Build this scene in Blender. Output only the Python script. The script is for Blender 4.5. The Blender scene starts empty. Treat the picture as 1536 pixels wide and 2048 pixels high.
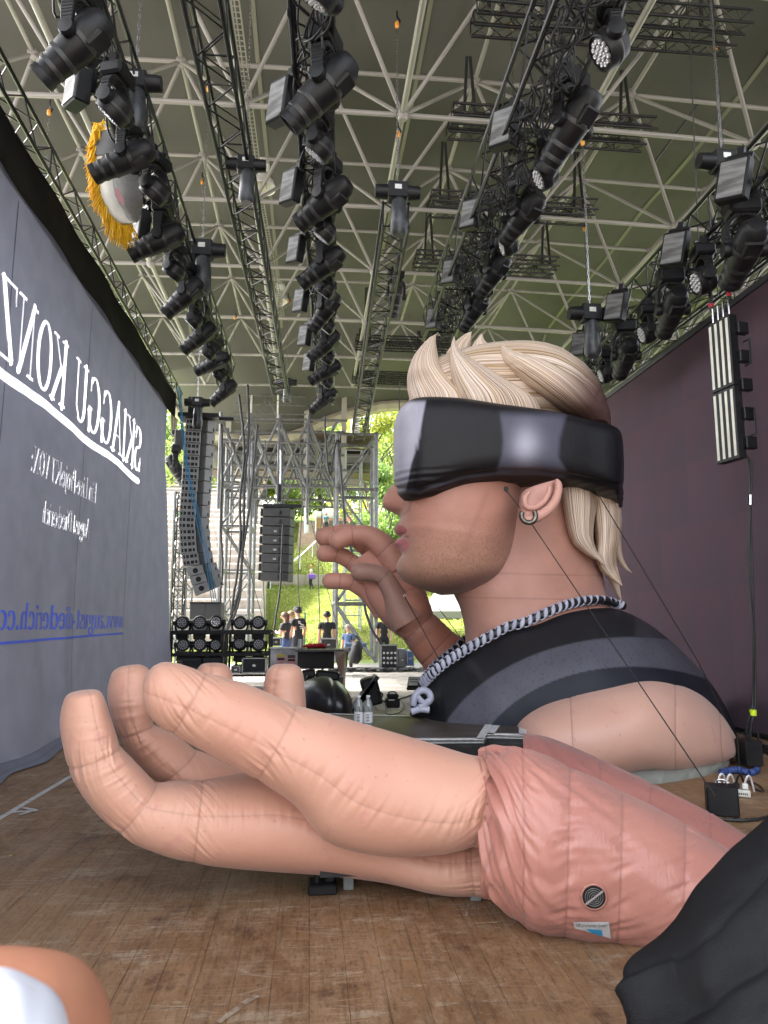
import bpy, math, random
import numpy as np
from mathutils import Vector, Matrix, Euler

SC = bpy.context.scene
COL = SC.collection
random.seed(7)
RNG = np.random.RandomState(7)
R = math.radians

# ---------------------------------------------------------------- camera, sky, sun, exposure
CAM_H = 1.6                     # eye height above the stage boards
PITCH, YAW, FPX = R(8.28), R(5.75), 1450.0
cam_d = bpy.data.cameras.new('camera')
cam = bpy.data.objects.new('camera', cam_d)
COL.objects.link(cam)
cam.location = (0, 0, CAM_H)
cam.rotation_euler = (R(90) + PITCH, 0, -YAW)
cam_d.sensor_fit = 'VERTICAL'
cam_d.sensor_height = 36.0
cam_d.lens = 36.0 * FPX / 2048.0
cam_d.clip_start = 0.05
cam_d.clip_end = 600
cam_d.dof.use_dof = True
cam_d.dof.focus_distance = 7.5
cam_d.dof.aperture_fstop = 7.0
SC.camera = cam

world = bpy.data.worlds.new('World')
SC.world = world
world.use_nodes = True
wn, wl = world.node_tree.nodes, world.node_tree.links
wn.clear()
w_out = wn.new('ShaderNodeOutputWorld')
w_bg = wn.new('ShaderNodeBackground')
w_sky = wn.new('ShaderNodeTexSky')
w_sky.sky_type = 'NISHITA'
w_sky.sun_disc = False
SUN_EL, SUN_AZ = R(50), R(-68)          # azimuth measured from +Y towards +X
w_sky.sun_elevation = SUN_EL
w_sky.sun_rotation = SUN_AZ
w_sky.air_density = 1.0
w_sky.dust_density = 4.0
w_hsv = wn.new('ShaderNodeHueSaturation')   # a thin white overcast takes the blue out of the sky
w_hsv.inputs['Saturation'].default_value = 0.30
wl.new(w_sky.outputs['Color'], w_hsv.inputs['Color'])
wl.new(w_hsv.outputs['Color'], w_bg.inputs['Color'])
w_bg.inputs['Strength'].default_value = 0.15
wl.new(w_bg.outputs['Background'], w_out.inputs['Surface'])

sun_d = bpy.data.lights.new('sun', 'SUN')
sun = bpy.data.objects.new('sun', sun_d)
COL.objects.link(sun)
sun_d.energy = 3.8
sun_d.angle = R(8)
sun_d.color = (1.0, 0.96, 0.9)
_d = Vector((math.sin(SUN_AZ) * math.cos(SUN_EL), math.cos(SUN_AZ) * math.cos(SUN_EL), math.sin(SUN_EL)))
sun.rotation_euler = (-_d).to_track_quat('-Z', 'Y').to_euler()

SC.view_settings.view_transform = 'Standard'
SC.view_settings.look = 'None'
SC.view_settings.exposure = 3.05
SC.view_settings.gamma = 1.0
SC.view_settings.use_curve_mapping = False
SC.cycles.use_denoising = True
SC.cycles.max_bounces = 8
SC.cycles.diffuse_bounces = 4
SC.cycles.glossy_bounces = 3
SC.cycles.transmission_bounces = 6
SC.cycles.transparent_max_bounces = 8
SC.cycles.caustics_reflective = False
SC.cycles.caustics_refractive = False
SC.cycles.sample_clamp_indirect = 6

# ---------------------------------------------------------------- measuring helpers (photo pixel + one known world coordinate -> point)
_M = np.array(Euler(cam.rotation_euler).to_matrix())
_C = np.array([0, 0, CAM_H])

def ray(px, py):
    return _M @ np.array([(px - 768.0) / FPX, (1024.0 - py) / FPX, -1.0])

def P(px, py, Y=None, Z=None, X=None):
    d = ray(px, py)
    t = Y / d[1] if Y is not None else ((Z - CAM_H) / d[2] if Z is not None else X / d[0])
    return _C + d * t

def PX(v):
    """world points (n,3) -> photo pixels (n,2)"""
    q = (np.asarray(v, dtype=float) - _C) @ _M
    return np.stack([768 - FPX * q[..., 0] / q[..., 2], 1024 + FPX * q[..., 1] / q[..., 2]], -1)

# ---------------------------------------------------------------- objects
def tag(o, label=None, cat=None, group=None, kind=None):
    if label: o['label'] = label
    if cat: o['category'] = cat
    if group: o['group'] = group
    if kind: o['kind'] = kind
    return o

def thing(name, label, cat, loc=(0, 0, 0), group=None, rz=0.0):
    o = bpy.data.objects.new(name, None)
    o.empty_display_size = 0.2
    COL.objects.link(o)
    o.location = [float(c) for c in loc]
    o.rotation_euler = (0, 0, rz)
    return tag(o, label, cat, group)

def wloc(o):
    v = Vector((0, 0, 0))
    while o is not None:
        v = v + o.location
        o = o.parent
    return v

def mk(name, v, f, mat, parent=None, smooth=True, local=False, loc=None, sharp=None):
    """one mesh object; v in world space unless local"""
    me = bpy.data.meshes.new(name)
    v = np.asarray(v, dtype=np.float64).reshape(-1, 3)
    off = np.zeros(3)
    if loc is not None:
        off = np.array(loc, dtype=float)
    if not local:
        base = np.array(wloc(parent)) if parent is not None else np.zeros(3)
        v = v - base - off
    if isinstance(f, np.ndarray):
        k = f.shape[1]
        me.vertices.add(len(v)); me.vertices.foreach_set('co', v.ravel())
        me.loops.add(f.size); me.loops.foreach_set('vertex_index', f.ravel().astype(np.int32))
        me.polygons.add(len(f))
        me.polygons.foreach_set('loop_start', np.arange(0, f.size, k, dtype=np.int32))
        me.update(calc_edges=True)
    else:
        me.from_pydata(v.tolist(), [], f)
        me.update()
    me.validate()
    if mat is not None:
        for m in (mat if isinstance(mat, (list, tuple)) else [mat]):
            me.materials.append(m)
    if smooth:
        me.shade_smooth()
        if sharp:
            me.set_sharp_from_angle(angle=R(sharp))
    o = bpy.data.objects.new(name, me)
    COL.objects.link(o)
    if loc is not None:
        o.location = off
    if parent is not None:
        o.parent = parent
    return o

def inst(mesh, name, parent=None, loc=(0, 0, 0), rot=None, scale=None, quat=None):
    o = bpy.data.objects.new(name, mesh)
    COL.objects.link(o)
    o.location = loc
    if rot is not None: o.rotation_euler = rot
    if quat is not None:
        o.rotation_mode = 'QUATERNION'; o.rotation_quaternion = quat
    if scale is not None: o.scale = scale
    if parent is not None: o.parent = parent
    return o

def copy_tree(o, parent=None):
    c = o.copy()
    COL.objects.link(c)
    c.parent = parent
    for ch in list(o.children):
        copy_tree(ch, c)
    return c

class MB:
    """collects simple solids; build() links them as one mesh"""
    def __init__(s):
        s.v, s.f, s.n = [], [], 0
    def add(s, v, f):
        v = np.asarray(v, dtype=float).reshape(-1, 3)
        s.v.append(v)
        s.f.extend([tuple(int(i) + s.n for i in q) for q in f])
        s.n += len(v)
        return s
    def box(s, c, size, rot=None, bev=0.0):
        hx, hy, hz = size[0] / 2, size[1] / 2, size[2] / 2
        b = min(bev, hx * .45, hy * .45, hz * .45)
        if b <= 0:
            v = [(x, y, z) for x in (-hx, hx) for y in (-hy, hy) for z in (-hz, hz)]
            f = [(0, 1, 3, 2), (4, 6, 7, 5), (0, 4, 5, 1), (2, 3, 7, 6), (0, 2, 6, 4), (1, 5, 7, 3)]
        else:
            v, idx = [], {}
            for x in (-1, 1):
                for y in (-1, 1):
                    for z in (-1, 1):
                        for a in range(3):
                            p = [x * (hx - b), y * (hy - b), z * (hz - b)]
                            p[a] = (x, y, z)[a] * (hx, hy, hz)[a]
                            idx[(x, y, z, a)] = len(v); v.append(p)
            f = []
            for a in range(3):
                o = [i for i in range(3) if i != a]
                for sgn in (-1, 1):
                    q = []
                    for (p, r) in ((-1, -1), (1, -1), (1, 1), (-1, 1)):
                        k = [0, 0, 0]; k[a] = sgn; k[o[0]] = p; k[o[1]] = r
                        q.append(idx[(k[0], k[1], k[2], a)])
                    f.append(q if (sgn > 0) == (a != 1) else q[::-1])
            for a in range(3):                       # edges
                o = [i for i in range(3) if i != a]
                for p in (-1, 1):
                    for r in (-1, 1):
                        q = []
                        for (t, ax) in ((-1, o[0]), (1, o[0]), (1, o[1]), (-1, o[1])):
                            k = [0, 0, 0]; k[a] = t; k[o[0]] = p; k[o[1]] = r
                            q.append(idx[(k[0], k[1], k[2], ax)])
                        f.append(q)
            for x in (-1, 1):
                for y in (-1, 1):
                    for z in (-1, 1):
                        f.append([idx[(x, y, z, a)] for a in range(3)])
        v = np.array(v, dtype=float)
        if rot is not None:
            m = np.array(Euler(rot).to_matrix()) if not isinstance(rot, np.ndarray) else rot
            v = v @ m.T
        return s.add(v + np.array(c, dtype=float), f)
    def tube(s, pts, r, n=8, cap=True):
        pts = np.asarray(pts, dtype=float)
        rs = np.broadcast_to(np.asarray(r, dtype=float), (len(pts),))
        t = np.gradient(pts, axis=0)
        t /= np.linalg.norm(t, axis=1)[:, None] + 1e-12
        up = np.array([0, 0, 1.0]) if abs(t[0][2]) < .9 else np.array([1.0, 0, 0])
        a = np.cross(t[0], up); a /= np.linalg.norm(a)
        V = []
        for i in range(len(pts)):
            a = a - t[i] * a.dot(t[i]); a /= np.linalg.norm(a) + 1e-12
            b = np.cross(t[i], a)
            th = np.arange(n) * 2 * np.pi / n
            V.append(pts[i] + rs[i] * (np.cos(th)[:, None] * a + np.sin(th)[:, None] * b))
        f = []
        for i in range(len(pts) - 1):
            for j in range(n):
                k = (j + 1) % n
                f.append((i * n + j, i * n + k, (i + 1) * n + k, (i + 1) * n + j))
        if cap:
            f.append(tuple(range(n))[::-1]); f.append(tuple((len(pts) - 1) * n + j for j in range(n)))
        return s.add(np.concatenate(V), f)
    def bar(s, a, b, r, n=6):
        return s.tube([a, b], r, n)
    def lathe(s, prof, c=(0, 0, 0), axis=(0, 0, 1), n=24):
        """prof: (radius, distance along axis)"""
        ax = np.array(axis, dtype=float); ax /= np.linalg.norm(ax)
        up = np.array([0, 0, 1.0]) if abs(ax[2]) < .9 else np.array([1.0, 0, 0])
        a = np.cross(ax, up); a /= np.linalg.norm(a); b = np.cross(ax, a)
        th = np.arange(n) * 2 * np.pi / n
        ring = np.cos(th)[:, None] * a + np.sin(th)[:, None] * b
        V = [np.array(c) + ax * h + ring * max(r, 1e-4) for r, h in prof]
        f = []
        for i in range(len(prof) - 1):
            for j in range(n):
                k = (j + 1) % n
                f.append((i * n + j, i * n + k, (i + 1) * n + k, (i + 1) * n + j))
        f.append(tuple(range(n))[::-1]); f.append(tuple((len(prof) - 1) * n + j for j in range(n)))
        return s.add(np.concatenate(V), f)
    def build(s, name, mat, parent=None, smooth=False, local=False, loc=None, sharp=35):
        v = np.concatenate(s.v)
        return mk(name, v, s.f, mat, parent, smooth=True, local=local, loc=loc, sharp=sharp if not smooth else None)

# ---------------------------------------------------------------- materials
MATS = {}
def mat(name, c, rough=.6, metal=0.0, c2=None, scale=4.0, detail=4, bump=0.0, bscale=None, coat=0.0,
        spec=.5, attr=None, translucent=0.0, rnd=0.0, stretch=None, sheen=0.0, emit=None, estr=0.0, lo=.35, hi=.65, alpha=None, trans=0.0, coords='Object'):
    if name in MATS: return MATS[name]
    m = bpy.data.materials.new(name); MATS[name] = m
    m.use_nodes = True
    N, L = m.node_tree.nodes, m.node_tree.links
    N.clear()
    out = N.new('ShaderNodeOutputMaterial'); b = N.new('ShaderNodeBsdfPrincipled')
    L.new(b.outputs[0], out.inputs[0])
    b.inputs['Roughness'].default_value = rough
    b.inputs['Metallic'].default_value = metal
    b.inputs['Coat Weight'].default_value = coat
    b.inputs['Specular IOR Level'].default_value = spec
    b.inputs['Transmission Weight'].default_value = trans
    if sheen: b.inputs['Sheen Weight'].default_value = sheen
    tc = N.new('ShaderNodeTexCoord'); mp = N.new('ShaderNodeMapping')
    L.new(tc.outputs[coords], mp.inputs[0])
    if stretch: mp.inputs['Scale'].default_value = stretch
    col = None
    if attr:
        at = N.new('ShaderNodeAttribute'); at.attribute_name = attr; col = at.outputs['Color']
    if c2 is not None:
        nz = N.new('ShaderNodeTexNoise'); nz.inputs['Scale'].default_value = scale; nz.inputs['Detail'].default_value = detail
        L.new(mp.outputs[0], nz.inputs['Vector'])
        rp = N.new('ShaderNodeMapRange'); rp.inputs[1].default_value = lo; rp.inputs[2].default_value = hi
        L.new(nz.outputs[0], rp.inputs[0])
        mx = N.new('ShaderNodeMix'); mx.data_type = 'RGBA'
        L.new(rp.outputs[0], mx.inputs['Factor'])
        if attr:
            mu = N.new('ShaderNodeMix'); mu.data_type = 'RGBA'; mu.blend_type = 'MULTIPLY'; mu.inputs['Factor'].default_value = 1
            mx.inputs['A'].default_value = (*c, 1); mx.inputs['B'].default_value = (*c2, 1)
            L.new(col, mu.inputs['A']); L.new(mx.outputs['Result'], mu.inputs['B']); col = mu.outputs['Result']
        else:
            mx.inputs['A'].default_value = (*c, 1); mx.inputs['B'].default_value = (*c2, 1)
            col = mx.outputs['Result']
    if rnd:
        oi = N.new('ShaderNodeObjectInfo'); h = N.new('ShaderNodeHueSaturation')
        mr = N.new('ShaderNodeMapRange'); mr.inputs[3].default_value = 1 - rnd; mr.inputs[4].default_value = 1 + rnd
        L.new(oi.outputs['Random'], mr.inputs[0]); L.new(mr.outputs[0], h.inputs['Value'])
        if col is not None: L.new(col, h.inputs['Color'])
        else: h.inputs['Color'].default_value = (*c, 1)
        col = h.outputs[0]
    if col is not None: L.new(col, b.inputs['Base Color'])
    else: b.inputs['Base Color'].default_value = (*c, 1)
    if bump:
        nb = N.new('ShaderNodeTexNoise'); nb.inputs['Scale'].default_value = bscale or scale * 4; nb.inputs['Detail'].default_value = 5
        L.new(mp.outputs[0], nb.inputs['Vector'])
        bp = N.new('ShaderNodeBump'); bp.inputs['Strength'].default_value = bump; bp.inputs['Distance'].default_value = .02
        L.new(nb.outputs[0], bp.inputs['Height']); L.new(bp.outputs[0], b.inputs['Normal'])
    if emit:
        b.inputs['Emission Color'].default_value = (*emit, 1); b.inputs['Emission Strength'].default_value = estr
    if translucent:
        tr = N.new('ShaderNodeBsdfTranslucent'); ms = N.new('ShaderNodeMixShader'); ms.inputs[0].default_value = translucent
        if col is not None: L.new(col, tr.inputs[0])
        else: tr.inputs[0].default_value = (*c, 1)
        L.new(b.outputs[0], ms.inputs[1]); L.new(tr.outputs[0], ms.inputs[2]); L.new(ms.outputs[0], out.inputs[0])
    return m

BLACK = mat('black_metal', (.008, .008, .009), .42, .0, (.014, .014, .015), 9, rnd=.2, spec=.25)
TRUSS = mat('black_truss', (.010, .010, .012), .30, .0, (.022, .022, .024), 15, lo=.4, hi=.8, spec=.28)
ALU = mat('aluminium', (.42, .42, .43), .38, .8, (.28, .28, .29), 12)
GALV = mat('galvanised_steel', (.15, .152, .155), .4, .3, (.09, .09, .095), 6)
WTUBE = mat('painted_tube', (.30, .285, .275), .45, 0, (.19, .18, .172), 3, bump=.05)
LAMP = mat('lamp_housing', (.006, .006, .007), .45, 0, (.012, .012, .013), 6, rnd=.25, bump=.05, spec=.30)
RUBBER = mat('cable_rubber', (.012, .012, .013), .5, 0, (.02, .02, .02), 10)
GLASS_D = mat('lens_glass', (.05, .05, .06), .08, 0, (.16, .17, .2), 14, coat=1.0)
WHITE = mat('white_paint', (.72, .72, .70), .5, 0, (.58, .58, .56), 6)
CHROME = mat('steel_bright', (.55, .55, .55), .25, 1.0, (.35, .35, .35), 20)

# ---------------------------------------------------------------- lofts: closed bodies skinned over measured cross-sections
def crom(K, t):
    """Catmull-Rom through rows of K at parameters t in [0, n-1]"""
    K = np.asarray(K, dtype=float)
    n = len(K)
    i = np.clip(np.floor(t).astype(int), 0, n - 2); f = (t - i)[:, None]
    g = lambda j: K[np.clip(j, 0, n - 1)]
    p0, p1, p2, p3 = g(i - 1), g(i), g(i + 1), g(i + 2)
    m1, m2 = (p2 - p0) * .5, (p3 - p1) * .5
    return (2 * f**3 - 3 * f**2 + 1) * p1 + (f**3 - 2 * f**2 + f) * m1 + (-2 * f**3 + 3 * f**2) * p2 + (f**3 - f**2) * m2

def wave(x, y, ks, seed, amp_fall=.7):
    """sum of sines along x whose phase drifts slowly along y"""
    rs = np.random.RandomState(seed)
    out = 0
    for i, k in enumerate(ks):
        out = out + (amp_fall ** i) * np.sin(k * x + rs.uniform(0, 6.28) + rs.uniform(.6, 1.6) * np.sin(rs.uniform(1.5, 4) * y + rs.uniform(0, 6.28)) + rs.uniform(.3, 1.) * np.sin(k * .37 * x + rs.uniform(0, 6)))
    return out

def loft(name, m, rows, parent=None, nu=120, nv=72, ex=2.0, ey=2.0, seams=(), vseams=(), pinch=.018, pk=.006, puff=0.0,
         wr=0.0, disp=None, color=None, seed=1, sub=None, sil=0.0, fk=(70, 118, 190)):
    """rows: (ax, ay, bx, by, Y, w[, bump, sigma]); A and B are opposite outline points seen in the photo at depth Y,
    w the half thickness along the line of sight; superellipse exponents ex, ey."""
    A = np.array([P(r[0], r[1], Y=r[4] - sil * r[5]) for r in rows]); B = np.array([P(r[2], r[3], Y=r[4] - sil * r[5]) for r in rows])
    back = np.array([[0, sil * r[5], 0] for r in rows]); A, B = A + back, B + back
    if sil:
        for r, a_, b_ in zip(rows, A, B): a_[0] = P(r[0], r[1], Y=r[4])[0]; b_[0] = P(r[2], r[3], Y=r[4])[0]
    W = np.array([[r[5]] for r in rows]); BU = np.array([[r[6] if len(r) > 6 else 0, r[7] if len(r) > 7 else .35] for r in rows])
    K = np.concatenate([A, B, W, BU], 1)
    n = len(rows)
    t = np.linspace(0, n - 1, nu)
    if seams:                                       # gather rows near the seams
        t = np.sort(np.concatenate([t] + [np.array([s - .06, s - .025, s, s + .025, s + .06]) for s in seams if 0 < s < n - 1]))
        t = np.clip(t, 0, n - 1)
    nu = len(t)
    G = crom(K, t)
    A, B, W, BU = G[:, :3], G[:, 3:6], G[:, 6:7], G[:, 7:9]
    C = (A + B) / 2
    th = np.arange(nv) * 2 * np.pi / nv
    c, s = np.cos(th), np.sin(th)
    cx = np.sign(c) * np.abs(c) ** (2 / ex); sy = np.sign(s) * np.abs(s) ** (2 / ey)
    H = (A - B) / 2
    dv = C - _C; dv[:, 2] = 0; dv /= np.linalg.norm(dv, axis=1)[:, None]     # thickness runs along the horizontal sight line
    V = C[:, None, :] + cx[None, :, None] * H[:, None, :] + (sy[None, :] * W)[..., None] * dv[:, None, :]
    hn = H / (np.linalg.norm(H, axis=1)[:, None] + 1e-9)
    tt = (th + np.pi) % (2 * np.pi) - np.pi
    bm = BU[:, 0:1] * np.exp(-(tt[None, :] / np.maximum(BU[:, 1:2], .05)) ** 2)
    V = V + bm[..., None] * hn[:, None, :]
    # arc lengths
    S = np.concatenate([[0], np.cumsum(np.linalg.norm(np.diff(C, axis=0), axis=1))])
    rad = (np.linalg.norm(H, axis=1) + W[:, 0]) / 2
    VM = th[None, :] * rad[:, None]
    # normals
    du = np.gradient(V, axis=0); dvv = (np.roll(V, -1, 1) - np.roll(V, 1, 1))
    Nn = np.cross(dvv, du); ln = np.linalg.norm(Nn, axis=2, keepdims=True); Nn = Nn / np.maximum(ln, 1e-9)
    cc = ((V - C[:, None, :]) * Nn).sum(2)
    if cc.mean() < 0: Nn = -Nn; flip = True
    else: flip = False
    D = np.zeros(V.shape[:2]); seam = np.zeros(V.shape[:2])
    US = np.broadcast_to(S[:, None], D.shape)
    for k, sp in enumerate(seams):
        s0 = np.interp(sp, t, S); d = np.abs(US - s0)
        amp = np.minimum(1, rad[:, None] / .2)
        D -= pinch * amp * np.exp(-(d / .035) ** 1.3)
        pl = wave(VM, US * 4, fk, seed * 31 + k)
        D += pk * np.exp(-d / .07) * (.35 + .65 * (np.sin(VM * 5 + seed + k) > -.3)) * pl * (1 - .6 * np.exp(-(d / .01) ** 2))
        seam = np.maximum(seam, np.exp(-(d / .0065) ** 2))
    for k, a0 in enumerate(vseams):
        dth = np.abs((th[None, :] - a0 + np.pi) % (2 * np.pi) - np.pi) * rad[:, None]
        D -= pinch * .45 * np.exp(-(dth / .02) ** 1.3)
        pl = wave(US, VM * 4, fk, seed * 57 + k) * (.4 + .6 * np.sin(US * 4 + k) ** 2)
        D += pk * .8 * np.exp(-dth / .07) * pl
        seam = np.maximum(seam, .8 * np.exp(-(dth / .006) ** 2))
    if puff and seams:
        ss = np.array([0] + [np.interp(q, t, S) for q in seams] + [S[-1]])
        j = np.clip(np.searchsorted(ss, S) - 1, 0, len(ss) - 2)
        f = (S - ss[j]) / np.maximum(ss[j + 1] - ss[j], .01)
        D += (puff * np.sin(np.pi * np.clip(f, 0, 1)))[:, None]
    if wr: D += wr * wave(VM, US, (9, 17, 29), seed + 5) * (.5 + .5 * np.sin(US * 2.3 + seed))
    if disp is not None: D += disp(US, th[None, :] + 0 * US, VM, rad[:, None] + 0 * US, V)
    V = V + D[..., None] * Nn
    verts = V.reshape(-1, 3)
    i, j = np.meshgrid(np.arange(nu - 1), np.arange(nv), indexing='ij')
    jn = (j + 1) % nv
    F = np.stack([i * nv + j, i * nv + jn, (i + 1) * nv + jn, (i + 1) * nv + j], -1).reshape(-1, 4)
    if flip: F = F[:, ::-1]
    # end caps as quads to a doubled centre
    nv0 = len(verts)
    verts = np.concatenate([verts, V[0].mean(0)[None], V[-1].mean(0)[None]])
    faces = F
    tri = []
    for q in range(nv):
        q2 = (q + 1) % nv
        a = (nv0, q2, q) if not flip else (nv0, q, q2)
        b = (nv0 + 1, (nu - 1) * nv + q, (nu - 1) * nv + q2) if not flip else (nv0 + 1, (nu - 1) * nv + q2, (nu - 1) * nv + q)
        tri += [a, b]
    me = bpy.data.meshes.new(name)
    base = np.array(wloc(parent)) if parent is not None else np.zeros(3)
    vv = verts - base
    tri = np.array(tri, dtype=np.int32)
    me.vertices.add(len(vv)); me.vertices.foreach_set('co', vv.ravel())
    lo_ = np.concatenate([faces.ravel(), tri.ravel()]).astype(np.int32)
    me.loops.add(len(lo_)); me.loops.foreach_set('vertex_index', lo_)
    ls = np.concatenate([np.arange(len(faces)) * 4, len(faces) * 4 + np.arange(len(tri)) * 3]).astype(np.int32)
    me.polygons.add(len(ls)); me.polygons.foreach_set('loop_start', ls)
    me.update(calc_edges=True); me.validate(); me.shade_smooth()
    def att(nm, arr, tp='FLOAT'):
        a = me.attributes.new(nm, tp, 'POINT'); a.data.foreach_set('value' if tp == 'FLOAT' else ('color' if tp == 'FLOAT_COLOR' else 'vector'), arr.astype(np.float32).ravel())
    e = lambda a: np.concatenate([a.reshape(-1), [a.flat[0], a.flat[-1]]])
    att('seam', e(seam))
    rm = rad.max()
    uvw = np.stack([e(US + 0 * D), e(np.sin(th)[None, :] * rm + 0 * D), e(np.cos(th)[None, :] * rm + 0 * D)], -1)
    att('suv', uvw, 'FLOAT_VECTOR')
    if color is not None:
        px = PX(verts)
        cl = color(px[:, 0], px[:, 1], verts)
        att('paint', np.concatenate([cl, np.ones((len(cl), 1))], 1), 'FLOAT_COLOR')
    me.materials.append(m)
    o = bpy.data.objects.new(name, me); COL.objects.link(o)
    if parent is not None: o.parent = parent
    return o

def fabric(name, c1, c2, c3=None, rough=.42, spec=.35, crease=.06, attr=None, stains=True, sheen=.15, stretch=(1, 1, 1), var=.55, fuzz=1.0):
    """coated nylon: slow tone drift, a dark stitched line on the seams, fine creases"""
    m = bpy.data.materials.new(name); MATS[name] = m
    m.use_nodes = True
    N, L = m.node_tree.nodes, m.node_tree.links
    b = N['Principled BSDF']; b.inputs['Roughness'].default_value = rough; b.inputs['Specular IOR Level'].default_value = spec
    b.inputs['Sheen Weight'].default_value = sheen
    tc = N.new('ShaderNodeTexCoord')
    def noise(sc, det=4, vec=None):
        n = N.new('ShaderNodeTexNoise'); n.inputs['Scale'].default_value = sc; n.inputs['Detail'].default_value = det
        L.new(vec or tc.outputs['Object'], n.inputs['Vector']); return n.outputs[0]
    def ramp(x, a, b_):
        r = N.new('ShaderNodeMapRange'); r.inputs[1].default_value = a; r.inputs[2].default_value = b_; L.new(x, r.inputs[0]); return r.outputs[0]
    def mix(f, a, b_, mode='MIX'):
        x = N.new('ShaderNodeMix'); x.data_type = 'RGBA'; x.blend_type = mode
        (L.new(f, x.inputs['Factor']) if hasattr(f, 'links') else setattr(x.inputs['Factor'], 'default_value', f))
        for k, q in (('A', a), ('B', b_)):
            if hasattr(q, 'links'): L.new(q, x.inputs[k])
            else: x.inputs[k].default_value = (*q, 1)
        return x.outputs['Result']
    if attr:
        at = N.new('ShaderNodeAttribute'); at.attribute_name = attr; col = at.outputs['Color']
        col = mix(ramp(noise(3), .3, .7), col, mix(1.0, col, (.82, .82, .82), 'MULTIPLY'))
    else:
        col = mix(ramp(noise(1.3, 2), .35, .65), c1, c2)
    if stains:
        st = ramp(noise(9, 7), .63, .70)
        col = mix(mixf(N, L, st, .35), col, c3 or (c1[0] * .75, c1[1] * .5, c1[2] * .5))
        sp = ramp(noise(38, 3), .68, .73)
        col = mix(mixf(N, L, sp, .35), col, (.22, .12, .10))
    sa = N.new('ShaderNodeAttribute'); sa.attribute_name = 'seam'
    col = mix(mixf(N, L, sa.outputs['Fac'], var), col, (.10, .05, .045) if not attr else (.02, .02, .02))
    L.new(col, b.inputs['Base Color'])
    su = N.new('ShaderNodeAttribute'); su.attribute_name = 'suv'
    n1 = noise(9, 5); n2 = noise(160, 2)
    # tension creases: thin ridges running across the length of the part
    mpc = N.new('ShaderNodeMapping'); mpc.inputs['Scale'].default_value = (3.2, .9, .9); L.new(su.outputs['Vector'], mpc.inputs[0])
    nc = N.new('ShaderNodeTexNoise'); nc.inputs['Scale'].default_value = 5.5; nc.inputs['Detail'].default_value = 6; nc.inputs['Distortion'].default_value = 1.2
    L.new(mpc.outputs[0], nc.inputs['Vector'])
    rd = N.new('ShaderNodeMath'); rd.operation = 'ABSOLUTE'; sb_ = N.new('ShaderNodeMath'); sb_.operation = 'SUBTRACT'; sb_.inputs[1].default_value = .5
    L.new(nc.outputs[0], sb_.inputs[0]); L.new(sb_.outputs[0], rd.inputs[0])
    bp0 = N.new('ShaderNodeBump'); bp0.inputs['Strength'].default_value = crease; bp0.inputs['Distance'].default_value = .05; bp0.invert = True
    L.new(rd.outputs[0], bp0.inputs['Height'])
    bp = N.new('ShaderNodeBump'); bp.inputs['Strength'].default_value = .16 * fuzz; bp.inputs['Distance'].default_value = .03
    L.new(n1, bp.inputs['Height']); L.new(bp0.outputs[0], bp.inputs['Normal'])
    bp2 = N.new('ShaderNodeBump'); bp2.inputs['Strength'].default_value = .12; bp2.inputs['Distance'].default_value = .002
    L.new(n2, bp2.inputs['Height']); L.new(bp.outputs[0], bp2.inputs['Normal']); L.new(bp2.outputs[0], b.inputs['Normal'])
    return m

def mixf(N, L, x, k):
    q = N.new('ShaderNodeMath'); q.operation = 'MULTIPLY'; L.new(x, q.inputs[0]); q.inputs[1].default_value = k
    return q.outputs[0]
# ================================================================ SETTING
# ---------------------------------------------------------------- ground, hill
grass_m = mat('grass_blades', (.20, .27, .04), .7, 0, (.38, .39, .12), 2.2, rnd=0, translucent=.35, lo=.3, hi=.7)
soil_m = mat('hill_turf', (.12, .20, .03), .9, 0, (.20, .27, .05), 1.5, bump=.5, bscale=14)
conc_m = mat('paving_concrete', (.40, .37, .33), .75, 0, (.27, .25, .22), 1.2, bump=.15, bscale=30, rnd=.12)
gravel_m = mat('ground_gravel', (.30, .28, .25), .9, 0, (.2, .19, .17), 2, bump=.4, bscale=40)

def hillz(x, y):
    """amphitheatre slope behind the stage; a low wall carries a path half way up"""
    z = np.interp(y, [-400, 27.5, 29, 40, 51.0, 51.3, 54.5, 64, 82, 110, 400], [-.05, -.05, .15, 1.9, 3.5, 3.55, 3.6, 7.4, 13.5, 16, 18])
    return z + .12 * np.sin(x * .7) * np.clip((y - 29) / 8, 0, 1) * np.clip((50.5 - y) / 2, 0, 1)

xs = np.concatenate([np.linspace(-400, -42, 8), np.linspace(-40, 60, 70), np.linspace(62, 400, 8)])
ys = np.concatenate([np.linspace(-200, 25, 16), np.linspace(27, 85, 80), np.linspace(90, 400, 10)])
gx, gy = np.meshgrid(xs, ys, indexing='ij')
gz = hillz(gx, gy) - .01
i, j = np.meshgrid(np.arange(len(xs) - 1), np.arange(len(ys) - 1), indexing='ij')
ny = len(ys)
F = np.stack([i * ny + j, (i + 1) * ny + j, (i + 1) * ny + j + 1, i * ny + j + 1], -1).reshape(-1, 4)
Vg = np.stack([gx, gy, gz], -1)
cy_ = Vg.reshape(-1, 3)[F].mean(1)
onhill = (cy_[:, 1] > 27) & (np.abs(cy_[:, 0]) < 41)
for nm, sel, mm in (('ground', ~onhill, gravel_m), ('hill', onhill, soil_m)):
    Fs = F[sel]; us, inv = np.unique(Fs, return_inverse=True)
    g_ = mk(nm, Vg.reshape(-1, 3)[us], inv.reshape(-1, 4), mm)
    tag(g_, kind='structure')

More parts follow.
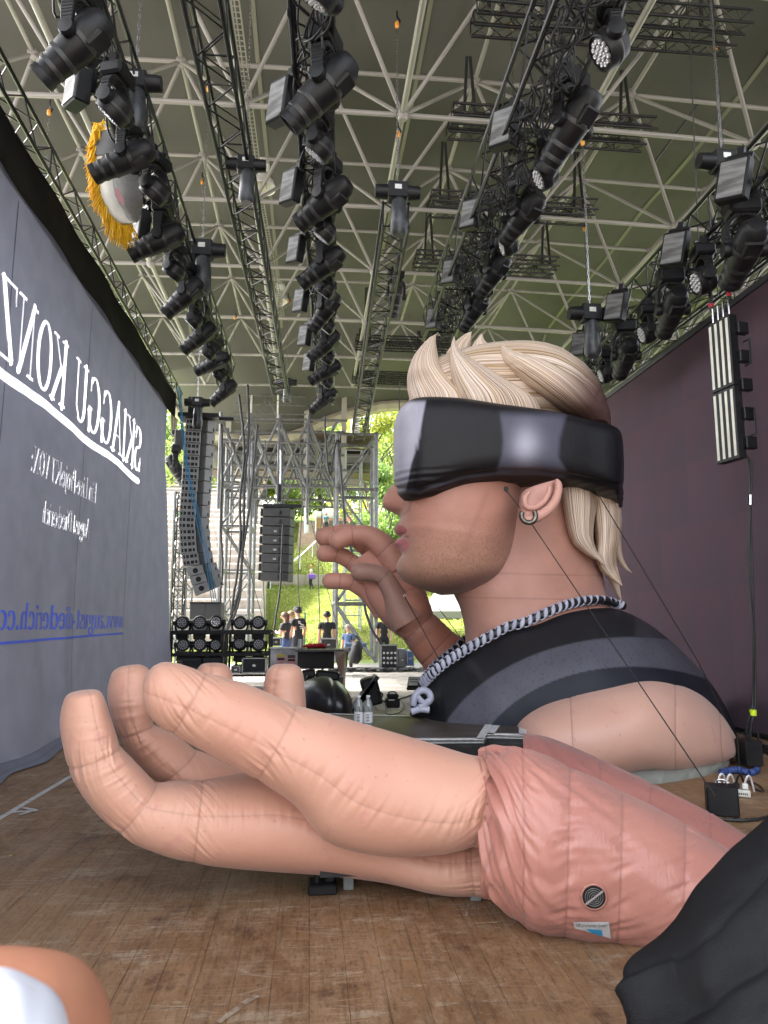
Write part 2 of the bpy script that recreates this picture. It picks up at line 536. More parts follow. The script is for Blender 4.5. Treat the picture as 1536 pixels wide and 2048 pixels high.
# grass blades on the slopes facing the stage: nobody could count them
def grass_patch(n, x0, x1, y0, y1, h, w, seed):
    rs = np.random.RandomState(seed)
    x, y = rs.uniform(x0, x1, n), rs.uniform(y0, y1, n)
    z = hillz(x, y) - .02
    a = rs.uniform(0, 6.28, n); hh = h * rs.uniform(.5, 1.3, n)
    dx, dy = np.cos(a) * w, np.sin(a) * w
    lean = rs.normal(0, .5, (n, 2)) * hh[:, None]
    p0 = np.stack([x - dx, y - dy, z], -1); p1 = np.stack([x + dx, y + dy, z], -1)
    p2 = np.stack([x + lean[:, 0], y + lean[:, 1], z + hh], -1)
    V = np.stack([p0, p1, p2], 1).reshape(-1, 3)
    return V
V = np.concatenate([grass_patch(90000, -9, 14, 28, 50.8, .13, .05, 3), grass_patch(60000, -12, 16, 54.6, 76, .2, .08, 4)])
go = mk('grass', V, np.arange(len(V), dtype=np.int32).reshape(-1, 3), grass_m, smooth=False)
tag(go, 'bright green grass growing on the slope beyond the stage', 'grass', kind='stuff')

# ---------------------------------------------------------------- stage boards
slab_m = mat('stage_substructure', (.05, .045, .04), .8)
wood_m = bpy.data.materials.new('stage_board'); MATS['stage_board'] = wood_m
wood_m.use_nodes = True
N, L = wood_m.node_tree.nodes, wood_m.node_tree.links
b = N['Principled BSDF']
geo = N.new('ShaderNodeNewGeometry'); oi = N.new('ShaderNodeObjectInfo')
def _noise(sc, det, stretch, rough=.6, off=None):
    mp = N.new('ShaderNodeMapping'); mp.inputs['Scale'].default_value = stretch
    L.new(geo.outputs['Position'], mp.inputs[0])
    n = N.new('ShaderNodeTexNoise'); n.inputs['Scale'].default_value = sc; n.inputs['Detail'].default_value = det; n.inputs['Roughness'].default_value = rough
    L.new(mp.outputs[0], n.inputs['Vector']); return n.outputs[0]
def _rng(x, a, b_, c=0, d=1):
    r = N.new('ShaderNodeMapRange'); r.inputs[1].default_value = a; r.inputs[2].default_value = b_; r.inputs[3].default_value = c; r.inputs[4].default_value = d
    L.new(x, r.inputs[0]); return r.outputs[0]
def _mix(f, a, b_, mode='MIX'):
    x = N.new('ShaderNodeMix'); x.data_type = 'RGBA'; x.blend_type = mode
    if hasattr(f, 'links'): L.new(f, x.inputs['Factor'])
    else: x.inputs['Factor'].default_value = f
    for k, q in (('A', a), ('B', b_)):
        if hasattr(q, 'links'): L.new(q, x.inputs[k])
        else: x.inputs[k].default_value = (*q, 1)
    return x.outputs['Result']
col = _mix(_rng(_noise(1.1, 5, (1, .7, 1)), .35, .62), (.15, .078, .036), (.275, .158, .078))
col = _mix(_rng(_noise(7, 9, (1, .6, 1), .8), .46, .60), col, (.29, .185, .105))       # scuffed, bare patches
col = _mix(_rng(_noise(2.3, 7, (1, 1, 1), .7), .56, .66, 0, .7), col, (.075, .030, .019))  # old red-brown stain
col = _mix(_rng(_noise(2.7, 9, (.6, 1.8, 1), .8), .56, .61, 0, .8), col, (.36, .28, .19))     # dry chalky scrapes
col = _mix(_rng(_noise(34, 6, (1, .06, 1)), .5, .75, 0, .55), col, (.028, .018, .012))    # grain along the board
col = _mix(_rng(_noise(55, 5, (1, .35, 1), .7), .52, .68, 0, .6), col, (.06, .034, .020))    # pores and fine dirt
col = _mix(_rng(_noise(90, 4, (1, .25, 1), .7), .60, .70, 0, .5), col, (.34, .25, .16))
# thin light scratches in many directions
for (rot, sc, lo, w) in ((.5, 7, .0, .012), (1.2, 5, .3, .008), (2.2, 6, .1, .010), (2.8, 4, .6, .014)):
    mp = N.new('ShaderNodeMapping'); mp.inputs['Rotation'].default_value = (0, 0, rot); mp.inputs['Scale'].default_value = (.45, 6, 1)
    L.new(geo.outputs['Position'], mp.inputs[0])
    vz = N.new('ShaderNodeTexVoronoi'); vz.feature = 'DISTANCE_TO_EDGE'; vz.inputs['Scale'].default_value = sc * .35; vz.inputs['Randomness'].default_value = 1
    L.new(mp.outputs[0], vz.inputs['Vector'])
    line = _rng(vz.outputs['Distance'], 0, w * 1.6, 1, 0)
    gate = _rng(_noise(1.9 + lo, 3, (1, 1, 1)), .52, .60)
    mm = N.new('ShaderNodeMath'); mm.operation = 'MULTIPLY'; L.new(line, mm.inputs[0]); L.new(gate, mm.inputs[1])
    m2 = N.new('ShaderNodeMath'); m2.operation = 'MULTIPLY'; L.new(mm.outputs[0], m2.inputs[0]); m2.inputs[1].default_value = .6
    col = _mix(m2.outputs[0], col, (.36, .29, .21))
hs = N.new('ShaderNodeHueSaturation'); L.new(_rng(oi.outputs['Random'], 0, 1, .93, 1.07), hs.inputs['Value']); L.new(col, hs.inputs['Color'])
L.new(hs.outputs[0], b.inputs['Base Color'])
L.new(_rng(_noise(3, 6, (1, .5, 1)), .3, .7, .38, .62), b.inputs['Roughness'])
b.inputs['Specular IOR Level'].default_value = .4
bp = N.new('ShaderNodeBump'); bp.inputs['Strength'].default_value = .35; bp.inputs['Distance'].default_value = .004
L.new(_noise(30, 6, (1, .15, 1)), bp.inputs['Height']); L.new(bp.outputs[0], b.inputs['Normal'])

floor = mk('stage_floor', *(lambda m: (np.concatenate(m.v), m.f))(MB().box((3, 10.2, -.13), (26, 26.8, .2))), slab_m, smooth=False)
tag(floor, kind='structure')
PW = .166
plank_me = {}
def plank_mesh(w, l):
    k = (round(w, 3), round(l, 2))
    if k not in plank_me:
        o = MB().box((0, 0, -.0145), (w, l, .029), bev=.0011).build('plank', wood_m, local=True)
        plank_me[k] = o.data; bpy.data.objects.remove(o)
    return plank_me[k]
nb = int((6.5 + 3.6) / PW)
for q in range(nb):
    x = -3.55 + q * PW
    y, k = -1.2 + (q * 37 % 11) * .36, 0
    y0 = -1.2
    cuts = [y0] + [c for c in (y + 2.0, y + 6.2, y + 10.0) if c < 12.6] + [12.9]
    for a_, b_ in zip(cuts[:-1], cuts[1:]):
        if b_ - a_ < .3: continue
        inst(plank_mesh(PW - .0014, b_ - a_ - .003), 'plank', floor, (x, (a_ + b_) / 2, RNG.uniform(-.0010, .0008)))
# paving behind the boards
pav_me = MB().box((0, 0, -.015), (.985, .985, .03), bev=.006).build('paving_slab', conc_m, local=True)
pav_d = pav_me.data; bpy.data.objects.remove(pav_me)
for a_ in range(11):
    for b_ in range(11):
        inst(pav_d, 'paving_slab', floor, (-3.3 + a_, 13.43 + b_, RNG.uniform(-.004, .002)))

# painted line and arrow on the boards: tape strips 3 mm above the wood
tape_m = mat('floor_tape', (.50, .50, .49), .6, 0, (.25, .23, .20), 14, lo=.5, hi=.75)
ln = thing('tape_marking', 'worn white tape line with an arrow on the boards beside the curtain', 'tape marking', P(60, 1600, Z=0))
def strip(name, a, b_, w, parent, z=.003, m=tape_m):
    a, b_ = np.array(a, float), np.array(b_, float); d = (b_ - a) / np.linalg.norm(b_ - a); n = np.array([-d[1], d[0], 0]) * w / 2
    n_ = 14; pts = []
    for t in np.linspace(0, 1, n_):
        c = a + (b_ - a) * t; c[2] = z; k = RNG.normal(0, w * .03); pts += [c + n * (1 + k), c - n * (1 + k)]
    return mk(name, pts, [(2 * q, 2 * q + 1, 2 * q + 3, 2 * q + 2) for q in range(n_ - 1)], m, parent, smooth=False)
strip('line', P(-90, 1690, Z=0), P(150, 1548, Z=0), .055, ln)
strip('arrow_shaft', P(24, 1625, Z=0), P(74, 1622, Z=0), .05, ln, .0045)
strip('arrow_head', P(43, 1616, Z=0), P(74, 1622, Z=0), .04, ln, .006)
strip('arrow_head', P(38, 1631, Z=0), P(74, 1622, Z=0), .04, ln, .0075)
sp = strip('tape_scrap', P(18, 1711, Z=0), P(24, 1711, Z=0), .02, None, .003, mat('yellow_tape', (.6, .5, .1), .6)); tag(sp, 'tiny square of yellow tape on the boards at far left', 'tape scrap')
# chalk scribbles beneath the giant wrist
chalk_m = mat('chalk', (.42, .38, .33), .9, 0, (.15, .11, .08), 60, lo=.35, hi=.6)
ch = thing('chalk_marks', 'white chalk scribbles on the boards under the giant wrist', 'chalk mark', P(950, 1822, Z=0))
for (a_, b_) in (((905, 1822), (995, 1812)), ((915, 1832), (990, 1828)), ((938, 1804), (932, 1834)), ((978, 1806), (996, 1830)), ((955, 1808), (958, 1826)), ((892, 1812), (925, 1810))):
    strip('chalk_stroke', P(*a_, Z=0), P(*b_, Z=0), .008, ch, .003, chalk_m)
cg = MB().tube([P(1017, 1823, Z=.006), P(1024, 1823, Z=.006)], .004, 8).build('cigarette_end', WHITE)
tag(cg, 'small cigarette end on the boards near the chalk scribbles', 'cigarette end')
MB().tube([P(1024, 1823, Z=.006), P(1028, 1823, Z=.006)], .0042, 8).build('filter', mat('filter_tan', (.6, .3, .1), .8), cg)
# pale tape scrap bottom
t2 = thing('tape_marking', 'faded pale tape strip on the boards at the bottom edge', 'tape marking', P(475, 2025, Z=0))
strip('line', P(436, 2046, Z=0), P(478, 2016, Z=0), .03, t2, .003, mat('old_tape', (.34, .27, .19), .8, 0, (.2, .14, .09), 30))
strip('line', P(486, 2008, Z=0), P(515, 1992, Z=0), .03, t2, .003, MATS['old_tape'])
# long dry scratches across the boards
scr_m = mat('scratch', (.27, .21, .15), .9, 0, (.12, .08, .05), 50, lo=.35, hi=.6)
for (pts) in (((485, 1955), (520, 1927), (552, 1895), (566, 1870)), ((220, 2030), (330, 2018), (450, 2014), (580, 2018)), ((900, 2010), (1010, 2006), (1110, 2014)),
              ((905, 1978), (940, 2010), (960, 2048)), ((1090, 1880), (1190, 1960), (1248, 1990)), ((310, 1765), (345, 1762), (372, 1758))):
    V = []
    q = np.array([P(*p_, Z=0) for p_ in pts]); t = np.linspace(0, len(pts) - 1, 30); q = crom(q, t)
    for k_, c_ in enumerate(q):
        d_ = q[min(k_ + 1, 29)] - q[max(k_ - 1, 0)]; n_ = np.array([-d_[1], d_[0], 0]); n_ /= np.linalg.norm(n_)
        w_ = RNG.uniform(.0006, .0024); V += [c_ + n_ * w_ + (0, 0, .0022), c_ - n_ * w_ + (0, 0, .0022)]
    o = mk('scratch', V, [(2 * k_, 2 * k_ + 1, 2 * k_ + 3, 2 * k_ + 2) for k_ in range(29)], scr_m, floor, smooth=False)

# ---------------------------------------------------------------- roof membrane and space frame
LX = [ -7.45, -4.44, -1.42, 1.63, 5.2, 8.8, 12.4, 16.0]
UX = [(a + b_) / 2 + .04 for a, b_ in zip(LX[:-1], LX[1:])]
LY = [6.05, 9.35, 12.65, 15.85, 19.05, 22.5, 25.9, 29.4]
UY = [(a + b_) / 2 for a, b_ in zip(LY[:-1], LY[1:])]
ZL = lambda x, y: 11.2 - .004 * (x - 2) ** 2 * .5
ZU = lambda x, y: 13.36 - .004 * (x - 2) ** 2 * .5
memb_m = bpy.data.materials.new('roof_fabric'); MATS['roof_fabric'] = memb_m
memb_m.use_nodes = True
N, L = memb_m.node_tree.nodes, memb_m.node_tree.links
b = N['Principled BSDF']
geo = N.new('ShaderNodeNewGeometry')
col = _mix(_rng(_noise(.16, 2, (1, 1, 1)), .38, .62), (.064, .061, .060), (.108, .103, .102))
col = _mix(_rng(_noise(3, 6, (1, .2, 1)), .55, .8, 0, .35), col, (.05, .048, .04))
L.new(col, b.inputs['Base Color']); b.inputs['Roughness'].default_value = .55; b.inputs['Specular IOR Level'].default_value = .15
tr = N.new('ShaderNodeBsdfTranslucent'); ms = N.new('ShaderNodeMixShader'); ms.inputs[0].default_value = .10
L.new(col, tr.inputs[0]); L.new(b.outputs[0], ms.inputs[1]); L.new(tr.outputs[0], ms.inputs[2])
L.new(ms.outputs[0], N['Material Output'].inputs['Surface'])
def roofz(x, y):
    z = 14.6 - .012 * (x - 2) ** 2
    z = z + .22 * np.abs(np.sin((x + .2) * np.pi / 7.2)) - .15 * np.abs(np.sin(y * np.pi / 6.6))
    z = z - np.clip(y - 29, 0, 10) ** 1.5 * .55 - np.clip(-2 - y, 0, 10) ** 1.4 * .2
    return z
# scalloped rear edge measured in the photograph
ex_px = np.array([-900, -300, 60, 200, 333, 375, 430, 500, 560, 600, 650, 700, 760, 800, 860, 1000, 1200, 1500, 2200])
ex_py = np.array([820, 700, 720, 750, 792, 835, 868, 878, 874, 862, 838, 820, 807, 804, 806, 830, 860, 800, 700])
nx_, ny_ = 150, 76
XX = np.linspace(-8.8, 15, nx_)
rows_ = []
for y in np.concatenate([np.linspace(-1.5, 31, 42)]):
    rows_.append(np.stack([XX, np.full(nx_, y), roofz(XX, y)], -1))
last = rows_[-1]
pxs = PX(last)[:, 0]
edge = np.array([P(a_, np.interp(a_, ex_px, ex_py), Y=35.0) for a_ in pxs])
for t in np.linspace(0, 1, 14)[1:]:
    c = last * (1 - t) + edge * t; c[:, 2] += .9 * np.sin(np.pi * t) * .3
    rows_.append(c)
V = np.array(rows_); a_, b_ = V.shape[:2]
i, j = np.meshgrid(np.arange(a_ - 1), np.arange(b_ - 1), indexing='ij')
F = np.stack([i * b_ + j, i * b_ + j + 1, (i + 1) * b_ + j + 1, (i + 1) * b_ + j], -1).reshape(-1, 4)
roof = mk('roof_membrane', V, F, memb_m)
sm = roof.modifiers.new('thickness', 'SOLIDIFY'); sm.thickness = .012
tag(roof, 'dark olive fabric roof stretched over the whole stage', 'roof')
edge_m = mat('roof_edge_beam', (.42, .38, .30), .6, 0, (.33, .30, .24), 3)
mb = MB(); mb.tube(edge[::2] + np.array([0, .1, -.1]), .33, 8); mb.build('edge_beam', edge_m, roof)
# seams of the fabric
sm_m = mat('roof_seam', (.15, .145, .12), .5)
for xx in (-9, -5.2, -1.4, 2.4, 6.2, 10, 13.8):
    V = []
    for y in np.linspace(-5, 30, 40):
        w = .05
        V += [(xx - w, y, roofz(xx - w, y) - .03), (xx + w, y, roofz(xx + w, y) - .03)]
    mk('fabric_seam', V, [(2 * k, 2 * k + 1, 2 * k + 3, 2 * k + 2) for k in range(39)], sm_m, roof, smooth=False)

frame = thing('roof_space_frame', 'pale steel tube space frame carrying the fabric roof', 'space frame', (0, 12, 11))
tube_o = MB().tube([(0, 0, 0), (0, 0, .06), (0, 0, .94), (0, 0, 1)], [.45, 1, 1, .45], 12).build('tube', WTUBE, local=True)
tube_me = tube_o.data; bpy.data.objects.remove(tube_o)
node_o = MB().lathe([(0, -1), (.6, -.8), (1, -.2), (1, .2), (.6, .8), (0, 1)], n=12).build('node_ball', WTUBE, local=True)
node_me = node_o.data; bpy.data.objects.remove(node_o)
fb = np.array((0, 12, 11.0))
def rod(mesh, name, parent, base, a, b_, r):
    a, b_ = Vector(a), Vector(b_)
    d = b_ - a
    return inst(mesh, name, parent, Vector(a) - Vector(base), quat=d.to_track_quat('Z', 'Y'), scale=(r, r, d.length))
tubes = []
L_ = {(i_, j_): (x, y, ZL(x, y)) for i_, x in enumerate(LX) for j_, y in enumerate(LY)}
U_ = {(i_, j_): (x, y, ZU(x, y)) for i_, x in enumerate(UX) for j_, y in enumerate(UY)}
for (i_, j_), p in L_.items():
    if (i_ + 1, j_) in L_: tubes.append((p, L_[(i_ + 1, j_)], .05))
    if (i_, j_ + 1) in L_: tubes.append((p, L_[(i_, j_ + 1)], .056))
    for di in (0, -1):
        for dj in (0, -1):
            if (i_ + di, j_ + dj) in U_: tubes.append((p, U_[(i_ + di, j_ + dj)], .041))
for (i_, j_), p in U_.items():
    if (i_ + 1, j_) in U_: tubes.append((p, U_[(i_ + 1, j_)], .048))
    if (i_, j_ + 1) in U_: tubes.append((p, U_[(i_, j_ + 1)], .048))
def infr(a, b_):
    m = (np.array(a) + np.array(b_)) / 2; q = PX(m[None])[0]; d = np.linalg.norm(m - _C)
    return (0 if (-250 < q[0] < 1800 and q[1] > -250 and m[1] > 2) else 100) + d
tubes.sort(key=lambda t: infr(t[0], t[1]))
for (a, b_, r) in tubes[:230]:
    rod(tube_me, 'tube', frame, fb, a, b_, r)
mb = MB()
for (a, b_, r) in tubes[230:]: mb.tube([a, b_], r, 6)
o = mb.build('far_tubes', WTUBE, frame); o['kind'] = 'stuff'
nodes = sorted(list(L_.values()) + list(U_.values()), key=lambda p: infr(p, p))
for p in nodes[:70]:
    inst(node_me, 'node_ball', frame, Vector(p) - Vector(fb), scale=(.13, .13, .13))

# two tall masts of the tent
col_m = mat('mast_paint', (.36, .33, .30), .5, 0, (.28, .26, .23), 2)
for (px_, y_, r_, ztop, lab, zb) in ((718, 37.0, .26, 22, 'thick pale round mast rising through the roof behind the stage', 0),):
    p = P(px_ - 8, 600, Y=y_)
    t = thing('mast', lab, 'mast', (p[0], y_, 0))
    MB().tube([(p[0], y_, 9.0), (p[0] + .1, y_, 16.5)], [r_, r_ * .8], 20).build('upper_shaft', col_m, t)
    MB().box((p[0], y_, 8.6), (1.0, .6, .7)).build('foot_plate', col_m, t)
    MB().tube([(p[0], y_, 8.9), (p[0], y_, 9.2)], r_ * 1.12, 20).build('collar', col_m, t)

# ---------------------------------------------------------------- curtain on the left with the mirrored lettering
CX = -3.30
curt_m = mat('curtain_cloth', (.185, .192, .245), .8, 0, (.155, .162, .21), 2.5, bump=.08, bscale=60, translucent=.035)
def cx(y, z):
    """folds of the cloth: almost flat at the top, deeper towards the hem, sweeping into the stage at the floor"""
    y = np.asarray(y, float); z = np.asarray(z, float)
    k = np.clip(1 - z / 6.5, 0, 1)
    a = .004 + .018 * k ** 2.2
    f = a * (1.3 * np.sin(y * 3.1 + 1.2 * np.sin(y * 1.3) + .25 * z) + .5 * np.sin(y * 7.3 + 2 + .5 * z) + .16 * np.sin(y * 19 + z) * np.clip((y - 9) / 3, .2, 1))
    flare = .17 * np.clip(1 - z / 1.5, 0, 1) ** 2.2
    tail = -.35 * np.clip((y - 16.3) / 1.1, 0, 1) ** 1.5 + .3 * np.clip((y - 14.8) / 1.6, 0, 1) * np.clip(1 - z / 5, 0, 1) ** .7
    return CX + f + flare * (.7 + .3 * np.sin(y * 2.1)) + tail
ys = np.concatenate([np.linspace(1, 5, 20), np.linspace(5.01, 15.0, 640), np.linspace(15.04, 17.4, 90)]); zs = np.concatenate([np.linspace(.012, 1.0, 36), np.linspace(1.02, 5.6, 190), np.linspace(5.65, 6.8, 14)])
Y_, Z_ = np.meshgrid(ys, zs, indexing='ij')
V = np.stack([cx(Y_, Z_), Y_, Z_ + 0 * Y_], -1); a_, b_ = V.shape[:2]
i, j = np.meshgrid(np.arange(a_ - 1), np.arange(b_ - 1), indexing='ij')
F = np.stack([i * b_ + j, (i + 1) * b_ + j, (i + 1) * b_ + j + 1, i * b_ + j + 1], -1).reshape(-1, 4)
curt = thing('curtain', 'grey blue stage curtain with mirrored white lettering hanging on the left', 'curtain', (CX, 8.6, 0))
cl = mk('cloth', V, F, curt_m, curt); INKMASK = np.zeros(Y_.shape)
def soak(pts, hw):
    """the print goes through the cloth: mark the weave behind a stroke"""
    for k in range(len(pts) - 1):
        a, b_ = np.array(pts[k]), np.array(pts[k + 1]); w = max(hw[k], hw[k + 1]) + .03
        iy = slice(*np.searchsorted(ys, [min(a[0], b_[0]) - w, max(a[0], b_[0]) + w])); iz = slice(*np.searchsorted(zs, [min(a[1], b_[1]) - w, max(a[1], b_[1]) + w]))
        q = np.stack([Y_[iy, iz], Z_[iy, iz]], -1)
        if q.size == 0: continue
        d = b_ - a; t = np.clip(((q - a) @ d) / (d @ d + 1e-9), 0, 1); ds = np.linalg.norm(q - a - t[..., None] * d, axis=-1)
        h = hw[k] * (1 - t) + hw[k + 1] * t
        INKMASK[iy, iz] = np.maximum(INKMASK[iy, iz], np.clip((h - .007 - ds) / .02 + .5, 0, 1))
# pooled hem on the floor
hem = np.linspace(1, 16.6, 270)
V = []
nr = 22
for y in hem:
    for k in range(nr):
        t = k / (nr - 1)
        x = cx(y, .012) - .04 + t * (.25 + .06 * np.sin(y * 1.7) + .03 * np.sin(y * 5.2))
        z = .014 + (.085 * np.sin(np.pi * t) ** 1.0 * (.45 + .55 * np.sin(y * 1.3 + 9 * t + 1.2 * np.sin(y * .9)) ** 2) + .02 * np.abs(np.sin(14 * t + y * .6))) * np.sin(np.pi * min(1, t * 1.02)) ** .5
        V.append((x, y, max(z, .012)))
i, j = np.meshgrid(np.arange(len(hem) - 1), np.arange(nr - 1), indexing='ij')
F = np.stack([i * nr + j, (i + 1) * nr + j, (i + 1) * nr + j + 1, i * nr + j + 1], -1).reshape(-1, 4)
mk('pooled_hem', V, F, curt_m, curt)
# dark header band
hd_m = mat('header_cloth', (.009, .0085, .008), .9, 0, (.016, .0145, .012), 2, spec=.1)
V = []
hy = np.linspace(1, 17.0, 120)
for y in hy:
    for z in (6.26, 6.45, 6.65, 6.82):
        V.append((CX + .05 + .02 * np.sin(y * 3 + z), y, z - .03 * np.sin((y * .75) % 1 * np.pi) * (z < 6.2)))
i, j = np.meshgrid(np.arange(119), np.arange(3), indexing='ij')
F = np.stack([i * 4 + j, (i + 1) * 4 + j, (i + 1) * 4 + j + 1, i * 4 + j + 1], -1).reshape(-1, 4)
h = mk('header', V, F, hd_m, curt); sm = h.modifiers.new('thickness', 'SOLIDIFY'); sm.thickness = .006
seam_m = mat('curtain_seam', (.03, .03, .04), .8)
def clothline(y0, z0, z1, w, m, name, par, off=.004, wob=.0):
    V = []
    zz = np.linspace(z0, z1, 70)
    for z in zz:
        for dy in (-w / 2, w / 2):
            y = y0 + dy + wob * np.sin(z * 2)
            V.append((float(cx(y, z)) + off, y, z))
    return mk(name, V, [(2 * q, 2 * q + 1, 2 * q + 3, 2 * q + 2) for q in range(69)], m, par, smooth=True)
for y0 in (5.3, 7.87, 10.65, 13.4):
    clothline(y0, .1, 6.2, .015, seam_m, 'seam', curt, wob=.015)

# lettering: ribbon strokes, thick verticals and hairline horizontals, slab serifs; printed flat on the cloth
INK_W = mat('white_print', (.93, .93, .97), .7, translucent=.30)
INK_B = mat('blue_print', (.10, .17, .95), .7, translucent=.10)
def arc(cx_, cy_, rx, ry, a0, a1, n=22):
    t = np.radians(np.linspace(a0, a1, n)); return [(cx_ + rx * math.cos(q), cy_ + ry * math.sin(q)) for q in t]
TK, TN = .135, .048
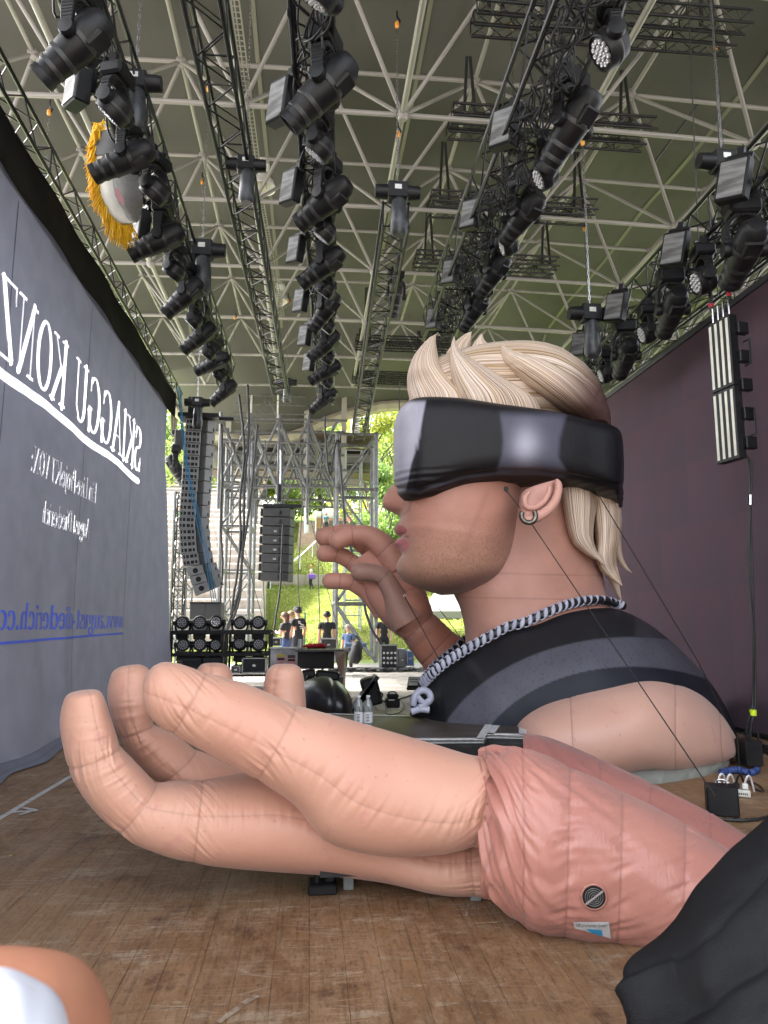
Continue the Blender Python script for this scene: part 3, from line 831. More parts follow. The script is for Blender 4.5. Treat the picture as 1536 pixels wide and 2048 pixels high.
# glyph: (advance, [ (points, width or None=auto) ])  cap height 1
def V_(x, y0=0, y1=1): return ([(x, y0), (x, y1)], TK)
def H_(x0, x1, y): return ([(x0, y), (x1, y)], TN)
SH = .022
G = {
 'S': (.56, [(arc(.28, .745, .19, .225, 20, 270) + arc(.28, .27, .21, .25, 90, -160), None), ([(.455, .98), (.47, .70)], TN), ([(.06, .34), (.07, .02)], TN)]),
 'K': (.78, [V_(.16), H_(.04, .30, 1 - SH), H_(.04, .30, SH), ([(.62, .97), (.22, .45)], TN), ([(.30, .56), (.68, .03)], TK), H_(.50, .74, 1 - SH), H_(.54, .80, SH)]),
 'I': (.34, [V_(.16), H_(.04, .29, 1 - SH), H_(.04, .29, SH)]),
 'A': (.76, [([(.36, .99), (.10, .02)], TN), ([(.36, .99), (.62, .02)], TK), H_(.18, .52, .34), H_(.0, .22, SH), H_(.48, .76, SH)]),
 'G': (.76, [(arc(.38, .5, .30, .48, 50, 340, 34), None), ([(.60, .02), (.60, .38)], TK), H_(.46, .72, .40), ([(.585, .95), (.60, .70)], TN)]),
 'U': (.76, [([(.16, 1), (.16, .3)] + arc(.37, .28, .21, .26, 180, 300), None), ([(.60, 1), (.60, .25), (.45, .06)], TN * 1.2), H_(.03, .30, 1 - SH), H_(.48, .72, 1 - SH)]),
 'O': (.78, [(arc(.38, .5, .30, .48, 0, 360, 48), None)]),
 'N': (.80, [([(.16, 0), (.16, 1)], TN), ([(.16, 1), (.62, 0)], TK), ([(.62, 0), (.62, 1)], TN), H_(.0, .18, 1 - SH), H_(.04, .28, SH), H_(.50, .76, 1 - SH)]),
 'Z': (.66, [H_(.08, .58, 1 - SH), ([(.52, .97), (.08, .03)], TK), H_(.06, .60, SH), ([(.08, 1), (.06, .76)], TN), ([(.60, 0), (.62, .26)], TN)]),
 'E': (.66, [V_(.16), H_(.04, .56, 1 - SH), H_(.04, .58, SH), H_(.16, .44, .5), ([(.57, 0), (.59, .25)], TN), ([(.56, 1), (.57, .78)], TN)]),
 'L': (.62, [V_(.16), H_(.04, .30, 1 - SH), H_(.04, .56, SH), ([(.56, 0), (.58, .28)], TN)]),
 'P': (.66, [V_(.16), H_(.04, .36, 1 - SH), H_(.04, .30, SH), (arc(.34, .735, .22, .245, 90, -90), None), H_(.2, .36, .49)]),
 'V': (.74, [([(.10, 1), (.38, .0)], TK), ([(.66, 1), (.38, .0)], TN), H_(.0, .26, 1 - SH), H_(.52, .76, 1 - SH)]),
 'T': (.66, [V_(.33), H_(.03, .63, 1 - SH), H_(.2, .46, SH), ([(.04, 1), (.02, .76)], TN), ([(.62, 1), (.64, .76)], TN)]),
 'D': (.78, [V_(.16), H_(.04, .36, 1 - SH), H_(.04, .36, SH), (arc(.36, .5, .32, .48, 90, -90, 30), None)]),
 'i': (.30, [([(.15, 0), (.15, .66)], TK * .85), H_(.04, .15, .64), H_(.03, .27, SH), (arc(.14, .88, .05, .05, 0, 360, 14), TK * .6)]),
 'n': (.56, [([(.14, 0), (.14, .66)], TK * .85), H_(.03, .14, .64), H_(.02, .25, SH), (arc(.28, .44, .14, .22, 170, 0) + [(.42, 0)], None), H_(.32, .54, SH)]),
 'h': (.56, [([(.14, 0), (.14, 1.0)], TK * .85), H_(.03, .14, .98), H_(.02, .25, SH), (arc(.28, .44, .14, .22, 170, 0) + [(.42, 0)], None), H_(.32, .54, SH)]),
 'v': (.54, [([(.09, .66), (.27, 0)], TK * .85), ([(.46, .66), (.27, 0)], TN), H_(.0, .20, .64), H_(.36, .54, .64)]),
 'w': (.76, [([(.08, .66), (.22, 0)], TK * .8), ([(.38, .66), (.22, 0)], TN), ([(.36, .66), (.52, 0)], TK * .8), ([(.68, .66), (.52, 0)], TN), H_(.0, .18, .64), H_(.28, .46, .64), H_(.60, .76, .64)]),
 'e': (.46, [(arc(.23, .33, .18, .33, 0, 320, 34), None), H_(.06, .40, .36)]),
 'c': (.44, [(arc(.24, .33, .18, .33, 45, 320, 30), None), (arc(.35, .52, .03, .03, 0, 360, 10), TK * .5)]),
 'r': (.42, [([(.14, 0), (.14, .66)], TK * .85), H_(.03, .14, .64), H_(.02, .28, SH), (arc(.28, .44, .14, .2, 170, 50), TN * 1.4), (arc(.36, .58, .03, .03, 0, 360, 10), TK * .5)]),
 'o': (.50, [(arc(.25, .33, .19, .33, 0, 360, 36), None)]),
 'j': (.30, [([(.16, .66), (.16, -.1)] + arc(.06, -.12, .10, .12, 0, -120), None), H_(.04, .16, .64), (arc(.15, .88, .05, .05, 0, 360, 14), TK * .6)]),
 'k': (.54, [([(.14, 0), (.14, 1.0)], TK * .85), H_(.03, .25, SH), ([(.42, .64), (.18, .3)], TN), ([(.24, .38), (.46, .02)], TK * .8), H_(.36, .56, SH)]),
 't': (.34, [([(.15, .86), (.15, .14)] + arc(.22, .12, .07, .11, 180, 300), None), H_(.02, .30, .64)]),
 'u': (.56, [([(.14, .66), (.14, .2)] + arc(.26, .2, .12, .19, 180, 300), None), ([(.42, .66), (.42, 0)], TK * .85), H_(.03, .14, .64), H_(.32, .42, .64), H_(.42, .54, SH)]),
 'g': (.50, [(arc(.22, .45, .14, .2, 0, 360, 30), None), (arc(.22, -.12, .19, .15, 0, 360, 30), None), ([(.12, .28), (.09, .16), (.15, .06), (.34, .03)], TN * 1.5), ([(.33, .58), (.46, .64)], TN)]),
 's': (.42, [(arc(.20, .50, .13, .15, 30, 270) + arc(.20, .17, .14, .17, 90, -150), None)]),
 'd': (.56, [(arc(.24, .33, .17, .33, 30, 330, 30), None), ([(.40, 0), (.40, 1.0)], TK * .85), H_(.30, .40, .98), H_(.40, .52, SH)]),
 'a': (.48, [([(.34, .44), (.34, .08), (.44, .04)], TK * .8), (arc(.22, .46, .13, .19, 0, 150), TN * 1.5), (arc(.21, .18, .14, .18, 80, 330, 20), None)]),
 '-': (.36, [([(.05, .30), (.31, .30)], .09)]),
 '.': (.26, [(arc(.12, .06, .045, .045, 0, 360, 14), TK * .7)]),
 ':': (.26, [(arc(.12, .10, .045, .045, 0, 360, 14), TK * .7), (arc(.12, .56, .045, .045, 0, 360, 14), TK * .7)]),
 'R': (.74, [V_(.16), H_(.04, .36, 1 - SH), H_(.04, .30, SH), (arc(.34, .75, .20, .23, 90, -90), None), H_(.2, .36, .52), ([(.36, .5), (.62, .03)], TK), H_(.54, .74, SH)]),
 'm': (.82, [([(.14, 0), (.14, .66)], TK * .85), H_(.03, .14, .64), H_(.02, .25, SH), (arc(.27, .44, .13, .22, 170, 0) + [(.40, 0)], None), (arc(.54, .44, .13, .22, 170, 0) + [(.67, 0)], None), H_(.58, .79, SH)]),
 ' ': (.30, []),
}
def stroke(pts, w):
    pts = np.array(pts, float)
    d = np.gradient(pts, axis=0); ln = np.linalg.norm(d, axis=1); d /= (ln[:, None] + 1e-9)
    if w is None:
        ww = TN + (TK - TN) * np.clip(np.abs(d[:, 1]), 0, 1) ** 1.6
        off = np.stack([-d[:, 1], d[:, 0]], -1) * ww[:, None] / 2
    else:
        off = np.stack([-d[:, 1], d[:, 0]], -1) * w / 2
    return pts + off, pts - off
def letter(ch, y0, z0, size, wid, m, parent, sl=0.0):
    """one letter; the text runs towards -Y because the stage sees the cloth from behind"""
    V, F = [], []
    for pts, w in G[ch][1]:
        if len(pts) == 2:
            pts = [tuple(np.array(pts[0]) * (1 - t) + np.array(pts[1]) * t) for t in np.linspace(0, 1, 9)]
        a, b_ = stroke(pts, w)
        if m is INK_W:
            c_ = (a + b_) / 2; L0 = np.stack([y0 - c_[:, 0] * size * wid, z0 + c_[:, 1] * size], -1)
            e_ = np.abs(a - b_) * np.array([size * wid, size]) / 2
            soak(L0, np.maximum(np.linalg.norm(e_, axis=1) - .006, 0))
        n = len(V)
        for k in range(len(a)):
            for q in (a[k], (a[k] + b_[k]) / 2, b_[k]):
                y = y0 - q[0] * size * wid; z = z0 + q[1] * size
                V.append((float(cx(y, z)) + .005, y, z))
        for k in range(len(a) - 1):
            for e in (0, 1):
                F.append((n + 3 * k + e, n + 3 * k + e + 1, n + 3 * k + e + 4, n + 3 * k + e + 3))
    if V: mk('letter', V, F, m, parent, smooth=False)
def text(s, ya, yb, z0, size, m, parent, z1=None):
    tot = sum(G[c][0] for c in s) * size
    wid = (ya - yb) / tot
    y = ya
    for c in s:
        zz = z0 if z1 is None else z0 + (z1 - z0) * (ya - y) / (ya - yb)
        letter(c, y, zz, size, wid, m, parent)
        y -= G[c][0] * size * wid
def ribbon(ya, yb, z0, h, m, parent, name='underline', n=260, z1=None, rag=0.0):
    V = []
    for k in range(n):
        y = ya + (yb - ya) * k / (n - 1)
        zz = z0 if z1 is None else z0 + (z1 - z0) * k / (n - 1)
        zz += rag * math.sin(y * 2.2) * .02
        for z in (zz, zz + h): V.append((float(cx(y, z)) + .005, y, z))
        if k and h > .05: soak([(y, zz + h / 2), (yp_, zz + h / 2)], [h / 2 - .006] * 2)
        yp_ = y
    mk(name, V, [(2 * q, 2 * q + 1, 2 * q + 3, 2 * q + 2) for q in range(n - 1)], m, parent, smooth=False)
def yat(px_, py_): return float(P(px_, py_, X=CX)[1])
def zat(px_, py_): return float(P(px_, py_, X=CX)[2])
text('SKIAGGU', yat(282, 900), yat(147, 780), zat(278, 945), .865, INK_W, curt)
text('KONZERT', yat(135, 745), yat(135, 745) - (yat(135, 745) - yat(2, 600)) * 5.22 / 3.02, zat(278, 945), .885, INK_W, curt)
ribbon(yat(277, 960), 3.0, zat(277, 968), .125, INK_W, curt, rag=1)
text('Ein Live-ProjeKT VON:', yat(194, 985), yat(61, 910), zat(190, 1006), .315, INK_W, curt, z1=zat(62, 943))
text('August Diederich', yat(180, 1065), yat(84, 1030), zat(180, 1078), .292, INK_W, curt, z1=zat(85, 1046))
text('www.august-diederich.com', yat(245, 1240), yat(245, 1240) - (yat(245, 1240) - yat(28, 1230)) * 24.2 / 20.6, zat(245, 1256), .30, INK_B, curt, z1=zat(40, 1256))
ribbon(yat(245, 1264), 3.0, zat(245, 1268), .03, INK_B, curt)
ia = cl.data.attributes.new('ink', 'FLOAT', 'POINT'); ia.data.foreach_set('value', INKMASK.astype(np.float32).ravel())
N, L = curt_m.node_tree.nodes, curt_m.node_tree.links
wtr = N.new('ShaderNodeBsdfTranslucent'); wtr.inputs[0].default_value = (.80, .80, .86, 1)
wat = N.new('ShaderNodeAttribute'); wat.attribute_name = 'ink'
wst = N.new('ShaderNodeMapRange'); wst.inputs[1].default_value = .25; wst.inputs[2].default_value = .75; L.new(wat.outputs['Fac'], wst.inputs[0])
wms = N.new('ShaderNodeMixShader'); out_ = [n for n in N if n.type == 'OUTPUT_MATERIAL'][0]; prev = out_.inputs[0].links[0].from_socket
L.new(wst.outputs[0], wms.inputs[0]); L.new(prev, wms.inputs[1]); L.new(wtr.outputs[0], wms.inputs[2]); L.new(wms.outputs[0], out_.inputs[0])

# ---------------------------------------------------------------- LED wall on the right
led_m = mat('led_wall_face', (.105, .062, .080), .85, 0, (.085, .062, .082), .35, spec=.12, bump=.02, bscale=200, rnd=.025, lo=.3, hi=.7)
SXW = 6.08
wall = thing('screen_wall', 'huge matt dark mauve video wall standing on the right side of the stage', 'video wall', (SXW, 12, 0))
tile_o = MB().box((0, 0, 0), (.09, .4965, .4965), bev=.002).build('panel', led_m, local=True); tile_me = tile_o.data; bpy.data.objects.remove(tile_o)
big_o = MB().box((0, 0, 0), (.09, .9995, .9995), bev=.0).build('panel', led_m, local=True); big_me = big_o.data; bpy.data.objects.remove(big_o)
for a_ in range(16):
    for b_ in range(6):
        inst(big_me, 'panel', wall, (0, -6.5 + a_ + .0, .56 + b_ ))
MB().box((SXW, 13, 6.12), (.12, 16.2, .09)).build('top_frame', mat('wall_frame', (.06, .06, .065), .5, .3), wall)
MB().box((SXW + .06, 13, .03), (.3, 16.2, .05)).build('base_rail', BLACK, wall)
mb = MB()
for k in range(17):
    mb.bar((SXW + .12, 5 + k, .02), (SXW + .12, 5 + k, 6.1), .025); mb.bar((SXW + .12, 5 + k, 3.4), (SXW + 1.3, 5 + k, .02), .025)
mb.build('back_struts', BLACK, wall)

# closed back of house behind the wall and the right wing: dark drapes
bd_m = mat('black_drape', (.012, .012, .013), .9, 0, (.02, .02, .02), 3)
V = []
yy = np.linspace(-3, 16.5, 260)
for y in yy:
    for z in (0.01, 3, 6.3): V.append((8.2 + .08 * math.sin(y * 6) + .04 * math.sin(y * 15), y, z))
i, j = np.meshgrid(np.arange(259), np.arange(2), indexing='ij')
F = np.stack([i * 3 + j, (i + 1) * 3 + j, (i + 1) * 3 + j + 1, i * 3 + j + 1], -1).reshape(-1, 4)
d = mk('drape', V, F, bd_m); tag(d, 'black pleated drape hanging behind the dark mauve video wall', 'drape')
# ================================================================ THE GIANT INFLATABLE FIGURE
SKIN1, SKIN2 = (.57, .285, .198), (.63, .35, .25)
hand_m = fabric('inflatable_skin', SKIN1, SKIN2, (.52, .22, .20), var=.26)
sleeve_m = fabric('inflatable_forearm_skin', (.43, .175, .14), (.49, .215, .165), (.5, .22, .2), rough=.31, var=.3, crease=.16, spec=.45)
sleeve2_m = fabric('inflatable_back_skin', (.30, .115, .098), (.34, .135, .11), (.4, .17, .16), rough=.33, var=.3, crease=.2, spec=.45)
far_m = fabric('far_hand_skin', crease=.08, c1=(.54, .255, .19), c2=(.58, .285, .21), c3=(.4, .18, .15), rough=.5)
dark_skin = fabric('far_thumb_skin', (.36, .20, .155), (.39, .225, .175), (.3, .15, .13), rough=.5)
bust_m = fabric('shoulder_skin', (.52, .29, .22), (.56, .33, .255), (.42, .18, .16))
print_m = fabric('printed_skin', SKIN1, SKIN2, attr='paint', stains=False, rough=.5, var=.3, fuzz=.5, crease=.10)
top_m = fabric('printed_top', SKIN1, SKIN2, attr='paint', stains=False, crease=.10, rough=.55, var=.2, fuzz=.6, sheen=.0, spec=.25)
visor_m = fabric('printed_visor', SKIN1, SKIN2, attr='paint', stains=False, crease=.12, rough=.45, var=.2, fuzz=.8, sheen=0, spec=.2)
grey_pvc = fabric('grey_skirt', (.20, .21, .18), (.23, .24, .21), (.2, .2, .18), rough=.5)

# ---------------------------------------------------------------- nearest hand
hand = thing('inflatable_hand', 'giant inflatable peach hand lying palm up with curled fingers in the foreground', 'inflatable hand', (.6, 4.5, 0))
H = np.pi
loft('thumb', hand_m, [
    (286, 1378, 285, 1384, 4.15, .03), (291, 1352, 287, 1406, 4.15, .11), (312, 1330, 301, 1433, 4.15, .16), (345, 1326, 318, 1450, 4.15, .185),
    (412, 1345, 345, 1466, 4.16, .21), (500, 1372, 425, 1510, 4.17, .235), (592, 1410, 513, 1556, 4.17, .25), (690, 1438, 590, 1608, 4.18, .28),
    (782, 1465, 652, 1676, 4.19, .31), (870, 1491, 755, 1704, 4.2, .33), (945, 1513, 872, 1703, 4.2, .33), (985, 1514, 946, 1690, 4.2, .30), (1010, 1530, 985, 1690, 4.25, .26)],
    hand, nu=300, nv=200, seams=(4, 6, 11), vseams=(-H / 2 - .06, 1.2), pinch=.006, pk=.0042, puff=.003, seed=3)
loft('palm', hand_m, [
    (178, 1379, 158, 1382, 4.35, .03), (196, 1381, 138, 1388, 4.35, .10), (207, 1394, 127, 1404, 4.35, .14), (222, 1440, 121, 1452, 4.36, .18),
    (242, 1492, 137, 1532, 4.36, .20), (276, 1532, 172, 1596, 4.38, .21), (313, 1566, 235, 1661, 4.4, .215), (350, 1566, 300, 1694, 4.42, .24),
    (405, 1563, 386, 1719, 4.46, .27), (470, 1553, 470, 1727, 4.56, .34), (560, 1540, 560, 1729, 4.68, .44), (660, 1560, 660, 1731, 4.75, .50),
    (760, 1600, 770, 1742, 4.75, .50), (870, 1640, 870, 1763, 4.7, .48), (940, 1640, 950, 1773, 4.66, .45), (985, 1640, 992, 1780, 4.64, .42)],
    hand, nu=480, nv=230, ex=2.1, ey=2.25, seams=(4, 6, 8, 14), vseams=(-H / 2 + .40,), pinch=.007, pk=.0040, puff=.004, seed=5)
loft('middle_finger', hand_m, [
    (268, 1329, 252, 1331, 4.95, .03), (286, 1331, 236, 1336, 4.95, .10), (300, 1346, 222, 1352, 4.95, .15), (306, 1395, 217, 1400, 4.95, .2),
    (308, 1446, 239, 1471, 4.97, .22), (348, 1470, 275, 1522, 5.0, .23), (392, 1500, 315, 1563, 5.0, .24), (450, 1524, 360, 1600, 5.0, .26), (540, 1560, 460, 1640, 5.0, .28)],
    hand, nu=180, nv=130, seams=(4, 6), vseams=(-H / 2 - .1,), pinch=.008, pk=.004, puff=.006, seed=12)
loft('ring_finger', hand_m, [
    (438, 1326, 418, 1326, 5.5, .03), (452, 1330, 402, 1330, 5.5, .12), (463, 1346, 393, 1350, 5.5, .16), (470, 1400, 396, 1410, 5.5, .2),
    (500, 1470, 430, 1490, 5.5, .22), (560, 1540, 480, 1560, 5.4, .25), (640, 1580, 560, 1620, 5.3, .25)],
    hand, nu=90, nv=90, seams=(4,), vseams=(-H / 2 - .2,), pinch=.015, pk=.005, puff=.01, seed=14)
loft('little_finger', hand_m, [
    (578, 1328, 560, 1328, 5.7, .03), (594, 1331, 544, 1332, 5.7, .12), (605, 1348, 532, 1350, 5.7, .17), (609, 1400, 529, 1402, 5.7, .19),
    (614, 1470, 540, 1480, 5.65, .2), (650, 1540, 580, 1560, 5.5, .22), (700, 1580, 640, 1620, 5.4, .25)],
    hand, nu=100, nv=90, seams=(4,), vseams=(-H / 2 - .5,), pinch=.015, pk=.006, puff=.01, seed=15)

def sleeve_disp(US, th, VM, rad, V):
    s = US
    d = .016 * np.exp(-(s / .17) ** 2) * wave(VM, US * 6, (21, 37, 60), 77) + .0035 * np.exp(-(s / .8) ** 2) * wave(VM + US * .8, US * 3 - VM * 2, (34, 55), 78)           # gathers at the wrist
    ridge = np.sin(11 * (s * .9 + VM * .55) + 1.5 * np.sin(VM * 4)) ; d = d + .012 * np.clip(ridge, 0, 1) ** 3 * np.exp(-((s - .22) / .2) ** 2)
    return d
loft('forearm', sleeve_m, [
    (960, 1512, 968, 1770, 4.22, .28), (975, 1506, 978, 1784, 4.2, .33), (1004, 1499, 1004, 1798, 4.12, .38), (1045, 1498, 1046, 1838, 4.08, .41),
    (1090, 1514, 1086, 1853, 4.05, .43), (1140, 1537, 1128, 1861, 4.03, .43), (1245, 1588, 1232, 1876, 4.0, .43), (1370, 1654, 1358, 1886, 3.95, .41),
    (1500, 1735, 1480, 1892, 3.9, .37), (1640, 1810, 1610, 1896, 3.85, .32), (1720, 1850, 1700, 1898, 3.85, .2)],
    hand, nu=340, nv=260, ex=2.3, seams=(1, 3, 5, 6, 7, 8), pinch=.005, pk=.0052, puff=.004, wr=.0045, disp=sleeve_disp, seed=21, fk=(45, 80, 130))
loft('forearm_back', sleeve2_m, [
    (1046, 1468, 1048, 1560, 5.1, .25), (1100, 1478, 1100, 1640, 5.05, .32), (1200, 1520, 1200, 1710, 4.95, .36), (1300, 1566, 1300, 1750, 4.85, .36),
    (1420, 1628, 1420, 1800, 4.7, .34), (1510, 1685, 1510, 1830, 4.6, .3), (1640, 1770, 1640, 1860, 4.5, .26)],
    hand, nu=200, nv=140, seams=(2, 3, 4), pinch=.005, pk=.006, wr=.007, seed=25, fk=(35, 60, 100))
# blower vent: black round grille with a diagonal strap
vc = P(1187, 1792, Y=3.62)
def ring_on(c, r, w, nrm, m, name, par, n=40, d=0.0):
    mb = MB(); t = np.linspace(0, 2 * np.pi, n + 1)
    a = np.array([1.0, 0, 0]); bb = np.cross(nrm, a); bb /= np.linalg.norm(bb); a = np.cross(bb, nrm)
    mb.tube([c + nrm * d + r * (math.cos(q) * a + math.sin(q) * bb) for q in t], w, 6, cap=False)
    return mb.build(name, m, par, smooth=True)
bpy.context.view_layer.update()
dg = bpy.context.evaluated_depsgraph_get()
def hit(px, py, own=None):
    """first surface met along a sight line: used to lay small parts on the figures"""
    o = Vector(_C); d = Vector(ray(px, py)).normalized()
    best = None
    for ob in own:
        mw = ob.matrix_world.inverted()
        r, loc, nrm, _ = ob.ray_cast(mw @ o, (mw.to_3x3() @ d).normalized())
        if r:
            w = ob.matrix_world @ loc
            dd = (w - o).length
            if best is None or dd < best[0]: best = (dd, np.array(w), np.array((ob.matrix_world.to_3x3() @ nrm).normalized()))
    return (best[1], best[2]) if best else None
fore = [o for o in hand.children if o.name.startswith('forearm')]
vc, vn = hit(1187, 1792, fore)
vn = vn / np.linalg.norm(vn)
if vn @ (vc - _C) > 0: vn = -vn
vent = MB().lathe([(0, -.02), (.055, -.02), (.055, .012), (.0, .012)], vc, vn, 32).build('vent_grille', mat('vent_black', (.012, .012, .012), .5), hand)
for rr in (.012, .022, .032, .042):
    ring_on(vc, rr, .0022, vn, mat('vent_wire', (.16, .16, .15), .5, .3), 'grille_ring', vent, d=.014)
ring_on(vc, .058, .005, vn, sleeve_m, 'vent_rim', hand, d=.008)
a_ = np.cross(vn, (0, 0, 1)); a_ /= np.linalg.norm(a_); b_ = np.cross(a_, vn)
MB().box(vc + vn * .018, (.105, .004, .008), rot=np.stack([(a_ * .7 - b_ * .75) / np.linalg.norm(a_ * .7 - b_ * .75), vn, np.cross(vn, (a_ * .7 - b_ * .75) / np.linalg.norm(a_ * .7 - b_ * .75))], -1) if False else np.stack([q / np.linalg.norm(q) for q in (-a_ * .78 + b_ * .62, vn, np.cross(-a_ * .78 + b_ * .62, vn))], -1)).build('strap', mat('strap_grey', (.35, .3, .3), .6), vent)
# white maker's label at the hem
lab_m = mat('label_cloth', (.66, .68, .68), .7, 0, (.55, .57, .57), 20)
def patch(corners, off, m, name, par, n=8, own=fore):
    """small cloth laid on the figure; corners are photo pixels, clockwise from top left"""
    V = []
    tl, tr_, br, bl = [np.array(c, float) for c in corners]
    h0 = hit(*((tl + tr_) / 2), own) 
    dist = np.linalg.norm(h0[0] - _C)
    for i_ in range(n):
        for j_ in range(n):
            u, v = i_ / (n - 1), j_ / (n - 1)
            q = (tl * (1 - u) + tr_ * u) * (1 - v) + (bl * (1 - u) + br * u) * v
            h = hit(q[0], q[1], own)
            d = ray(*q); d = d / np.linalg.norm(d)
            if h is not None: dist = np.linalg.norm(h[0] - _C)
            V.append(_C + d * (dist - off))
    F = [(i_ * n + j_, i_ * n + j_ + 1, (i_ + 1) * n + j_ + 1, (i_ + 1) * n + j_) for i_ in range(n - 1) for j_ in range(n - 1)]
    return mk(name, V, F, m, par)
lab = patch(((1146, 1844), (1218, 1844), (1222, 1877), (1150, 1857)), .012, lab_m, 'label', hand)
patch(((1173, 1858), (1203, 1860), (1206, 1873), (1182, 1866)), .016, mat('label_blue', (.03, .33, .62), .6), 'blue_mark', lab)
tcu = bpy.data.curves.new('label_text', 'FONT'); tcu.body = 'AIR promotion GmbH'; tcu.size = 1
to = bpy.data.objects.new('label_text', tcu); COL.objects.link(to); bpy.context.view_layer.update()
tme = bpy.data.meshes.new_from_object(to.evaluated_get(bpy.context.evaluated_depsgraph_get())); bpy.data.objects.remove(to)
tv = np.array([v.co[:] for v in tme.vertices]); tv[:, 0] /= tv[:, 0].max()
tv2 = []
l0, l1, l2 = P(1151, 1854, Y=1), P(1214, 1854, Y=1), P(1151, 1847, Y=1)
hd = np.linalg.norm(hit(1180, 1846, fore)[0] - _C) - .02
for x, y, z in tv:
    d = ray(1151 + 63 * x, 1854.5 - 9 * y); tv2.append(_C + d / np.linalg.norm(d) * hd)
mk('lettering', tv2, [tuple(p.vertices) for p in tme.polygons], mat('label_ink', (.03, .03, .04), .7), lab, smooth=False)

# ---------------------------------------------------------------- bust
bust = thing('inflatable_bust', 'giant inflatable bust of a blond man in a black visor and dark tank top', 'inflatable figure', (3.0, 9.0, 0))
def sstep(x, a, b): t = np.clip((x - a) / (b - a), 0, 1); return t * t * (3 - 2 * t)
def lerp(a, b, t): return a * (1 - t[:, None]) + b * t[:, None]
def vnoise(x, y, s, seed):
    rs = np.random.RandomState(seed); g = rs.rand(64, 64)
    x, y = x / s, y / s; xi, yi = np.floor(x).astype(int), np.floor(y).astype(int); fx, fy = x - xi, y - yi
    fx, fy = fx * fx * (3 - 2 * fx), fy * fy * (3 - 2 * fy)
    q = lambda a, b: g[a % 64, b % 64]
    return (q(xi, yi) * (1 - fx) + q(xi + 1, yi) * fx) * (1 - fy) + (q(xi, yi + 1) * (1 - fx) + q(xi + 1, yi + 1) * fx) * fy
def c_(*a): return np.array(a, float)
def face_col(x, y, v):
    """what is printed on the face: stubble, cheek panel, lips"""
    base = np.tile(c_(.46, .215, .155), (len(x), 1))
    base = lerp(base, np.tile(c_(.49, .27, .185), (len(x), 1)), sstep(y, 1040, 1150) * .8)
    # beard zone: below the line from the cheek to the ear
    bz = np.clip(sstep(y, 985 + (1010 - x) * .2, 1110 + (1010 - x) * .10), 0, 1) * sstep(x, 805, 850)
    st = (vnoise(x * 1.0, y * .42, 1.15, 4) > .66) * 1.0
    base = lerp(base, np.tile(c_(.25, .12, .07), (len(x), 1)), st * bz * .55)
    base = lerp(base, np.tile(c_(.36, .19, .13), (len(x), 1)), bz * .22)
    # contour printed under the jaw
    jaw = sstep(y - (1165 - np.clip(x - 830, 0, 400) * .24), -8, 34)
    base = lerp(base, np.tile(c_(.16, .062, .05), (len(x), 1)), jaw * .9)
    # printed edge of the cheek panel
    ce = np.exp(-((x - (975 - (y - 985) * .42)) / 7) ** 2) * sstep(y, 970, 990) * (1 - sstep(y, 1080, 1120))
    base = lerp(base, np.tile(c_(.36, .16, .12), (len(x), 1)), ce * .5)
    # lips
    up = ((x - 788) / 26) ** 2 + ((y - 1062) / 13) ** 2
    lo = ((x - 790) / 28) ** 2 + ((y - 1091) / 15) ** 2
    base = lerp(base, np.tile(c_(.40, .075, .08), (len(x), 1)), (up < 1) * 1.0)
    base = lerp(base, np.tile(c_(.52, .13, .14), (len(x), 1)), (lo < 1) * 1.0)
    cr = np.exp(-((y - (1074 - (x - 788) * .05)) / 2.5) ** 2) * (x < 818)
    base = lerp(base, np.tile(c_(.20, .03, .04), (len(x), 1)), cr * .9)
    # crease of the nostril
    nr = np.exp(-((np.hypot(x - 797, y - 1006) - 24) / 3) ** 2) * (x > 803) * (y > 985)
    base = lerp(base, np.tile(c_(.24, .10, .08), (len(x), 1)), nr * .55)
    return base
FY = 8.75
loft('face', print_m, [
    (860, 862, 1000, 880, FY, .35), (825, 880, 1060, 900, FY, .70), (807, 915, 1050, 935, FY, .80), (804, 945, 1046, 960, FY, .80, .0, .3), (804, 965, 1043, 979, FY, .80, .07, .3), (804, 980, 1041, 995, FY, .80, .155, .25),
    (804, 992, 1040, 1009, FY, .80, .215, .24), (804, 1003, 1038.5, 1022, FY, .80, .237, .25), (804, 1013, 1037, 1035, FY, .797, .232, .26), (804, 1022, 1035.5, 1047, FY, .793, .19, .25), (804, 1031, 1034, 1058, FY, .79, .06, .22),
    (804, 1041, 1032.5, 1070, FY, .784, .02, .3), (804, 1051, 1031, 1081, FY, .777, .06, .3), (804, 1061, 1029, 1092, FY, .775, .095, .3), (804, 1069, 1027, 1101, FY, .764, .075, .3), (804, 1075, 1025.5, 1108, FY, .755, .01, .25),
    (804, 1081, 1023.5, 1114, FY, .745, .06, .3), (804, 1090, 1020, 1122, FY, .73, .085, .3), (803.5, 1100, 1016, 1131, FY, .71, .03, .3), (803, 1110, 1011, 1140, FY, .69, -.01, .4), (801, 1121, 1005, 1149, FY, .66, .02, .5),
    (800, 1134, 996, 1157, FY, .62, .045, .5), (803, 1149, 984, 1165, FY, .56, .045, .5), (813, 1163, 968, 1173, FY, .47, .03, .5), (832, 1175, 948, 1181, FY, .35), (860, 1184, 925, 1186, FY, .19), (882, 1190, 905, 1189, FY, .03)],
    bust, nu=420, nv=520, ex=2.3, ey=2.25, color=face_col, seed=31)
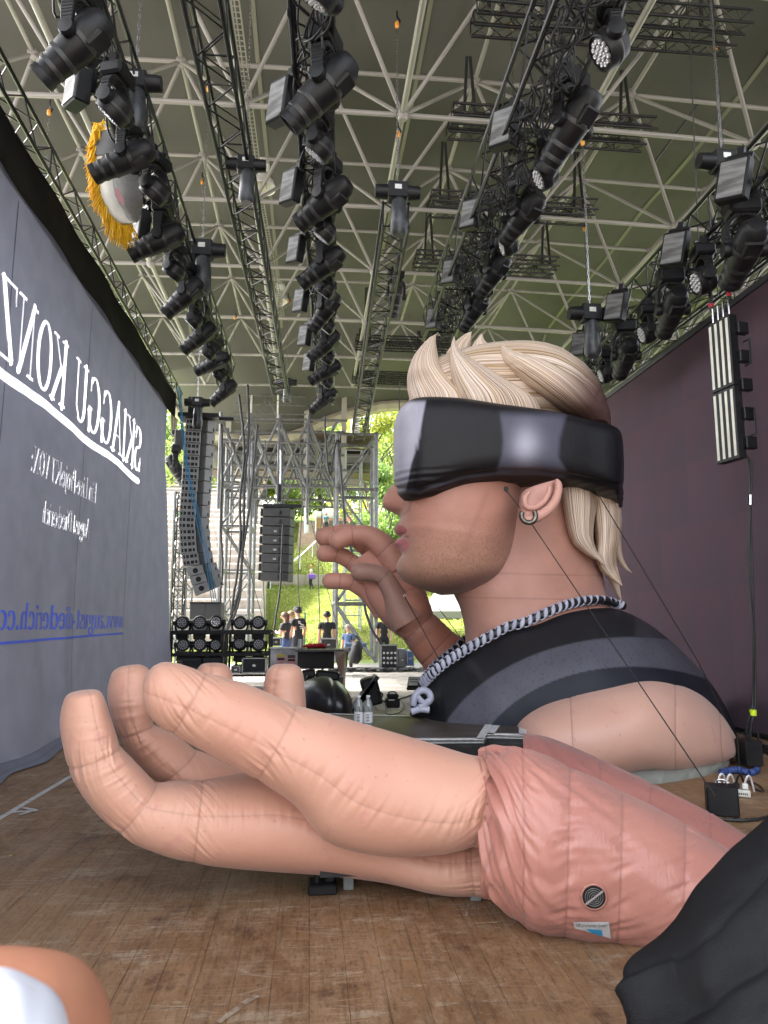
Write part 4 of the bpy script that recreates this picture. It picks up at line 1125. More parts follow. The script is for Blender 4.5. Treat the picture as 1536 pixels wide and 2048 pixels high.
def neck_col(x, y, v):
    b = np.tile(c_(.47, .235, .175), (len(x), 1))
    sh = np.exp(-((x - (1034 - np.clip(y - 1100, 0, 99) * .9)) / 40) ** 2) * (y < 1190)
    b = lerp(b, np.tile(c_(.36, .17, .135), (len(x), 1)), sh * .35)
    for yl in (1147, 1196):
        b = lerp(b, np.tile(c_(.25, .11, .09), (len(x), 1)), np.exp(-((y - yl - .02 * (x - 1000)) / 1.2) ** 2) * .6)
    return b
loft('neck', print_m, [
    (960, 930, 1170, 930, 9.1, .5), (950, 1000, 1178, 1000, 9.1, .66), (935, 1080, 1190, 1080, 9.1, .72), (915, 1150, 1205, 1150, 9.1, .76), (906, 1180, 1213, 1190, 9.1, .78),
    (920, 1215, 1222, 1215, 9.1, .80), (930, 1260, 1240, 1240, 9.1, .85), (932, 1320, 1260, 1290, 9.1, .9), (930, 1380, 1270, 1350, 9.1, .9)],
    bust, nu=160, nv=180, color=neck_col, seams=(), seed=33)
# white collar tag at the nape

# ear with earring
EY = 7.86
def ear_col(x, y, v):
    b = np.tile(c_(.50, .26, .21), (len(x), 1)); n = vnoise(x, y, 6, 9)
    return lerp(b, np.tile(c_(.34, .16, .13), (len(x), 1)), (n > .7) * .3)
loft('ear', print_m, [(1113, 958, 1108, 966, EY, .02), (1112, 964, 1070, 972, EY, .08), (1112, 984, 1046, 984, EY, .12), (1104, 1004, 1040, 1006, EY, .12), (1090, 1020, 1042, 1026, EY, .11),
    (1072, 1034, 1042, 1040, EY, .10), (1058, 1042, 1044, 1046, EY, .04)], bust, nu=60, nv=50, color=ear_col, seed=35)
hx = np.array([P(a, b, Y=EY - .12) for a, b in ((1113, 958), (1117, 975), (1112, 998), (1098, 1018), (1078, 1032), (1058, 1040), (1045, 1036))])
mb = MB().tube(crom(hx, np.linspace(0, 6, 40)), np.interp(np.linspace(0, 6, 40), [0, .5, 3, 5, 6], [.01, .04, .055, .06, .03]), 14)
hx = np.array([P(a, b, Y=EY - .11) for a, b in ((1100, 972), (1095, 992), (1082, 1008), (1066, 1016), (1052, 1012), (1050, 996), (1060, 982))])
mb.tube(crom(hx, np.linspace(0, 6, 40)), np.interp(np.linspace(0, 6, 40), [0, .5, 3, 5, 6], [.01, .028, .035, .03, .01]), 10)
mb.build('ear_rim', fabric('ear_skin', (.52, .27, .215), (.56, .30, .24), rough=.5, stains=False), bust, smooth=True)
t = np.linspace(R(155), R(400), 40)
ec = P(1057, 1031, Y=EY - .2); rr = 15 / FPX * 7.7
MB().tube([ec + rr * np.array([math.cos(q), 0, math.sin(q)]) for q in t], .028, 10).build('earring', mat('gunmetal', (.10, .09, .075), .3, .85, (.2, .18, .15), 20), bust, smooth=True)

# visor
def visor_col(x, y, v):
    b = np.tile(c_(.013, .012, .0135), (len(x), 1))
    front = 1 - sstep(x - np.interp(y, [800, 830, 880, 930, 985], [852, 846, 838, 822, 811]), -3, 3)
    inr = sstep(y, 797, 808) * (1 - sstep(y, 978, 992))
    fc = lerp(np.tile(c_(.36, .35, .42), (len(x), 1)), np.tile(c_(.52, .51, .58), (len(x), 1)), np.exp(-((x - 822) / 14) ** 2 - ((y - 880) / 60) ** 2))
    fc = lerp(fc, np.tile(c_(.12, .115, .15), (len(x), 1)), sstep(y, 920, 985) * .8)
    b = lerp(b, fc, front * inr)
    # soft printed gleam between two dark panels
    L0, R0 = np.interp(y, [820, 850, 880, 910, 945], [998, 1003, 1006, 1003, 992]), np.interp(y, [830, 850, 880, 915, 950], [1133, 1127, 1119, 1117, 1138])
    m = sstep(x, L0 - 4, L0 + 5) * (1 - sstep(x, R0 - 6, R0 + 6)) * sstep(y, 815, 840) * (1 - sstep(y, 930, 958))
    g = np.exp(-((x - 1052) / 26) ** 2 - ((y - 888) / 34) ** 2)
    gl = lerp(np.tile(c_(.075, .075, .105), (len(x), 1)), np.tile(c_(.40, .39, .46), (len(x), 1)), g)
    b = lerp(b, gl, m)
    # printed lower rim, lighter line
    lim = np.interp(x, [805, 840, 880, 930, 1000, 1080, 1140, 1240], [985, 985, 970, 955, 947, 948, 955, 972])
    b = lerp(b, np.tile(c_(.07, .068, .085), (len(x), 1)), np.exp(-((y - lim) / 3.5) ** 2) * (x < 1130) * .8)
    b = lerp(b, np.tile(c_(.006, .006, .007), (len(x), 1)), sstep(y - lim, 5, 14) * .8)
    b = lerp(b, np.tile(c_(.006, .006, .008), (len(x), 1)), sstep(x, 1135, 1200) * .75)
    return b
def vis_disp(US, th, VM, rad, V):
    px = PX(V.reshape(-1, 3)); x, y = px[:, 0].reshape(US.shape), px[:, 1].reshape(US.shape)
    lim = np.interp(x, [805, 840, 880, 930, 1000, 1080, 1140, 1240], [978, 978, 964, 950, 942, 944, 951, 972])
    d = -.02 * np.exp(-((y - lim) / 5) ** 2)
    w = np.exp(-((x - 850) / 70) ** 2) * sstep(y, 925, 945)
    return d + .006 * w * np.sin(y * .42 + .08 * x + 1.5 * np.sin(x * .04)) + .003 * np.sin(x * .12 + y * .5) * sstep(y, 955, 965)
VYc = 8.78
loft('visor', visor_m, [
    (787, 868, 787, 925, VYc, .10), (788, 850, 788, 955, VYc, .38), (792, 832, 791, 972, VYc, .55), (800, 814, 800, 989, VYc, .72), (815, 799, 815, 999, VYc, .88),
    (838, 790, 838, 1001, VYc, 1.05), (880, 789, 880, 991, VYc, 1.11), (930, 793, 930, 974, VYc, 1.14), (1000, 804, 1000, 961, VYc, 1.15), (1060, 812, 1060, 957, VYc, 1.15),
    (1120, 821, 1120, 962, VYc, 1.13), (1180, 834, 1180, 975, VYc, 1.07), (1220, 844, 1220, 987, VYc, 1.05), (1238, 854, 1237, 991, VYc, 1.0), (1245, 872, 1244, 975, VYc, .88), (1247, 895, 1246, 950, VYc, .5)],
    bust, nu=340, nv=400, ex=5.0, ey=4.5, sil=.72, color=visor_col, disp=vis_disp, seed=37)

# hair: printed strands run along each tuft
def hair_m(name, roll=0.0, dark=0.0):
    m = bpy.data.materials.new(name); MATS[name] = m; m.use_nodes = True
    N, L = m.node_tree.nodes, m.node_tree.links
    b = N['Principled BSDF']; b.inputs['Roughness'].default_value = .7; b.inputs['Specular IOR Level'].default_value = .12
    at = N.new('ShaderNodeAttribute'); at.attribute_name = 'suv'
    def nz(st, sc, det, dist=0):
        mp = N.new('ShaderNodeMapping'); mp.inputs['Scale'].default_value = st; L.new(at.outputs['Vector'], mp.inputs[0])
        n = N.new('ShaderNodeTexNoise'); n.inputs['Scale'].default_value = sc; n.inputs['Detail'].default_value = det; n.inputs['Distortion'].default_value = dist
        L.new(mp.outputs[0], n.inputs['Vector']); return n.outputs[0]
    def rg(x, a, b_, c=0, d=1):
        r = N.new('ShaderNodeMapRange'); r.inputs[1].default_value = a; r.inputs[2].default_value = b_; r.inputs[3].default_value = c; r.inputs[4].default_value = d; L.new(x, r.inputs[0]); return r.outputs[0]
    def mx(f, a, c):
        x = N.new('ShaderNodeMix'); x.data_type = 'RGBA'; L.new(f, x.inputs['Factor'])
        for k, q in (('A', a), ('B', c)):
            if hasattr(q, 'links'): L.new(q, x.inputs[k])
            else: x.inputs[k].default_value = (*q, 1)
        return x.outputs['Result']
    col = mx(rg(nz((.35, 3.2, 3.2), 2.4, 3), .3, .7), (.50, .37, .27), (.68, .56, .47))
    col = mx(rg(nz((.10, 13, 13), 3, 6, .1), .48, .66, 0, .9), col, (.80, .70, .62))
    col = mx(rg(nz((.07, 20, 20), 3.7, 5, .1), .53, .60, 0, .9), col, (.34, .21, .08))
    col = mx(rg(nz((.06, 27, 27), 5.1, 4, .1), .57, .61, 0, .95), col, (.10, .05, .04))
    pt = N.new('ShaderNodeAttribute'); pt.attribute_name = 'paint'
    sp = N.new('ShaderNodeSeparateColor'); L.new(pt.outputs['Color'], sp.inputs[0])
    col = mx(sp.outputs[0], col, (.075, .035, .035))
    L.new(col, b.inputs['Base Color'])
    bp = N.new('ShaderNodeBump'); bp.inputs['Strength'].default_value = .3; bp.inputs['Distance'].default_value = .02
    L.new(nz((.08, 9, 9), 3, 5), bp.inputs['Height']); L.new(bp.outputs[0], b.inputs['Normal'])
    return m
HM = hair_m('printed_hair')
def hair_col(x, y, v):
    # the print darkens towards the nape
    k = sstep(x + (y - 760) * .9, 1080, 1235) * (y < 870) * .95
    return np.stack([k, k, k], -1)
HY = 8.85
def tuft(rows, Yc=HY, nu=120, nv=90, ws=None, name='hair_tuft', seed=1):
    rws = []
    for k, r in enumerate(rows):
        rws.append((r[0], r[1], r[2], r[3], r[5] if len(r) > 5 else Yc, r[4]))
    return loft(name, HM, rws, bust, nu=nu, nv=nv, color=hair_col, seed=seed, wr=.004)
# dome of swept-back hair, strands run front to back
tuft([(818, 815, 818, 850, .1), (822, 775, 822, 860, .4), (845, 745, 845, 870, .66), (890, 722, 890, 870, .84), (950, 706, 950, 870, .93), (1010, 697, 1010, 880, .96), (1065, 696, 1065, 880, .96),
      (1115, 706, 1115, 880, .93), (1160, 730, 1160, 890, .86), (1195, 766, 1195, 890, .72), (1215, 810, 1213, 880, .5), (1222, 840, 1222, 870, .12)], 8.95, 220, 200, name='hair', seed=2)
tuft([(876, 667, 873, 668, .01, 8.5), (862, 674, 872, 680, .05, 8.45), (845, 690, 874, 702, .12, 8.4), (826, 716, 880, 725, .2, 8.35), (815, 750, 893, 748, .3, 8.35), (815, 780, 920, 775, .36, 8.4), (822, 810, 950, 805, .40, 8.35), (826, 850, 960, 845, .40, 8.35)], seed=3)
tuft([(908, 672, 909, 674, .01, 8.3), (902, 690, 915, 692, .05, 8.25), (899, 712, 932, 712, .13, 8.2), (900, 738, 965, 733, .22, 8.15), (906, 770, 1010, 760, .30, 8.15), (920, 810, 1070, 800, .36, 8.15), (930, 850, 1090, 845, .34, 8.2)], seed=4)
tuft([(944, 663, 943, 665, .01, 8.9), (928, 670, 942, 682, .06), (905, 690, 940, 705, .14), (890, 715, 950, 730, .22), (890, 750, 980, 760, .3)], 8.95, seed=5)
tuft([(963, 667, 964, 668, .01), (952, 680, 972, 684, .06), (940, 700, 1000, 700, .14), (930, 720, 1040, 715, .24), (940, 750, 1090, 740, .34)], 8.75, seed=6)
tuft([(1003, 690, 1004, 691, .01, 8.15), (1001, 702, 1016, 698, .04, 8.12), (1006, 722, 1045, 708, .12, 8.08), (1030, 750, 1100, 728, .22, 8.06), (1075, 785, 1160, 765, .28, 8.1), (1130, 825, 1205, 815, .3, 8.25), (1170, 850, 1216, 845, .2, 8.4)], seed=7)
tuft([(1074, 684, 1075, 685, .01), (1070, 694, 1084, 694, .05), (1062, 706, 1100, 706, .12)], 9.3, 40, 40, seed=8)
# long hair at the nape
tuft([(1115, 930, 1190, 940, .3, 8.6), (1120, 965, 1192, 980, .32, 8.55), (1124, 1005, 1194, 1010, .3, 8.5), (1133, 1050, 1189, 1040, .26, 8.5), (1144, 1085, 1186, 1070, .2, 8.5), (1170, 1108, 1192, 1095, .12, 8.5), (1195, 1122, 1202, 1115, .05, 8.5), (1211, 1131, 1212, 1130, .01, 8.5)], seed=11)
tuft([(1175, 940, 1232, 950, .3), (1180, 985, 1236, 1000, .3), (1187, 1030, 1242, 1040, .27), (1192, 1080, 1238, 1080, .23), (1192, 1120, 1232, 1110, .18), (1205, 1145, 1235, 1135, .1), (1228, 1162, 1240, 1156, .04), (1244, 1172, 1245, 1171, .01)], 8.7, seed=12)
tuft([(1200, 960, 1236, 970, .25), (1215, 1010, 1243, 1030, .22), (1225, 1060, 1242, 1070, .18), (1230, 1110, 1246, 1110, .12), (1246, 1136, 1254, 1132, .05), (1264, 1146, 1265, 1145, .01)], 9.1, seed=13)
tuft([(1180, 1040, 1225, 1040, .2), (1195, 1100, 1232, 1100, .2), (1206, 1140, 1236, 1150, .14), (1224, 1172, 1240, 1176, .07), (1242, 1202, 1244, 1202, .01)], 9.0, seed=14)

# torso with the printed tank top
def top_col(x, y, v):
    rho = np.hypot((x - 1265) / 285, (y - 1560) / 200)
    nav, gry, blk = c_(.013, .015, .023), c_(.080, .080, .100), c_(.013, .013, .0155)
    b = np.tile(blk, (len(x), 1))
    G_ = lambda c: np.tile(c, (len(x), 1))
    b = lerp(b, G_(nav), 1 - sstep(rho, 1.13, 1.14))
    b = lerp(b, G_(gry), sstep(rho, 1.13, 1.14) * (1 - sstep(rho, 1.42, 1.44)))
    b = lerp(b, G_(gry * .95), sstep(rho, 1.70, 1.74) * (1 - sstep(rho, 1.98, 2.0)) * (x < 1010))
    b = lerp(b, G_(gry * .6), sstep(rho, 2.12, 2.2) * (x < 900) )
    n = vnoise(x, y, 1.6, 5) > .86
    b = lerp(b, G_(c_(.03, .03, .04)), n * (rho > 1.14) * (rho < 1.43) * .7)
    # printed light edge at the top right
    b = lerp(b, G_(c_(.05, .05, .06)), sstep(x, 1265, 1275) * (rho > 1.44) * .6)
    return b
loft('tank_top', top_m, [
    (838, 1395, 835, 1440, 8.9, .15), (850, 1360, 845, 1500, 8.9, .6), (880, 1322, 870, 1540, 8.9, .95), (925, 1290, 915, 1560, 8.95, 1.2), (985, 1262, 975, 1565, 9.0, 1.42), (1050, 1236, 1045, 1565, 9.05, 1.58),
    (1120, 1214, 1120, 1565, 9.1, 1.72), (1190, 1210, 1200, 1562, 9.1, 1.82), (1255, 1226, 1285, 1556, 9.1, 1.86), (1320, 1266, 1350, 1548, 9.1, 1.82), (1375, 1316, 1405, 1536, 9.1, 1.7),
    (1425, 1375, 1445, 1525, 9.1, 1.5), (1458, 1430, 1466, 1512, 9.1, 1.2), (1476, 1478, 1477, 1500, 9.1, .6)],
    bust, nu=420, nv=460, ex=2.1, ey=2.1, color=top_col, seed=41,
    disp=lambda US, th, VM, rad, V: .006 * wave(US, VM, (3, 5, 9), 8) )
tt_ = [o for o in bust.children if o.name.startswith('tank_top')]
loft('shoulder', bust_m, [
    (1018, 1470, 1012, 1500, 7.95, .3), (1036, 1432, 1030, 1522, 7.9, .6), (1080, 1402, 1080, 1545, 7.85, .85), (1140, 1381, 1150, 1556, 7.85, 1.0), (1215, 1363, 1220, 1549, 7.85, 1.08), (1290, 1353, 1290, 1534, 7.85, 1.08),
    (1350, 1364, 1350, 1536, 7.9, 1.0), (1400, 1390, 1402, 1530, 7.95, .85), (1440, 1428, 1445, 1520, 8.0, .65), (1466, 1466, 1470, 1508, 8.05, .4), (1477, 1488, 1478, 1498, 8.1, .12)],
    bust, nu=260, nv=260, ex=2.3, ey=2.2, seams=(3, 6, 8), pinch=.006, pk=.002, seed=43,
    disp=lambda US, th, VM, rad, V: .012 * wave(US, VM * 4, (26, 43, 70), 6) * np.exp(-((np.abs(th - np.pi * 1.12)) / .25) ** 2))
loft('skirt', grey_pvc, [
    (1010, 1500, 1030, 1590, 8.1, .6), (1150, 1500, 1150, 1598, 7.95, .95), (1270, 1500, 1285, 1572, 7.9, .98), (1340, 1500, 1345, 1572, 7.95, .93), (1400, 1500, 1400, 1562, 8.0, .78), (1440, 1500, 1440, 1545, 8.05, .55), (1460, 1505, 1458, 1526, 8.1, .28)],
    bust, nu=160, nv=200, ex=3.2, seed=45, disp=lambda US, th, VM, rad, V: .004 * wave(US, VM * 3, (24, 41, 66), 6))
# blue frill on the right end
MB().tube([P(1440, 1545, Y=8.4), P(1470, 1532, Y=8.5), P(1500, 1535, Y=8.6)], .03, 8).build('blue_hem', mat('blue_cloth', (.03, .06, .2), .7), bust, smooth=True)

# necklace: flat curb chain printed white on black lying round the neck
chn_k = mat('chain_black', (.012, .012, .013), .45)
chn_w = mat('chain_white', (.42, .42, .50), .5, 0, (.28, .28, .36), 8)
pathpx = [(1250, 1221), (1232, 1213), (1190, 1207), (1150, 1211), (1110, 1224), (1060, 1246), (1010, 1270), (960, 1297), (920, 1320), (885, 1344), (862, 1366), (850, 1378)]
path = []
pp_ = crom(np.array(pathpx, float), np.linspace(0, len(pathpx) - 1, 46))
for k_, (a, b) in enumerate(pp_):
    h = None
    for dy_ in range(0, 26, 2):
        h = hit(a, b + dy_, tt_ + [o_ for o_ in bust.children if o_.name.startswith('neck')])
        if h: break
    nn = h[1] if h[1] @ (h[0] - _C) < 0 else -h[1]
    path.append(h[0] + nn * .045 + np.array([0, 0, .03]))
path = np.array(path[2:])
path[1:-1] = (path[:-2] + path[1:-1] * 2 + path[2:]) / 4
far_path = np.array([P(850, 1378, Y=8.55), P(848, 1362, Y=9.1), P(872, 1330, Y=9.6), (P(905, 1302, Y=9.9)), P(936, 1275, Y=10.2)])
def chain(path, n, par, w=.085):
    t = np.linspace(0, len(path) - 1, n * 2 + 1); q = crom(path, t)
    sd = MB().tube(q, w * .95, 10); sd.build('chain_band', chn_k, par, smooth=True)
    link_me = None
    for k in range(n):
        c = q[2 * k + 1]; d = q[2 * k + 2] - q[2 * k]; ln = np.linalg.norm(d); d /= ln
        vw = (c - _C) / np.linalg.norm(c - _C); up = np.cross(d, vw); up /= np.linalg.norm(up)
        c = c - vw * w * 1.05
        # flat curb link: a fat slanted lobe lying on the black band
        e = up * w * .80; f = d * ln * .32
        q5 = crom(np.array([c - e * 1.1 - f * 1.2, c - e * .55 - f * .5, c, c + e * .55 + f * .5, c + e * 1.1 + f * 1.2]), np.linspace(0, 4, 10))
        mb = MB().tube(q5, np.array([.012, .025, .034, .040, .043, .043, .040, .034, .025, .012]) * w / .085, 8)
        mb.tube(crom(np.array([c + e * 1.1 + f * 1.2, c + e * 1.25 + f * 2.2, c + e * .9 + f * 3.0]), np.linspace(0, 2, 6)), .011 * w / .085, 5)
        mb.tube(crom(np.array([c - e * 1.1 - f * 1.2, c - e * 1.2 - f * .2, c - e * .95 + f * .9]), np.linspace(0, 2, 6)), .011 * w / .085, 5)
        for vi in range(len(mb.v)):
            rel = mb.v[vi] - c; mb.v[vi] = c + rel - .62 * (rel @ vw)[:, None] * vw
        mb.build('chain_link', chn_w, par, smooth=True)
chain(path, 36, bust, .056)
chain(far_path, 14, bust, .06)
pc = P(838, 1400, Y=7.95)
def pen(px, r=.06, Yp=7.95):
    MB().tube(crom(np.array([P(a, b, Y=Yp) for a, b in px]), np.linspace(0, len(px) - 1, 26)), r, 8).build('pendant', chn_w, bust, smooth=True)
pen([(826, 1412), (830, 1392), (842, 1381), (856, 1384), (861, 1398), (850, 1408), (838, 1416)], .038)
pen([(832, 1390), (840, 1400), (852, 1412)], .034); pen([(822, 1424), (840, 1418), (858, 1420)], .04)
loft('pendant_pad', chn_k, [(822, 1400, 820, 1430, 8.1, .02), (832, 1384, 830, 1436, 8.1, .1), (848, 1380, 848, 1436, 8.1, .12), (862, 1392, 862, 1430, 8.1, .05)], bust, nu=30, nv=30)

# ---------------------------------------------------------------- raised hand behind the chin
raised = thing('inflatable_raised_hand', 'giant inflatable raised hand with four bent fingers beside the chin of the bust', 'inflatable hand', P(850, 1370, Y=10.4))
RY = 10.2
def fing(name, pts, Yc, m=far_m, seams=(), seed=1):
    """pts: (x, y, radius px) along the finger, tip first"""
    rows = []
    p = np.array(pts, float)
    d = np.gradient(p[:, :2], axis=0); d /= np.linalg.norm(d, axis=1)[:, None]
    s = Yc / FPX
    t0 = p[0]
    for fr, rr in ((-.98, .18), (-.80, .6), (-.45, .9)):
        c = t0[:2] + d[0] * t0[2] * (fr + .0); n_ = np.array([-d[0][1], d[0][0]]) * t0[2] * rr
        rows.append((c[0] + n_[0], c[1] + n_[1], c[0] - n_[0], c[1] - n_[1], Yc, t0[2] * rr * s))
    for k in range(len(p)):
        n_ = np.array([-d[k][1], d[k][0]]) * p[k][2]
        rows.append((p[k][0] + n_[0], p[k][1] + n_[1], p[k][0] - n_[0], p[k][1] - n_[1], Yc, p[k][2] * s))
    return loft(name, m, rows, raised, nu=110, nv=80, seams=[q + 3 for q in seams], pinch=.010, pk=.002, seed=seed, fk=(30, 50))
fing('finger', [(650, 1074, 19), (668, 1070, 19), (700, 1068, 20), (735, 1092, 22), (770, 1130, 26)], 10.7, seams=(1, 3), seed=1)
fing('finger', [(676, 1080, 19), (705, 1070, 19), (740, 1073, 21), (772, 1098, 26), (800, 1135, 32)], 10.2, far_m, seams=(1, 3), seed=2)
fing('finger', [(649, 1107, 17), (674, 1109, 17), (700, 1122, 17), (728, 1146, 20), (765, 1180, 24)], 10.6, far_m, seams=(1, 2), seed=3)
fing('finger', [(660, 1162, 16), (680, 1162, 17), (705, 1166, 17), (738, 1186, 20), (770, 1225, 24)], 10.3, far_m, seams=(1, 2), seed=4)
fing('thumb', [(720, 1144, 18), (745, 1146, 18), (768, 1155, 19), (786, 1185, 22), (806, 1225, 34), (818, 1245, 36)], 9.9, dark_skin, seams=(2,), seed=5)
loft('palm', far_m, [(760, 1085, 700, 1130, 10.45, .14), (795, 1112, 712, 1165, 10.4, .28), (828, 1150, 735, 1205, 10.3, .38), (852, 1185, 768, 1248, 10.25, .4), (868, 1228, 808, 1282, 10.2, .34), (885, 1250, 826, 1302, 10.25, .3)],
     raised, nu=120, nv=110, seams=(4,), pinch=.012, pk=.002, seed=6)
loft('thumb_base', far_m, [(800, 1185, 770, 1190, 10.0, .1), (835, 1180, 772, 1215, 10.0, .24), (856, 1205, 790, 1250, 10.0, .28), (864, 1225, 812, 1272, 10.05, .2), (862, 1240, 830, 1272, 10.1, .08)], raised, nu=60, nv=70, seed=7)
loft('forearm', fabric('far_arm_skin', (.50, .21, .14), (.53, .23, .16), rough=.5), [(868, 1228, 808, 1282, 10.25, .33), (905, 1262, 842, 1330, 10.3, .34), (940, 1290, 870, 1366, 10.35, .36), (975, 1330, 900, 1400, 10.4, .36)], raised, nu=70, nv=80, seams=(1,), pinch=.008, pk=.002, seed=8)
MB().lathe([(0, 0), (.02, .01), (.0, .03)], P(809, 1192, Y=9.62), (0, -1, 0), 10).build('tether_eye', WHITE, raised)
# ================================================================ TRUSSES AND LIGHTS OVERHEAD
def truss(name, label, a, b_, w=.30, r=.025, pitch=.45, m=TRUSS, group=None, cat='truss', hgt=None, parent=None, chords=4, up=(0, 0, 1), rb=None):
    """box truss from a to b: four chords as parts, the lattice between them as one part"""
    a, b_ = np.array(a, float), np.array(b_, float)
    t = thing(name, label, cat, (a + b_) / 2, group) if parent is None else parent
    d = (b_ - a); Ln = np.linalg.norm(d); d /= Ln
    up = np.array(up, float); s = np.cross(d, up); s /= np.linalg.norm(s); u = np.cross(s, d)
    h = hgt or w
    cs = [s * sx * w / 2 + u * sz * h / 2 for sx, sz in ((-1, -1), (1, -1), (1, 1), (-1, 1))]
    for c in cs:
        MB().tube([a + c, b_ + c], r, 8).build('chord', m, t)
    mb = MB(); n = max(2, int(round(Ln / pitch))); rb = rb or r * .42
    for k in range(n):
        p, q = a + d * Ln * k / n, a + d * Ln * (k + 1) / n
        for i_ in range(4):
            c0, c1 = cs[i_], cs[(i_ + 1) % 4]
            mb.bar(p + (c0 if k % 2 else c1), q + (c1 if k % 2 else c0), rb, 5)
            if k % 4 == 0: mb.bar(p + c0, p + c1, rb, 5)
    o = mb.build('lattice', m, t); o['kind'] = 'stuff'
    return t
def at(px, py, h): return P(px, py, Z=CAM_H + h)
# main runs; two photo points each at their hanging height
def run_(p0, p1, h, ext0=3.0, ext1=0.0):
    a, b_ = at(*p0, h), at(*p1, h); d = (b_ - a) / np.linalg.norm(b_ - a)
    return a - d * ext0, b_ + d * ext1
T1a, T1b = run_((0, 195), (350, 800), 5.45, 2.5)
truss('curtain_truss', 'black truss running above the top edge of the grey blue curtain', T1a, T1b, .34, .024)
T2a, T2b = run_((182, 10), (452, 745), 6.3, 2.0)
truss('lighting_truss', 'black truss crowded with spotlights just right of the curtain', T2a, T2b, .42, .03)
T3a, T3b = run_((410, 0), (563, 790), 7.0, 2.5)
truss('lighting_truss', 'bare black truss running between the two long rows of spotlights', T3a, T3b, .42, .03)
T4a, T4b = run_((624, 0), (652, 790), 6.3, 2.5)
truss('lighting_truss', 'black truss with spotlights running down the middle of the roof', T4a, T4b, .42, .03)
T5a, T5b = run_((792, 430), (716, 870), 6.6, 0)
truss('short_truss', 'truss slung from a chain hoist right of the middle row of spotlights', T5a, T5b, .42, .028, .42)
T6a, T6b = run_((1150, 0), (874, 655), 6.3, 2.0)
truss('lighting_truss', 'black truss with spotlights running above the blond hair', T6a, T6b, .62, .032, .5)
T7a, T7b = run_((1540, 345), (1148, 745), 5.35, 3.0)
truss('lighting_truss', 'broad black truss full of lamps along the top of the video wall', T7a, T7b, .55, .03, .5)
lower_a, lower_b = run_((1560, 500), (1200, 770), 4.75, 2)
truss('cable_truss', 'thin black truss just above the upper edge of the video wall', lower_a, lower_b, .26, .02, .4)

# spreader trusses slung under the roof nodes, each with slings and, below, a hoist chain
sl_m = mat('sling_black', (.012, .012, .012), .8)
orange = mat('hook_orange', (.62, .26, .03), .5)
def chainline(a, b_, name, label, group, hook=True, w=.016, gap=.075):
    a, b_ = np.array(a, float), np.array(b_, float); L0 = np.linalg.norm(b_ - a); d = (b_ - a) / L0
    t = thing(name, label, 'chain', a, group)
    s = np.cross(d, (0, 1, 0)); s /= np.linalg.norm(s); u = np.cross(s, d)
    mb = MB(); n = int(L0 / gap)
    for k in range(n):
        c = a + d * (k + .5) * gap; v = (s if k % 2 else u)
        mb.box(c + v * w * .8, (.009, .009, gap * 1.05), rot=np.stack([v, np.cross(d, v), d], -1))
        mb.box(c - v * w * .8, (.009, .009, gap * 1.05), rot=np.stack([v, np.cross(d, v), d], -1))
    o = mb.build('links', CHROME, t); o['kind'] = 'stuff'
    if hook:
        MB().lathe([(.015, 0), (.035, .03), (.038, .10), (.02, .13)], a - (0, 0, .32), (0, 0, 1), 10).build('hook_block', orange, t)
        MB().tube([a + (0, 0, 0), a - (0, 0, .1), a + (.05, 0, -.18), a + (.0, 0, -.3)], .018, 6).build('hook', BLACK, t)
    return t
ords = ['nearest', 'second', 'third', 'fourth', 'fifth', 'sixth', 'seventh', 'eighth', 'ninth', 'tenth', 'eleventh', 'twelfth', 'thirteenth', 'fourteenth', 'fifteenth']
def spreader(xa, xb, y, label, slings, pair=.5):
    t = thing('spreader_truss', label, 'truss', ((xa + xb) / 2, y[0], y[1]), 'short black spreader trusses slung under the roof')
    for k, dy in enumerate((0, 1)):
        a, b_ = (xa, y[0] + dy * pair, y[1] - dy * .0), (xb, y[0] + dy * pair, y[1] - dy * .0)
        truss('x', '', a, b_, .26, .028, .3, parent=t)
    for sx in slings:
        for dx in (-.12, .12):
            MB().tube([(sx + dx * .3, y[0] + .25, ZU(sx, 0) - .1), (sx + dx, y[0] + .25, y[1] + .1)], .035, 6).build('sling', sl_m, t)
    return t
def spr(x0, x1, py, zc, lab, sx, ydep=None):
    """spreader whose left and right ends were measured at photo height py, hanging at height zc"""
    a, b_ = P(x0, py, Z=zc), P(x1, py, Z=zc); y = (a[1] + b_[1]) / 2
    return spreader(P(x0, py, Y=y)[0], P(x1, py, Y=y)[0], (y, zc), lab, [P(s, py, Y=y)[0] for s in sx]), y
SPR = [(958, 1495, 22, 11.9, 'short black double truss cut by the top edge of the photo', (1000, 1430)),
       (905, 1308, 240, 11.75, 'wide black double truss slung above the third spotlight on the right row', (945, 1262)),
       (862, 1192, 405, 11.6, 'black double truss slung below the one nearest the top of the photo', (893, 1165)),
       (832, 1116, 520, 11.5, 'black double truss slung above the blond quiff, higher of two', (861, 1098)),
       (712, 905, 683, 11.2, 'black double truss slung just left of the blond quiff', (735, 880)),
       (706, 850, 752, 11.2, 'farthest small black double truss left of the visor top', (722, 840))]
for (x0, x1, py, zc, lab, sx) in SPR: spr(x0, x1, py, zc, lab, sx)

